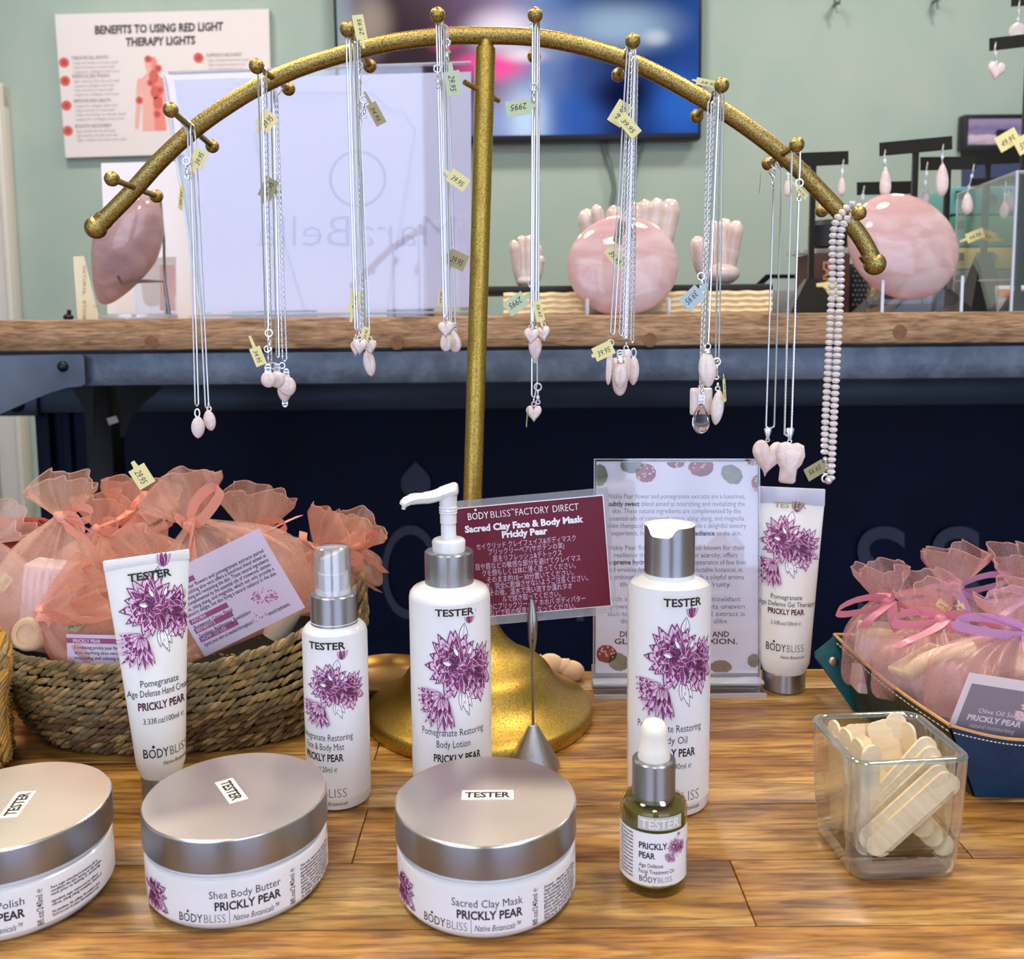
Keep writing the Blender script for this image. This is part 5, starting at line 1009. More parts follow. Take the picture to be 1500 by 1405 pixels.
b.rings([rsq(HX - wl - .0022, HY - wl - .0022, .007, .0145), rsq(HX - wl - .006, HY - wl - .006, .008, .0098), rsq(HX - wl - .014, HY - wl - .014, .006, .0090)], 'cup_glass', cap0=False)
ob = b.build('glass_body', o, sharp=60)
SBASE = None
def stick(P0, P1, nrm, label, group=None, w=.0116, ext=0):
    # P0, P1: ends in cup coordinates; nrm: direction its flat face looks
    global SBASE
    P0, P1, nrm = V(P0), V(P1), V(nrm); d = (P1 - P0).normalized(); s = nrm.cross(d).normalized(); nn = d.cross(s)
    if SBASE is None:
        n = 10; L = .060; O = [(w / 2 * cos(radians(a)), L / 2 - w / 2 + w / 2 * sin(radians(a))) for a in range(0, 181, 15)] + [(w / 2 * cos(radians(a)), -L / 2 + w / 2 + w / 2 * sin(radians(a))) for a in range(180, 361, 15)]
        m = MB(); Sg = lambda u, v, h=0: V((u, h, v)); m.prism(O, Sg, -.0008, .0008, 'craft_stick'); SBASE = m.build('craft_stick')
        k = SBASE
    else:
        k = SBASE.copy(); COL.objects.link(k)
    mid = (P0 + P1) / 2
    k.matrix_world = M @ Matrix(((s.x, nn.x, d.x, mid.x), (s.y, nn.y, d.y, mid.y), (s.z, nn.z, d.z, mid.z), (0, 0, 0, 1)))
    tag(k, label, 'craft stick', group or 'craft sticks in the glass cup'); return k
LB = 'pale wooden craft stick in the loose pile inside the square glass cup'
def along(P0, ang, y0, y1=None, L=.060):
    x, z = P0; return (x, y0, z), (x + L * cos(ang), y0 if y1 is None else y1, z + L * sin(ang))
yy0 = -.0252
for dx, dz, y_, lb in ((0, 0, yy0, 'front craft stick leaning diagonally against the near glass wall'), (-.003, .003, yy0 + .0018, 'craft stick just behind and above the front diagonal stick'), (.004, -.003, yy0 + .0036, 'craft stick just behind and right of the front diagonal stick')):
    stick(*along((-.0205 + dx, .0155 + dz), radians(42), y_), (0, -1, .05), lb, group='diagonal craft sticks at the front')
for i in range(4):
    stick(*along((-.0215, .0165 + .003 * i), radians(41 + 2.5 * i), yy0 + .0056 + .0018 * i), (0, -1, .05), LB)
rr = random.Random(8)
for i in range(5):    # fan of ends low on the right, pointing away from the viewer
    stick((.0225 - i * .0052, -.0235 + .0015 * i, .0145 + .0048 * i), (.010 - i * .0062, .026, .030 + .006 * i), (-.75, 0, .6), LB)
for i in range(6):    # upright fan at the back left
    x0 = -.014 + i * .0042; stick((x0 + .016, -.004 + .0024 * i, .0135), (x0 - .008, .0165 + .0010 * i, .0650 - .0012 * abs(i - 2)), (.2, -1, .3), LB)
for i in range(3): stick((.008 + .0035 * i, -.004 + .002 * i, .0125), (.002 + .003 * i, .0185 + .001 * i, .0655), (.12, -1, .3), LB)
stick((.0150, .008, .0125), (.0145, .0205, .0700), (0, -1, .2), 'single upright craft stick standing at the back middle of the glass cup')
stick((-.0190, -.0185, .0110), (-.0165, -.0170, .0690), (.25, -1, 0), 'upright greyish craft stick at the near left corner of the glass cup')
for i in range(3): stick((.0185 + .001 * i, .000 + .002 * i, .012), (.0195 + .0012 * i, .0165 + .0018 * i, .0630 - .002 * i), (-1, -.3, .1), LB)
for i in range(3): stick((-.0215 + .0018 * i, .012 - .003 * i, .012), (-.0225 + .0018 * i, .0165 - .012 * i, .0665), (1, .15, 0), LB)
stick((-.019, -.022, .018), (-.006, .018, .058), (-.6, -.5, .5), LB)

# ------------------------------------------------------------------ seagrass basket
BC = V((-.2450, .712, 0)); bkt = thing('seagrass_basket', 'oval braided seagrass basket holding peach organza gift bags', 'basket', BC)
BRZ = radians(3)
def bplan(t, gx, gy, p=2.7):
    c, s = cos(t), sin(t); x = gx * (abs(c) ** (2 / p)) * (1 if c >= 0 else -1); y = gy * (abs(s) ** (2 / p)) * (1 if s >= 0 else -1)
    return V((BC.x + x * cos(BRZ) - y * sin(BRZ), BC.y + x * sin(BRZ) + y * cos(BRZ), 0))
def rimz(t):                                   # the rim lifts at the right end
    q = max(0, cos(t - radians(20))); return .066 + .030 * max(0, (cos(t - radians(5)) - .05) / .95) ** 1.25 + .004 * max(0, -cos(t))
rr = random.Random(21)
NR = 12
def brow(k, t):                                # centre line of braid row k (0 bottom .. NR-1 rim)
    f = k / (NR - 1); z = .0045 + (rimz(t) - .0045) * f; g = .86 + .14 * min(1, f * 1.9) ** .7 + .008 * sin(3 * t + k)
    p = bplan(t, .128 * g, .104 * g); p.z = z; return p
b = MB(); n = 80
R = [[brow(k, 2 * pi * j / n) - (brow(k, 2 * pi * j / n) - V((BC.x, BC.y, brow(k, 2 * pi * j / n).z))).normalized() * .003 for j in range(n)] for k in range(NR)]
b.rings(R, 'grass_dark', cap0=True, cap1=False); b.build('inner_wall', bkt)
for part, ks in (('woven_wall', range(0, NR - 1)), ('braided_rim', range(NR - 1, NR))):
    b = MB()
    for k in ks:
        N = 300; P = [brow(k, 2 * pi * j / N) for j in range(N)]; per = sum((P[i] - P[i - 1]).length for i in range(N))
        pitch = .0053; cnt = int(per / pitch); acc = 0; i = 0; dist = []
        cum = [0]
        for j in range(1, N + 1): cum.append(cum[-1] + (P[j % N] - P[j - 1]).length)
        for q in range(cnt):
            s = per * (q + rr.uniform(-.15, .15)) / cnt % per
            while not cum[i] <= s <= cum[i + 1]: i = (i + 1) % N
            p = P[i] + (P[(i + 1) % N] - P[i]) * ((s - cum[i]) / max(1e-9, cum[i + 1] - cum[i]))
            tdir = (P[(i + 1) % N] - P[i]).normalized(); out = (p - V((BC.x, BC.y, p.z))).normalized(); upv = V((0, 0, 1))
            m_ = k / (NR - 1)
            wts = ('grass_tan', 'grass_tan', 'grass_olive') if m_ > .75 else (('grass_olive', 'grass_olive', 'grass_tan') if m_ > .42 else ('grass_brown', 'grass_olive', 'grass_brown', 'grass_tan'))
            a = radians(27 if True else -27) + rr.uniform(-.15, .15)
            d = (tdir * cos(a) + upv * sin(a)).normalized(); side = out.cross(d).normalized(); nn = d.cross(side).normalized()
            L_, w_ = .0056 * rr.uniform(.85, 1.2), .0021 * rr.uniform(.8, 1.1)
            if part == 'braided_rim': L_ *= 1.15; w_ *= 1.3
            MX = Matrix(((d.x, side.x, nn.x, p.x + out.x * rr.uniform(-.0006, .0008)), (d.y, side.y, nn.y, p.y + out.y * rr.uniform(-.0006, .0008)), (d.z, side.z, nn.z, p.z + rr.uniform(-.0007, .0007)), (0, 0, 0, 1)))
            b.rings([[(x * L_, w_ * g * cos(2 * pi * j / 7), w_ * .9 * g * sin(2 * pi * j / 7)) for j in range(7)] for x, g in ((-1, .25), (-.7, .75), (-.25, 1), (.25, 1), (.7, .75), (1, .25))], rr.choice(wts), mx=MX)
    b.build(part, bkt)
# stray basket corner at the left edge, and the red rope rim behind
def braid(b, P, r, mats, pitch, seed=1, ang=32):
    rr = random.Random(seed); P = cat_rom(P, 10)
    acc = 0
    for i in range(len(P) - 1):
        d0 = P[i + 1] - P[i]; acc += d0.length
        while acc > pitch:
            acc -= pitch; p = P[i]; t = d0.normalized(); vw = V((0, -1, .25)).normalized(); s0 = vw.cross(t).normalized(); n0 = t.cross(s0).normalized()
            for q in range(5):
                ph = 2 * pi * q / 5; o = s0 * cos(ph) + n0 * sin(ph); tang = (-s0 * sin(ph) + n0 * cos(ph)); d = (t * cos(radians(ang)) + tang * sin(radians(ang))).normalized(); c = p + o * r * .62
                side = o.cross(d).normalized()
                MX = Matrix(((d.x, side.x, o.x, c.x), (d.y, side.y, o.y, c.y), (d.z, side.z, o.z, c.z), (0, 0, 0, 1)))
                b.rings([[(x * pitch * 1.5, r * .42 * g * cos(2 * pi * j / 6), r * .42 * g * sin(2 * pi * j / 6)) for j in range(6)] for x, g in ((-1, .3), (-.4, 1), (.4, 1), (1, .3))], rr.choice(mats), mx=MX)
yb = .590
b = MB(); P = [aty(-60, 905, yb + .04), aty(-25, 915, yb + .02), aty(0, 945, yb), aty(2, 985, yb - .002), aty(-5, 1030, yb), V((aty(-10, 1030, yb).x, yb + .006, .012))]
braid(b, P, .0058, ['grass_gold', 'grass_gold', 'grass_tan'], .0052)
for q in range(6):
    z = .007 + .0085 * q; xx = aty(-12, 1030, yb).x - .006; braid(b, [V((xx - .06, yb + .03, z)), V((xx - .03, yb + .016, z)), V((xx, yb + .010, z)), V((xx - .003, yb + .03, z)), V((xx - .012, yb + .045, z))], .0044, ['grass_gold', 'grass_tan'], .0052, q)
tag(b.build('woven_basket', org=V((aty(-20, 1030, yb).x, yb + .02, 0))), 'golden braided basket corner just inside the left edge of the photo', 'basket')
b = MB(); yr = .765; P = [aty(-70, 772, yr), aty(-10, 770, yr), aty(30, 769, yr), aty(60, 770, yr + .004), aty(75, 776, yr + .012)]
braid(b, P, .0062, ['red_rope'], .0050, 3)
P2 = [p - V((0, 0, .010)) for p in P]
for q in range(1, 13): braid(b, [V((p.x, p.y, p.z - .0105 * q)) for p in P if p.z - .0105 * q > .004], .0056, ['red_rope'], .0054, q)
rb = b.build('red_basket', org=V((P[2].x, yr, 0))); tag(rb, 'red braided basket behind the peach gift bags at far left', 'basket')

# ------------------------------------------------------------------ organza gift bags
def bow(b, k, side, up, face, s, mat, loops=((1, .5), (-1, .45)), tails=((.5, -1.0), (-.3, -1.1)), w=.0058):
    side, up, face = V(side).normalized(), V(up).normalized(), V(face).normalized(); k = V(k)
    b.ball(k + face * .002, .0042, mat, 10, 7, sc=(1.1, .8, 1.0))
    for sg, lift in loops:
        P = []
        for i in range(15):
            a = 2 * pi * i / 14; r = (1 - cos(a)) / 2; P.append(k + side * (sg * s * r * 1.0) + up * (s * .20 * sin(a) + s * lift * .5 * r - s * .22 * r * r) + face * (.003 + .004 * r))
        b.ribbon(P, (face * .55 + up * .85 + side * .1), w * 1.25, mat)
    for dx, dz in tails:
        P = [k + side * (dx * s * t + .0035 * sin(4 * t + dx * 5)) + up * (dz * s * t * 1.1) + face * (.004 + .003 * sin(3 * t)) for t in [i / 8 for i in range(9)]]
        b.ribbon(P, (side * .9 + face * .3), w * 1.2, mat)
def gift_bag(label, base, neck, w, d, rdir, rlen, rw, mat='organza_peach', rib='satin_peach', seed=0, wdir=(1, 0, 0), bw=None, name='gift_bag', fold=5, group=None, nk=.0052, rough=.16, flat=.35):
    base, neck, rdir = V(base), V(neck), V(rdir).normalized(); rd = random.Random(seed)
    o = thing(name, label, 'gift bag', base, group)
    ax = (neck - base); L = ax.length; ax.normalize(); sx = (V(wdir) - ax * V(wdir).dot(ax)).normalized(); sy = ax.cross(sx).normalized()
    n = 72; ph = [rd.uniform(0, 6.28) for _ in range(8)]; R = []
    prof = [(0, .86, .02), (.02, .93, .25), (.07, 1.0, .62), (.16, 1.03, .9), (.32, 1.02, 1.0), (.48, .98, .96), (.62, .86, .80), (.74, .66, .58), (.84, .42, .38), (.92, .20, .22), (1, 0, 0)]
    pts = cat_rom([V(p) for p in prof], 4)
    for p in pts:
        t, a, c = p; hw = nk + (w / 2 - nk) * max(0, a); hd = nk * .8 + (d / 2 - nk * .8) * max(0, c); q = max(0, t - .3) / .7
        ring_ = []
        for j in range(n):
            th = 2 * pi * j / n; fz = 1 + (.03 * sin(3 * th + ph[0] + 4 * t) + .02 * sin(7 * th + ph[1] - 6 * t)) + q * (rough * sin(11 * th + ph[2]) + rough * .6 * sin(17 * th + ph[3])) * (1 if t < 1 else 1)
            ring_.append(base + ax * (t * L) + sx * (hw * cos(th) * fz) + sy * (hd * sin(th) * fz))
        R.append(ring_)
    rsx = (sx - rdir * sx.dot(rdir)).normalized(); rsy = rdir.cross(rsx)
    for i in range(1, 15):
        s = i / 14; ring_ = []
        ww = nk + (rw / 2 - nk) * min(1, s * 1.35) ** .75; dd = nk * .8 + .009 * s
        for j in range(n):
            th = 2 * pi * j / n
            wave = s * (.0075 * sin(fold * th + ph[4]) + .0045 * sin((fold * 2 + 1) * th + ph[5])) * min(1, rw / .05)
            ln = rlen * s * (1 + s * (.09 * sin(2 * th + ph[6]) + .05 * sin(4 * th + ph[7])) - .22 * s * abs(cos(th)) ** 2)
            ring_.append(neck + rdir * (ln + .002 * s) + rsx * (ww * cos(th) * (1 + s * .04 * sin(7 * th + ph[0]))) + rsy * (dd * sin(th) + wave))
        R.append(ring_)
    b = MB(); b.rings(R, mat, cap0=False, cap1=False)
    # rolled hem of the opening
    b.tube([R[-1][j] for j in range(n)], .00045, mat, 4, loop=True)
    b.build('pouch', o, sharp=0)
    if rib:
        b = MB(); b.tube([neck + sx * (nk * 1.15 * cos(2 * pi * j / 20)) + sy * (nk * 1.05 * sin(2 * pi * j / 20)) for j in range(20)], .0022, rib, 8, loop=True)
        kk = dict(side=sx, up=ax, face=-sy if (-sy).y < 0 else sy, s=.024); kk.update(bw or {})
        bow(b, neck + kk['face'] * nk if 'at' not in kk else kk.pop('at'), kk['side'], kk['up'], kk['face'], kk['s'], rib, kk.get('loops', ((1, .5), (-1, .45))), kk.get('tails', ((.5, -1.0), (-.35, -1.1))), kk.get('w', .0058))
        b.build('ribbon_bow', o)
    return o
A_ = aty
# left basket, from the front to the back
LP = {'deep': 'organza_deep'}
g1 = gift_bag('tall peach organza bag with big bow, standing front left in the seagrass basket', A_(52, 952, .642), A_(96, 756, .654), .070, .050, V((-.05, -.10, 1)), 0.027, 0.046, 'organza_light', seed=1, wdir=(1, .15, 0), bw=dict(loops=((.8, .9), (.7, -.2)), tails=((1.3, -.3), (1.1, -.7)), s=.026))
g2 = gift_bag('large peach organza bag with card inside, front right in the seagrass basket', A_(362, 935, .668), A_(284, 764, .664), .118, .062, V((-.38, -.05, 1)), 0.033, 0.060, 'organza_peach', seed=2, wdir=(1, .1, .45), bw=dict(side=(.5, 0, .8), up=(-.6, 0, .8), loops=((1.2, .1), (-.2, .8)), tails=((-1.0, -.6), (-.75, -1.0), (-1.3, -.1)), s=.030, w=.0068))
g3 = gift_bag('small peach organza bag lying low behind the hand cream tube', A_(190, 965, .640), A_(62, 893, .632), .055, .036, V((.75, -.2, .35)), 0.046, 0.046, 'organza_deep', seed=3, wdir=(0, 0.2, 1), rib='satin_peach', bw=dict(loops=(), tails=((-.3, -.5),), s=.02))
g4 = gift_bag('peach organza bag with wide ruffle, in the middle of the seagrass basket', A_(190, 930, .690), A_(236, 842, .690), .085, .045, V((-.55, -.1, .8)), 0.044, 0.056, 'organza_peach', seed=4, bw=dict(loops=((.6, .6),), tails=((.8, -.6),), s=.022))
g5 = gift_bag('peach organza bag with yellow tag standing at the back of the seagrass basket', A_(205, 870, .735), A_(196, 772, .735), .085, .045, V((.25, 0, 1)), 0.036, 0.062, 'organza_deep', seed=5, bw=dict(loops=((1.2, .9), (-1, .3)), tails=((.5, .9), (-.6, -.6)), s=.030))
price_tag(g5, 208, 698, .660, radians(60), '29.95', 32, 27, stem=10)
g6 = gift_bag('peach organza bag with frilled top at the back right of the seagrass basket', A_(400, 880, .735), A_(372, 782, .735), .095, .045, V((.15, 0, 1)), 0.036, 0.056, 'organza_peach', seed=6, bw=dict(loops=((1.0, .6), (-.6, .4)), tails=((1.5, .2), (1.1, -.3)), s=.030))
g7 = gift_bag('peach organza bag squeezed against the right end of the seagrass basket', A_(455, 900, .720), A_(470, 806, .720), .065, .040, V((.55, 0, .8)), 0.030, 0.052, 'organza_deep', seed=7, bw=dict(loops=((1.6, .5), (1.1, 1.0)), tails=((2.2, -.9), (1.5, -.6), (-.7, .6)), s=.022))
g8 = gift_bag('pale peach organza bag at far left, half outside the photo, beside the red basket', A_(-8, 930, .700), A_(-22, 790, .700), .075, .04, V((.5, 0, .9)), 0.026, .06, 'organza_pale', seed=8, rib=None)
price_tag(g8, 6, 853, .672, radians(-50), '29.95', 26, 18, stem=10)
g9 = gift_bag('peach organza bag bottom, tucked between the tall left bag and the ruffled ones', A_(140, 900, .700), A_(150, 775, .715), .075, .045, V((.2, 0, 1)), 0.024, 0.045, 'organza_deep', seed=9, bw=dict(loops=((.8, .6),), tails=((1.1, .6),), s=.022))
g10 = gift_bag('peach organza bag end with rosette top, behind the clear spray cap', A_(520, 860, .745), A_(515, 800, .745), .045, .035, V((.4, 0, .8)), 0.024, 0.045, 'organza_peach', seed=10, bw=dict(loops=((1.0, 1.2), (-.8, .3)), tails=((1.2, -.8), (.6, -1)), s=.024))
# what lies in the bags
def card(label, corners, y, draw, mat='card_lilac', name='info_card', push=0.0, tilt=0.0):
    (x0, y0), (x1, y1), (x3, y3) = corners          # top left, top right, bottom left in the picture
    def S(u, v, h=0.0): return aty(x0 + (x1 - x0) * u + (x3 - x0) * v, y0 + (y1 - y0) * u + (y3 - y0) * v, y - h + tilt * v)
    b = MB(); b.prism([(0, 0), (1, 0), (1, 1), (0, 1)], S, -.0004, 0, mat); draw(b, S); return tag(b.build(name, org=S(.5, 1)), label, 'card')
def fitS(S, w, hgt):               # square up lettering on a card surface
    return lambda u, v, h=0.0: S(u / w, v / hgt, h)
def dcard(b, S):
    Q = fitS(S, 165, 128); a = lambda s, u, v, f, ink='ink', sz=8: b.text(s, u, v, sz, Q, ink, .0003, fit=f, dv=-1, al='L', bold=.004)
    for v, w in ((24, 40), (79, 62), (93, 62), (107, 62)): b.sheet(Q, 6, 6 + w, v - 6, v + 1.5, 'bar_plum', 1, 1, h=.0002)
    for i, s in enumerate(('Prickly pear flowers and pomegranate extracts paired', 'with soothing aloe vera offers a luxurious blend aimed at', 'nourishing and revitalizing the skin. These natural ingredients', 'are complemented by the essential oils of rosewood, clemen-', 'tine, ylang ylang, and magnolia, which not only provide a', 'sensory delight, but also bring a natural radiance to the skin.')): a(s, 8, 33 + i * 7.2, 146)
    a('Rosewood, Citrus, Floral', 8, 88, 62); a('Soothing, Brightening, Revitalizing', 8, 102, 84); a('Spritz your skin as needed throughout the day for natural hydration.', 8, 116, 140)
    a('AROMA', 9, 79, 24, 'card_lilac'); a('BENEFITS', 9, 93, 30, 'card_lilac'); a('HOW TO USE', 9, 107, 40, 'card_lilac')
    art(b, Q, 118, 92, 58, h=.00012, step=4e-7, dv=-1, fade={'plum': 'plum_pale', 'plum_mid': 'plum_pale', 'plum_deep': 'plum_mid', 'white_print': 'card_lilac', 'ink': 'plum_pale', 'ink_grey': 'plum_pale', 'plum_pale': 'card_lilac'})
card('lilac info card with purple headings inside the large peach bag', ((232, 846), (379, 774), (300, 962)), .6300, dcard, tilt=.006)
def dcard2(b, S):
    Q = fitS(S, 80, 40); b.sheet(Q, 0, 80, 5, 12, 'bar_plum', 1, 1, h=.0002); b.text('PRICKLY PEAR', 9, 11, 6.5, Q, 'card_lilac', .0003, fit=38, dv=-1, al='L', bold=.03)
    for i, s in enumerate(('Combining prickly pear flower and', 'with soothing aloe vera and a', 'nourishing and calming blend')): b.text(s, 10, 20 + i * 7, 6.8, Q, 'ink', .0003, fit=78 - 3 * i, dv=-1, al='L')
card('small lilac card with a plum heading at the basket rim, left of the hand cream', ((97, 929), (182, 931), (99, 972)), .6185, dcard2)
pt = A_(130, 922, .6185)
b = MB(); Sq = upright(.617); b.prism([(92, 923), (108, 907), (128, 911), (112, 926)], Sq, 0, .0004, 'tag_dark'); b.text('39.95', 110, 919, 7, Sq, 'ink', .0006, fit=22, dv=-1, rot=.3, shear=.2); ob = b.build('price_tag', g3)
b = MB(); b.lathe([(.0002, .0), (.010, .0), (.0118, .0015), (.0118, .012), (.0102, .0135), (.0002, .0135)], 'cream_cake', 32, mx=Matrix.Translation(A_(54, 926, .6480)) @ Matrix.Rotation(radians(78), 4, 'X'))
b.lathe([(.0085, .0134), (.0088, .0145), (.0070, .0145)], 'cream_cake', 32, mx=Matrix.Translation(A_(54, 926, .6480)) @ Matrix.Rotation(radians(78), 4, 'X'), cap0=False, cap1=False)
tag(b.build('bath_cake', org=A_(54, 926, .6480)), 'round cream cake at the bottom of the tall front left bag', 'bath cake')
b = MB(); M2 = Matrix.Translation(A_(74, 880, .650)) @ Matrix.Rotation(radians(8), 4, 'Y'); b.box((0, 0, 0), (.032, .022, .055), 'pale_box', mx=M2, bev=.002)
for q in range(6): b.box((-.012 + q * .005, -.0112, .0), (.0012, .0006, .048), 'plum_pale', mx=M2)
tag(b.build('product_box', org=A_(74, 880, .650)), 'pale boxed product inside the tall front left bag', 'box')
b = MB(); P0, P1 = A_(424, 893, .668), A_(408, 921, .664); dd = (P1 - P0).normalized(); b.tube([P0 - dd * .004, P0, P1, P1 + dd * .008], [.0085, .0095, .0095, .008], 'paper_cream', 24)
tag(b.build('ribbed_cap', org=P0), 'cream ribbed bottle cap poking out by the lilac card', 'bottle cap')

# ------------------------------------------------------------------ leather tray with the pink bags
T0 = V((.2795, .556, 0))
tray = thing('leather_tray', 'teal and blue leather tray with stitched tan rim and snapped corners', 'tray', (.36, .62, 0))
bFL, bFR, bBL, bBR = V((.2830, .5560, .0006)), V((.470, .541, .0006)), V((.2560, .690, .0006)), V((.45, .70, .0006))
hF = .0445; rFL, rFR = A_(1392, 1064, .548), A_(1560, 1084, .540); rBL = A_(1222, 930, .712); rBR = V((.475, .715, .055))
rFL2 = V((rFL.x, rFL.y, rFL.z))
def wall(b, B0, B1, T0_, T1_, mat, thick, nu=16):
    def S(u, v, h=0.0):
        p = (B0 * (1 - u) + B1 * u) * (1 - v) + (T0_ * (1 - u) + T1_ * u) * v
        nrm = (B1 - B0).cross(V((0, 0, 1))).normalized(); sag = -.0035 * sin(pi * u) * v * 0
        return p + nrm * h + V((0, 0, -.004 * sin(pi * u) * v))
    vs = []; b.sheet(S, 0, 1, 0, 1, mat, nu, 6, h=thick / 2); b.sheet(S, 0, 1, 0, 1, 'leather_inside', nu, 6, h=-thick / 2)
    rim = [S(i / nu, 1) for i in range(nu + 1)]; b.tube([p + V((0, 0, .0002)) for p in rim], .0013, 'rim_leather', 8)
    for i in range(nu * 2):
        b.tube([S((i + .15) / (nu * 2), .925, thick / 2 + .0003), S((i + .72) / (nu * 2), .925, thick / 2 + .0003)], .00042, 'stitch', 5)
    return S
b = MB(); b.add([bFL, bFR, bBR, bBL, bFL + V((0, 0, .002)), bFR + V((0, 0, .002)), bBR + V((0, 0, .002)), bBL + V((0, 0, .002))], [(3, 2, 1, 0), (4, 5, 6, 7), (0, 1, 5, 4), (1, 2, 6, 5), (2, 3, 7, 6), (3, 0, 4, 7)], 'leather_blue', False); b.build('base', tray)
b = MB(); wall(b, bFL, bFR, rFL, rFR, 'leather_blue', .0026); b.build('side', tray)
b = MB(); wall(b, bBL, bFL, rBL, rFL, 'leather_green', .0026); b.build('side', tray)
b = MB(); wall(b, bBR, bBL, rBR, rBL, 'leather_green', .0026); b.build('side', tray)
b = MB(); wall(b, bFR, bBR, rFR, rBR, 'leather_blue', .0026); b.build('side', tray)
# the pinched corner at the back left
e0 = A_(1194, 962, .702); b = MB()
fl = [rBL + V((.001, -.002, .0012)), e0 + V((0, 0, .004)), e0, bBL + V((-.001, -.006, .0)), bBL + V((.002, -.004, .004))]
n_ = ((fl[1] - fl[0]).cross(fl[3] - fl[0])).normalized(); n_ = n_ if n_.y < 0 else -n_
vs = [p + n_ * .0012 for p in fl] + [p - n_ * .0012 for p in fl]; m = 5
b.add(vs, [(0, 1, 2, 3, 4), (9, 8, 7, 6, 5)] + [(i, (i + 1) % m, m + (i + 1) % m, m + i) for i in range(m)], 'leather_teal', False)
for i in range(5):
    p0, p1 = fl[0] + (fl[1] - fl[0]) * ((i + .2) / 5), fl[0] + (fl[1] - fl[0]) * ((i + .7) / 5); b.tube([p0 + n_ * .0016 - V((0, 0, .003)), p1 + n_ * .0016 - V((0, 0, .003))], .0004, 'stitch', 5)
b.build('corner_flap', tray)
cpt = A_(1221, 970, .705); b = MB(); ctr = (fl[0] + fl[1] + fl[2] + fl[3]) / 4; pl = fl[0]; dd = ray(1221, 970); tt = (pl + n_ * .0012 - CAM).dot(n_) / dd.dot(n_); sp = CAM + dd * tt
b.ball(sp, .0042, 'snap_metal', 18, 10, mx=None, sc=(1, .42, 1)); b.build('snap', tray)
PB = dict(rib='satin_pink')
h1 = gift_bag('pink organza bag at the back left of the leather tray, bow loop to its left', A_(1298, 1000, .672), A_(1294, 876, .672), .062, .038, V((-.10, 0, 1)), 0.025, 0.038, 'organza_pink', 'satin_pink', seed=31, bw=dict(loops=((-1.6, .1), (1.5, .5)), tails=((-.8, -.7), (.5, -1.2)), s=.024))
h2 = gift_bag('pink organza bag standing highest at the back middle of the leather tray', A_(1412, 985, .706), A_(1396, 860, .706), .070, .04, V((.02, 0, 1)), 0.030, 0.050, 'organza_pink', 'satin_mauve', seed=32, bw=dict(loops=((-1.7, .5), (1.6, .8)), tails=((1.9, -1.0), (-.1, -1.3)), s=.024))
h3 = gift_bag('pink organza bag in the middle of the leather tray, in front of the highest one', A_(1362, 1035, .622), A_(1370, 907, .640), .078, .044, V((-.28, 0, 1)), 0.029, 0.042, 'organza_pink', 'satin_pink', seed=33, bw=dict(loops=((-1.4, -.1), (1.6, .3)), tails=((-1.1, -.9), (1.6, -.4)), s=.024))
h4 = gift_bag('pink organza bag with soap box at the front right of the leather tray', A_(1462, 1072, .585), A_(1493, 925, .598), .098, .064, V((-.05, 0, 1)), 0.028, 0.052, 'organza_pink', 'satin_mauve', seed=34, bw=dict(loops=((-2.0, .0), (1.5, .3)), tails=((-2.2, .2), (.6, -1.1)), s=.024))
h5 = gift_bag('pink organza bag at the back right of the leather tray, cut by the photo edge', A_(1505, 985, .690), A_(1500, 868, .690), .070, .04, V((-.05, 0, 1)), 0.033, 0.046, 'organza_pink', 'satin_mauve', seed=35, bw=dict(loops=((-1.5, .6), (1.2, .5)), tails=((-1.9, -1.0), (.5, -1)), s=.024))
price_tag(h3, 1382, 888, .640, radians(38), '49.95', 24, 12, stem=0); price_tag(h2, 1408, 893, .690, radians(70), '49.95', 18, 12, stem=6)
def dsoap(b, S):
    Q = fitS(S, 130, 88); b.sheet(Q, 10, 130, 16, 88, 'soap_wrap', 1, 1, h=.0002); W_ = 'pale_box'
    for s, u, v, f, bo in (('Olive Oil Soap', 34, 58, 62, 0), ('PRICKLY PEAR', 22, 71, 80, .03), ('natural moisturizing', 30, 82, 66, 0)): b.text(s, u, v, 12 if bo else 10, Q, W_, .0004, fit=f, dv=-1, al='L', bold=bo)
    art(b, Q, 108, 40, 40, h=.0003, step=4e-7, dv=-1, fade={'plum': 'body_pink', 'plum_mid': 'pale_box', 'plum_deep': 'soap_wrap', 'plum_pale': 'pale_box', 'ink': 'pale_box', 'ink_grey': 'pale_box', 'white_print': 'pale_box'}, clip=lambda u, v: u < 129 and v > 17)
def soapbox(label, M2, d, mats=('pale_box',), band='cream_cake'):
    b = MB(); b.box((0, 0, 0), d, 'pale_box', mx=M2, bev=.002); b.box((0, 0, d[2] / 2 - .004), (d[0] + .0006, d[1] + .0006, .008), band, mx=M2, bev=.002)
    return tag(b.build('soap_box', org=M2.translation), label, 'soap box')
card('grey and cream printed soap box front inside the front right pink bag', ((1420, 985), (1548, 1005), (1388, 1066)), .5545, dsoap, 'pale_box', 'soap_box', tilt=.002)
soapbox('pale soap box leaning inside the middle pink bag', Matrix.Translation(A_(1362, 1010, .640)) @ Matrix.Rotation(radians(-20), 4, 'Y') @ Matrix.Rotation(radians(20), 4, 'Z'), (.040, .022, .05))
soapbox('pale soap box inside the back left pink bag of the tray', Matrix.Translation(A_(1296, 965, .672)) @ Matrix.Rotation(radians(6), 4, 'Y'), (.040, .020, .05))
b = MB(); P = cat_rom([A_(1332, 985, .625), A_(1360, 966, .618), A_(1395, 955, .612), A_(1425, 950, .612)], 5); b.tube(P, .0052, 'cream_cake', 16, flat=[1.0] * len(P)); tag(b.build('soap_bar', org=P[8]), 'curved cream bar seen through the middle pink bag', 'soap')

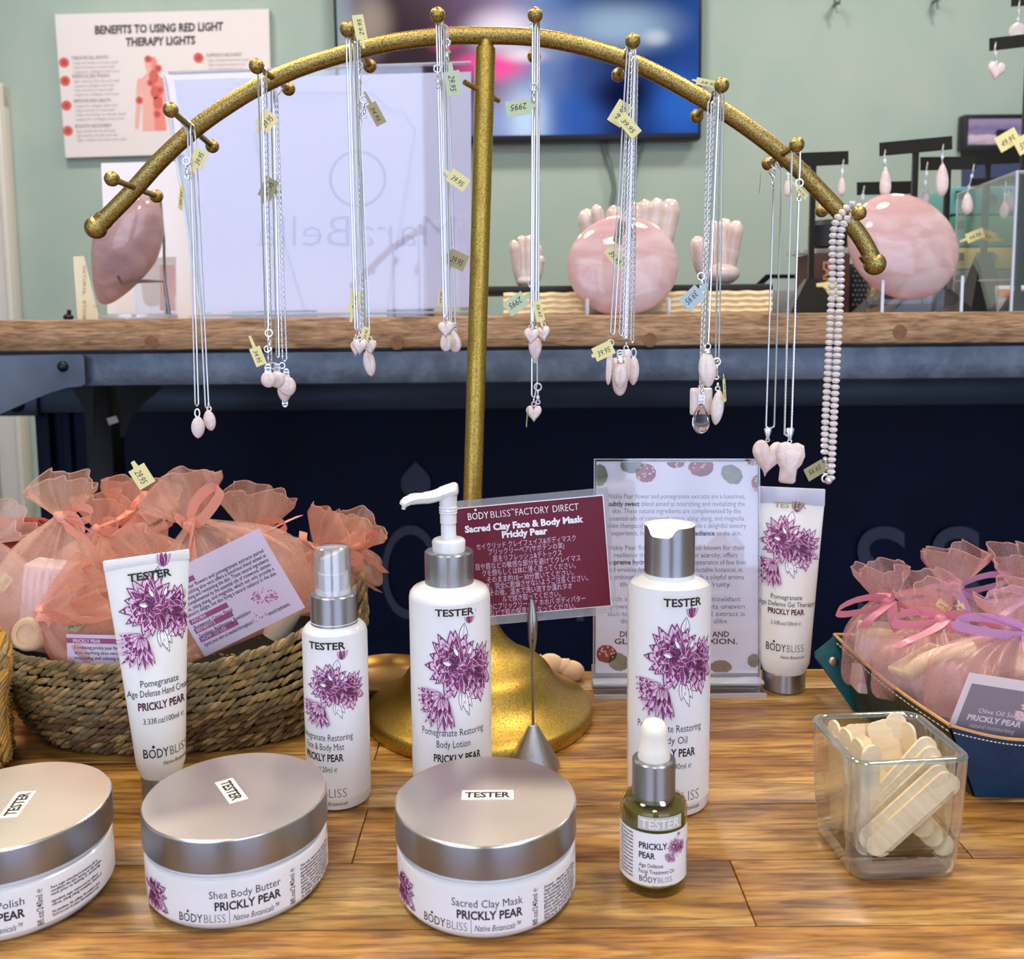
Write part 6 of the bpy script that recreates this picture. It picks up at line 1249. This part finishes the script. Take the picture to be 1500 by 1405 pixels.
# ------------------------------------------------------------------ things half hidden behind the gold foot
b = MB(); c = V((-.105, .742, 0)); b.lathe([(.0005, .0012), (.020, .0008), (.030, .002), (.038, .008), (.0405, .0125), (.0395, .0130), (.036, .0085), (.028, .0040), (.0005, .0032)], 'bronze_tray', 48, mx=Matrix.Translation(c), cap0=False, cap1=False)
tag(b.build('bronze_dish', org=c), 'small bronze dish left of the gold foot, between basket and stand', 'dish')
b = MB(); rr = random.Random(2); o = A_(800, 975, .752)
pts = [(738, 978), (760, 972), (785, 966), (806, 968), (826, 972), (836, 978)]
for i, (x, y_) in enumerate(pts):
    p = A_(x, y_ + 6, .752); b.ball(V((p.x, .752, max(.006, p.z))), .0085 + .002 * (i % 2), 'coral_piece', 12, 8, sc=(1.1, .7, .9))
    q = A_(x + 4, y_, .752); b.tube([V((p.x, .752, .003)), q, q + V((.003, 0, .002))], [.006, .0045, .003], 'coral_piece', 8)
tag(b.build('coral_piece', org=o), 'pale peach coral shaped piece behind the gold foot', 'ornament')

# ------------------------------------------------------------------ on the table behind
TZ = ZT + .0004
def onz(px, y): p = aty(px, 460, y); return V((p.x, y, TZ))
def stone(name, label, c, sc, mat, O=None, rot=(0, 0, 0), parent=None, noise=.03, seed=1, pinch=0.0):
    rd = random.Random(seed); M = Matrix.Translation(c) @ Matrix.Rotation(rot[2], 4, 'Z') @ Matrix.Rotation(rot[1], 4, 'Y') @ Matrix.Rotation(rot[0], 4, 'X'); n, m = 56, 28; R = []
    for i in range(1, m):
        t = pi * i / m; row = []
        for j in range(n):
            a = 2 * pi * j / n; x, y, z = sin(t) * cos(a), sin(t) * sin(a), -cos(t)
            k = 1 + noise * (sin(2.3 * x + 1.7 * z + seed) * .5 + sin(3.1 * y - 2.2 * z + seed * 2) * .3)
            tap = 1 - pinch * max(0, -z) ** 1.2
            row.append((x * sc[0] * k * tap, y * sc[1] * k * tap, z * sc[2] * k))
        R.append(row)
    b = MB(M); b.rings(R, mat); ob = b.build(name, parent, org=None if parent else c)
    if label: tag(ob, label, 'crystal')
    return ob
# heart on a wire stand, left
y = 1.21; k = y / F
c = aty(184, 362, y)
stone('rose_quartz_heart', 'pointed pink rose quartz heart leaning on a wire stand, at left under the arch', c, (.042, .036, .079), 'rose_quartz_dark', rot=(0, radians(31), radians(-20)), noise=.05, seed=3, pinch=.38)
o = thing('wire_crystal_stand', 'bent wire stand on a round clear base holding the leaning pink heart', 'stand', onz(203, y + .02))
b = MB(); Pc = onz(203, y + .015); b.lathe([(.045, .0), (.0475, .0012), (.0475, .0058), (.046, .007), (.0005, .007)], 'acrylic', 48, mx=Matrix.Translation(Pc)); b.lathe([(.0476, .0008), (.0478, .0030), (.0476, .0062)], 'acrylic_edge', 48, mx=Matrix.Translation(Pc), cap0=False, cap1=False); b.build('clear_base', o)
b = MB(); yw = y + .012
b.tube([aty(249, 466, yw), aty(241, 412, yw), aty(212, 412, yw - .02), aty(178, 415, yw - .045), aty(173, 405, yw - .05)], .0023, 'steel', 10); b.tube([aty(243, 464, yw + .01), aty(240, 350, yw + .02), aty(234, 283, yw + .02)], .0018, 'steel', 10); b.build('bent_wire', o)
# paper cards and strips behind the heart
def flat_sign(name, label, cat, P, y, mat, draw=None, th=.003):
    S = upright(y); b = MB(); b.prism(P, S, -th, 0, mat)
    if draw: draw(b, S)
    ob = b.build(name, org=S(sum(p[0] for p in P) / len(P), max(p[1] for p in P))); return tag(ob, label, cat)
def dstrip(b, S):
    for i, ch in enumerate('NATURAL STONES'): b.text(ch, 121, 392 + i * 6.3, 7, S, 'tag_dark', .001, fit=5, dv=-1, rot=-pi / 2) if ch != ' ' else None
    b.text('rose', 141, 450, 6, S, 'tag_dark', .001, fit=8, dv=-1)
flat_sign('upright_label', 'narrow cream label strip with vertical lettering left of the leaning heart', 'label', [(107, 376), (123, 375), (147, 472), (114, 472)], 1.33, 'paper_cream', dstrip)
flat_sign('white_panel', 'tall plain white card standing behind the leaning pink heart', 'card', [(148, 239), (262, 236), (292, 471), (158, 471)], 1.42, 'paper_white')
def dpink(b, S): b.sheet(S, 234, 256, 388, 455, 'pink_paper', 1, 1, h=.0006)
flat_sign('clear_card_holder', 'small clear card holder with pale pink card right of the leaning heart', 'card holder', [(196, 378), (258, 376), (259, 471), (198, 471)], 1.30, 'laminate', dpink)
b = MB(); p = onz(100, 1.30); b.ball(p + V((0, 0, .004)), .006, 'black_plastic', 12, 8, sc=(1.2, 1, .8)); b.tube([p + V((0, 0, .006)), p + V((.002, 0, .014))], .003, 'black_plastic', 8); tag(b.build('black_stopper', org=p), 'tiny black stopper on the tabletop left of the cream strip', 'stopper')
# the large acrylic holder with pale lilac paper
y = 1.225; S = upright(y)
o = thing('large_acrylic_holder', 'large clear acrylic sign holder with pale lilac paper behind the necklaces', 'sign holder', onz(480, y))
b = MB(); OUT = [(240, 112), (247, 106), (690, 91), (697, 98), (697, 463), (296, 470)]
b.prism(OUT, S, .001, .0028, 'acrylic'); b.prism(OUT, S, -.0034, -.0016, 'acrylic')
for p0, p1 in (((240, 112), (296, 470)), ((247, 107), (690, 92)), ((697, 98), (697, 463))): b.tube([S(*p0), S(*p1)], .0022, 'acrylic_edge', 6)
b.tube([S(286, 462), S(697, 457)], .002, 'acrylic_edge', 6); b.build('clear_sleeve', o)
b = MB(); q = aty(480, 470, y); b.box((q.x, y + .035, TZ + .002), (.36, .07, .0035), 'acrylic', bev=.001); b.build('foot', o)
b = MB(); b.prism([(255, 117), (690, 105), (690, 450), (300, 457)], S, -.0010, -.0002, 'paper_lilac')
fs = lambda u, v, h=0: S(2 * 521 - u, v, h)
b.text('MaraBella', 521, 361, 66, fs, 'lilac_ghost', 0.0, fit=290, dv=-1, bold=-.012)
b.disc(524, 262, 42, S, 'lilac_ghost', 0.0, 36); b.disc(524, 262, 38, S, 'paper_lilac', .0002, 36)
b.build('paper_insert', o)
b = MB(); pts = [S(372, 213, -.001), S(376, 170, -.001), S(392, 160, -.001), S(402, 136, -.001), S(548, 136, -.001), S(566, 158, -.001), S(590, 160, -.001), S(610, 190, -.001), S(570, 460, -.001)]
# folded stand behind the holder shows as a raised seam
b = MB(); seam = [S(u, v, .0032) for u, v in ((447, 460), (378, 230), (372, 195), (382, 165), (402, 158), (412, 136), (545, 136), (572, 160), (588, 160), (608, 188), (566, 462))]; b.tube(seam, .0011, 'acrylic', 6); b.build('easel_back', o)
# small boxes glimpsed under and behind it
for i, (x0, x1, y0, mat, nm, lb) in enumerate(((310, 333, 455, 'paper_cream', 'small_box', 'small cream box on the tabletop under the lilac paper, leftmost'), (337, 370, 454, 'box_green', 'small_box', 'small pale green box under the left part of the lilac paper'), (374, 460, 457, 'blue_paper', 'flat_box', 'flat dark blue box lying under the middle of the lilac paper'), (462, 500, 457, 'pink_paper', 'flat_box', 'flat pink box lying under the middle of the lilac paper'), (566, 632, 456, 'black_plastic', 'flat_box', 'flat black box on the tabletop left of the gold pole'), (636, 672, 452, 'paper_cream', 'flat_box', 'flat cream box on the tabletop just left of the gold pole'))):
    yb = 1.34 + .02 * i; p0, p1 = onz(x0, yb), onz(x1, yb); hz = aty(x0, y0, yb).z - TZ; hz = max(.012, hz)
    b = MB(); b.box(((p0.x + p1.x) / 2, yb + .03, TZ + hz / 2), (p1.x - p0.x, .06, hz), mat, bev=.0015); b.box(((p0.x + p1.x) / 2, yb + .03, TZ + hz * .7), (p1.x - p0.x + .0008, .0608, hz * .06), 'label_white'); tag(b.build(nm, org=V(((p0.x + p1.x) / 2, yb, TZ))), lb, 'box')

# woven tray with black top
y = 1.20; p0, p1 = aty(738, 450, y), aty(1131, 450, y); zt1, zt0 = aty(900, 428, y).z, TZ
o = thing('woven_tray', 'pale woven paper tray with black lid under the pink crystals', 'tray', V(((p0.x + p1.x) / 2, y + .1, TZ)))
b = MB(); b.box(((p0.x + p1.x) / 2, y + .085, (zt0 + zt1) / 2), (p1.x - p0.x, .17, zt1 - zt0), 'wicker_weave', bev=.004)
rr = random.Random(5)
for r_ in range(4):
    z = zt0 + (zt1 - zt0) * (r_ + .5) / 4
    b.tube([V((p0.x + (p1.x - p0.x) * i / 60, y + .0030 - .0004 * sin(i * 2.1 + r_ * 3), z + .0006 * sin(i * 1.3))) for i in range(61)], .0046, 'wicker_weave', 6)
b.build('woven_side', o)
b = MB(); q0, q1 = aty(700, 420, y + .02), aty(1133, 418, y + .02); zb2 = aty(900, 418, y + .02).z
b.box(((q0.x + q1.x) / 2, y + .10, (zt1 + zb2) / 2 + .0003), (q1.x - q0.x, .16, zb2 - zt1), 'tray_black', bev=.003); b.build('black_lid', o)
ZL = zb2 + .0006
# upright carvings like bundled lobes
def carving(label, y, px, zb, lobes, stem_w, mat, seed, stem=None):
    # lobes: (x, y_top, width) in the picture; all run down into one narrow foot
    rd = random.Random(seed); k = y / F; f = V((aty(px, 430, y).x, y, zb)); b = MB()
    for i, (x, yt, w) in enumerate(lobes):
        tp = aty(x, yt, y + rd.uniform(-.012, .012)); w_ = w * k / 2; ft_ = f + V(((tp.x - f.x) * .28, rd.uniform(-.006, .006), 0)); P = cat_rom([ft_, ft_ * .55 + tp * .45 + V(((tp.x - f.x) * .12, 0, -.006)), tp * .8 + ft_ * .2 + V(((tp.x - f.x) * .04, 0, 0)), tp], 30); n = len(P); R = []
        for j in range(n):
            s = j / (n - 1); g = (.55 + .5 * s) * w_; dt = (P[j] - P[-1]).length; cap = 1.5 * g
            if dt < cap: g *= sqrt(max(.0001, 1 - (1 - dt / cap) ** 2))
            R.append(max(.0003, g))
        b.tube(P, R, mat, 16)
    b.ball(f + V((0, 0, stem_w * k * .27)), stem_w * k / 2, mat, 20, 12, sc=(1, .8, .55)); ob = b.build('crystal_carving', org=f, sharp=0)
    return tag(ob, label, 'crystal')
carving('small pink quartz carving of bundled lobes, between gold pole and round disc', 1.27, 771, ZL, [(752, 352, 18), (764, 345, 17), (777, 344, 17), (788, 358, 18), (793, 374, 16)], 30, 'rose_quartz_pale', 1)
carving('large pale pink lobed quartz carving behind the round disc', 1.33, 925, ZL, [(856, 306, 34), (872, 300, 20), (898, 301, 28), (930, 296, 34), (946, 292, 26), (964, 290, 24), (985, 291, 36), (912, 330, 30)], 90, 'rose_quartz_pale', 2)
carving('pink quartz carving of upright lobes right of the round disc', 1.28, 1052, ZL, [(1020, 346, 28), (1042, 322, 26), (1062, 320, 26), (1080, 323, 26), (1034, 350, 30), (1070, 350, 34)], 62, 'rose_quartz_pale', 3)
# the round disc on a small clear rest
y = 1.185; c = aty(912, 390, y)
stone('rose_quartz_disc', 'round polished pink quartz disc standing in the middle before the woven tray', c, (.0685, .020, .0625), 'rose_quartz', rot=(radians(-6), 0, 0), noise=.015, seed=5)
o = thing('clear_easel', 'small clear acrylic rest under the round pink disc', 'stand', onz(905, y))
b = MB()
for px in (858, 975): q = aty(px, 455, y); b.box((q.x, y - .022, TZ + .010), (.004, .012, .020), 'acrylic_edge', bev=.001); b.box((q.x, y + .004, TZ + .003), (.004, .05, .006), 'acrylic', bev=.001)
q = aty(912, 455, y); b.box((q.x, y + .02, TZ + .002), (.10, .03, .003), 'acrylic', bev=.001); b.build('rest', o)
# the right disc
y = 1.19; c = aty(1324, 361, y)
stone('rose_quartz_palm_stone', 'large tilted oval pink quartz stone on clear rest, right of the arch end', c, (.0745, .026, .0635), 'rose_quartz', rot=(radians(-8), radians(25), radians(4)), noise=.02, seed=9)
o = thing('clear_rest', 'clear acrylic rest under the tilted oval pink stone at right', 'stand', onz(1345, y))
b = MB()
for px in (1283, 1397): q = aty(px, 430, y); b.box((q.x, y + .004, TZ + .022), (.0035, .05, .044), 'acrylic', bev=.001); b.box((q.x, y - .0215, TZ + .022), (.0035, .0015, .044), 'acrylic_edge')
q0, q1 = aty(1283, 430, y), aty(1397, 430, y); b.box(((q0.x + q1.x) / 2, y + .028, TZ + .020), (q1.x - q0.x, .003, .040), 'acrylic', bev=.001); b.build('rest', o)
# dark laptop like box and small things between
y = 1.50; p0, p1 = onz(1100, y), onz(1178, y); o = thing('grey_device', 'grey device with dark lid on the tabletop right of the woven tray', 'device', V(((p0.x + p1.x) / 2, y, TZ)))
b = MB(); b.box(((p0.x + p1.x) / 2 + .02, y + .05, TZ + .019), (p1.x - p0.x + .04, .1, .038), 'laptop_grey', bev=.003); b.build('body', o)
b = MB(); Sx2 = upright(y - .002); b.prism([(1098, 425), (1122, 402), (1215, 402), (1215, 408), (1128, 408), (1106, 428)], Sx2, -.06, 0, 'black_plastic'); b.build('dark_lid', o)
y = 1.30; p0, p1 = aty(1186, 372, y), aty(1246, 372, y); o = thing('brown_book', 'dark brown upright box with tan lettering behind the bead necklace', 'box', V(((p0.x + p1.x) / 2, y, TZ)))
b = MB(); b.box(((p0.x + p1.x) / 2, y + .03, (TZ + p0.z) / 2), (p1.x - p0.x, .06, p0.z - TZ), 'book_brown', bev=.002); Sx2 = upright(y)
b.text('EARTH', 1206, 414, 21, Sx2, 'book_print', .001, fit=62, rot=-pi / 2, dv=-1, bold=.03)
for i in range(4): b.sheet(Sx2, 1198 + i * 7, 1202 + i * 7, 422, 446, 'book_print', 1, 1, h=.0008)
b.build('printed_box', o)
b = MB(); b.box(((p0.x + p1.x) / 2 - .004, y + .03, p0.z + .004), (p1.x - p0.x + .02, .062, .006), 'laminate', bev=.001); b.build('clear_lid', o)
b = MB(); q = aty(1215, 350, y + .1); b.lathe([(.0002, 0), (.03, 0), (.03, .03), (.024, .038), (.0002, .038)], 'frame_dark', 28, mx=Matrix.Translation(V((q.x, y + .1, q.z - .012)))); b.tube([V((q.x, y + .1, q.z - .012)), V((q.x, y + .1, TZ))], .018, 'frame_dark', 16); tag(b.build('dark_jar', org=V((q.x, y + .1, TZ))), 'dark rounded jar standing behind the brown box with tan lettering', 'jar')
y = 1.41; p0, p1 = aty(1248, 386, y), aty(1290, 386, y); b = MB(); b.box(((p0.x + p1.x) / 2, y + .03, (TZ + p0.z) / 2), (p1.x - p0.x, .05, p0.z - TZ), 'mesh_black', bev=.002)
for i in range(7):
    for j in range(9):
        px = 1250 + i * 6 + (j % 2) * 3; b.disc(px, 390 + j * 7, 2.3, upright(y), 'mesh_grey', .006, 4)
tag(b.build('mesh_holder', org=V(((p0.x + p1.x) / 2, y, TZ))), 'black mesh holder partly hidden by the tilted oval pink stone', 'holder')

# earring stands: a black T on a pointed foot
def tstand(label, y, x0, x1, ya0, ya1, yb0, yb1, xp, foot=True, fx=None, fh=34, hw=.034):
    S = upright(y); o = thing('earring_stand', label, 'earring stand', onz(xp, y)); b = MB()
    b.prism([(x0, ya0), (x1, ya1), (x1, yb1), (x0, yb0)], S, -.006, .0, 'black_velvet'); b.build('crossbar', o)
    zt = aty(xp, (yb0 + yb1) / 2 - 4, y).z; x = aty(xp, 300, y).x; b = MB(); b.box((x, y + .003, (TZ + zt) / 2), (.0072, .005, zt - TZ), 'black_velvet'); b.build('post', o)
    if foot:
        b = MB(); z1 = TZ + fh * y / F
        b.add([(x - hw, y - .022, TZ), (x + hw, y - .022, TZ), (x + hw, y + .03, TZ), (x - hw, y + .03, TZ), (x - .007, y - .004, z1), (x + .007, y - .004, z1), (x + .007, y + .009, z1), (x - .007, y + .009, z1)], [(3, 2, 1, 0), (4, 5, 6, 7), (0, 1, 5, 4), (1, 2, 6, 5), (2, 3, 7, 6), (3, 0, 4, 7)], 'black_velvet', False); b.build('pointed_foot', o)
    return o
t1 = tstand('black velvet earring stand with one T bar, just right of the arch', 1.28, 1140, 1243, 225, 221, 246, 241, 1191, fh=50)
price_tag(t1, 1212, 425, 1.272, radians(-8), '39.95', 30, 24, stem=10)
t2 = tstand('tallest black T earring stand, behind the top of the tilted oval stone', 1.27, 1288, 1395, 209, 199, 229, 219, 1340)
t3 = tstand('low black T earring stand showing just above the oval stone', 1.34, 1255, 1342, 267, 265, 286, 284, 1297)
t4 = tstand('black T earring stand in the middle of the right group, above the clear box corner', 1.31, 1348, 1430, 230, 229, 250, 248, 1388)
t5 = tstand('wide black T earring stand behind, with dark blue seen below its bar', 1.48, 1407, 1512, 221, 218, 243, 238, 1446)
t6 = tstand('tall black T earring stand reaching high up at the right edge', 1.30, 1449, 1560, 56, 43, 75, 62, 1498, fh=30, hw=.024)
t7 = tstand('highest black earring bar cut by the top right corner of the photo', 1.36, 1481, 1570, -6, -14, 10, 3, 1530, fh=30)
b = MB(); S = upright(1.44); b.prism([(1476, 452), (1500, 225), (1530, 215), (1560, 452)], S, -.01, .0, 'black_velvet'); tag(b.build('velvet_pad', org=aty(1518, 330, 1.44)), 'black velvet jewelry pad standing above the clear box at the right edge', 'jewelry pad')
t8 = tstand('dark pointed earring stand inside the clear box at the right', 1.33, 1422, 1490, 262, 258, 272, 268, 1445, fh=86, hw=.026)
price_tag(t8, 1428, 345, 1.318, radians(-22), '44.95', 26, 14, 'tag_paper', stem=10)
def earring(label, y, hx, hy, drop, hook=True, mat='pendant_pink', links=2):
    kind, x, yc, w, h, d, rot = drop; k = y / F; o = thing('earring', label, 'earring', aty(hx, hy, y))
    b = MB(); H0 = aty(hx, hy, y - .002); tp = aty(x, yc - h / 2, y - .003)
    if hook: b.tube(cat_rom([H0 + V((.002, .004, -.002)), H0 + V((0, 0, .002)), H0 + V((-.002, -.002, -.004)), H0 + V((-.003, -.001, -.011))], 4), .0007, 'silver', 6)
    n = max(1, links); st_ = H0 + V((-.0015, -.001, -.006))
    for i in range(n + 1): ring(b, st_ + (tp - st_) * (i / n), .0017, .00055, ax='y' if i % 2 else 'x')
    b.tube([st_, tp], .0006, 'silver', 6); b.build('hook', o)
    b = MB(); outline_stone(b, aty(x, yc, y - .003), w * k, h * k, d * MM, STONE[kind](), mat, rot); b.build('stone_drop', o)
    return o
earring('pink teardrop earring on the right end of the first T stand', 1.275, 1236, 236, ('drop', 1233, 273, 14, 28, 6, 0))
earring('pink teardrop earring seen just behind the gold arch on the first T stand', 1.275, 1157, 240, ('drop', 1154, 275, 13, 26, 6, 0))
earring('long pink drop earring on the left end of the tallest T stand', 1.265, 1297, 222, ('drop', 1297, 268, 20, 42, 7, 0), links=3)
earring('large pink drop earring with bluish glint on the right end of tallest T stand', 1.265, 1382, 214, ('drop', 1380, 263, 22, 48, 8, 0), links=2)
earring('wire wrapped pale drop earring between the two pink drops on the right', 1.305, 1359, 240, ('drop', 1355, 288, 15, 28, 6, 0), links=4, mat='pendant_white')
earring('pale pink oval earring hanging in front of the clear box corner', 1.300, 1427, 243, ('drop', 1417, 298, 19, 32, 7, 0), links=4)
earring('small clear pink drop earring seen through the clear box', 1.320, 1474, 268, ('drop', 1471, 307, 16, 25, 6, 0), links=2)
earring('pink heart earring on the high T bar at the right', 1.293, 1459, 64, ('heart', 1459, 105, 25, 27, 7, R_(8)), links=3)
earring('clear pink cushion earring in the top right corner', 1.353, 1494, 2, ('oval', 1491, 48, 27, 28, 8, R_(45)), links=4, mat='pendant_white')
earring('tiny silver hook earring on the left end of the low T bar', 1.335, 1266, 275, ('drop', 1264, 290, 6, 9, 3, 0), links=1)
price_tag(t6, 1476, 205, 1.28, radians(-30), '49.95', 32, 23, stem=0); price_tag(t6, 1503, 209, 1.272, radians(-30), '59.95', 32, 24, stem=0)
# clear box with stacked coloured boxes behind it
o = thing('clear_display_box', 'large clear acrylic display box at the right edge with pointed stand inside', 'display box', onz(1460, 1.25))
b = MB(); yf_, yk = 1.20, 1.42; zt = aty(1490, 252, yf_).z; zl = aty(1400, 285, yk).z; xL = aty(1402, 300, yk).x; xR = xL + .36
xe = aty(1488, 300, yf_).x
A0, A1, A2, A3 = V((xe, yf_, TZ)), V((xL, yk, TZ)), V((xL, yk, zl)), V((xe, yf_, zt))
def pane(b, P, t=.0012):
    n = (P[1] - P[0]).cross(P[2] - P[0]).normalized() * t; m = len(P); b.add([p + n for p in P] + [p - n for p in P], [tuple(range(m)), tuple(range(2 * m - 1, m - 1, -1))] + [(i, (i + 1) % m, m + (i + 1) % m, m + i) for i in range(m)], 'acrylic', False)
ztt = min(zt, zl); A2.z = A3.z = (zt + zl) / 2 * 0 + zt; A2.z = zl
pane(b, [A0, A1, A2, A3]); pane(b, [A0, A3, A3 + V((.3, .02, 0)), A0 + V((.3, .02, 0))]); b.build('clear_panes', o)
b = MB(); b.tube([A0, A3], .0022, 'acrylic_edge', 8); b.tube([A2, A3], .0020, 'acrylic_edge', 8); b.tube([A1, A2], .0015, 'acrylic_edge', 8); b.tube([A3, A3 + V((.3, .02, 0))], .002, 'acrylic_edge', 8)
m0, m1 = A0 + (A3 - A0) * .23, A1 + (A2 - A1) * .27; b.tube([m0 + V((0, .004, 0)), m1], .0014, 'acrylic_edge', 8); b.build('clear_edges', o)
for (y0, y1, mat, lb) in ((395, 452, 'mesh_grey', 'grey box at the bottom of the coloured stack behind the clear box'), (362, 394, 'box_yellow', 'yellow box in the coloured stack behind the clear box'), (315, 360, 'box_green', 'green box in the coloured stack behind the clear box'), (272, 313, 'box_teal', 'light teal box on top of the coloured stack behind the clear box')):
    yb = 1.52; za, zc_ = max(TZ, aty(1450, y1, yb).z), aty(1450, y0, yb).z; x0, x1 = aty(1398, y0, yb).x, aty(1545, y0, yb).x
    b = MB(); b.box(((x0 + x1) / 2, yb + .05, (za + zc_) / 2), (x1 - x0, .09, zc_ - za - .001), mat, bev=.003); S = upright(yb); b.disc(1452 if mat != 'box_green' else 1458, (y0 + y1) / 2, 9, S, 'mesh_grey', .0008, 16); b.sheet(S, 1400, 1412, y0 + 8, y0 + 20, 'mesh_black', 1, 1, h=.0008)
    tag(b.build('stacked_box', org=V(((x0 + x1) / 2, yb, za))), lb, 'box')
yb = 1.30; x0, x1 = aty(1465, 430, yb).x, aty(1560, 430, yb).x; b = MB(); b.box(((x0 + x1) / 2, yb + .03, TZ + .018), (x1 - x0, .05, .036), 'label_white', bev=.002); b.box(((x0 + x1) / 2, yb + .0045, TZ + .026), (x1 - x0 + .001, .002, .010), 'box_orange'); tag(b.build('orange_box', org=V(((x0 + x1) / 2, yb, TZ))), 'small white box with an orange band inside the clear box', 'box')
b = MB(); S = upright(2.6); b.prism([(1408, 238), (1560, 238), (1560, 282), (1408, 282)], S, -.02, 0, 'blue_paper'); ob = b.build('blue_screen', org=aty(1480, 282, 2.6)); tag(ob, 'dark blue panel seen under the wide T bar at the right', 'panel')
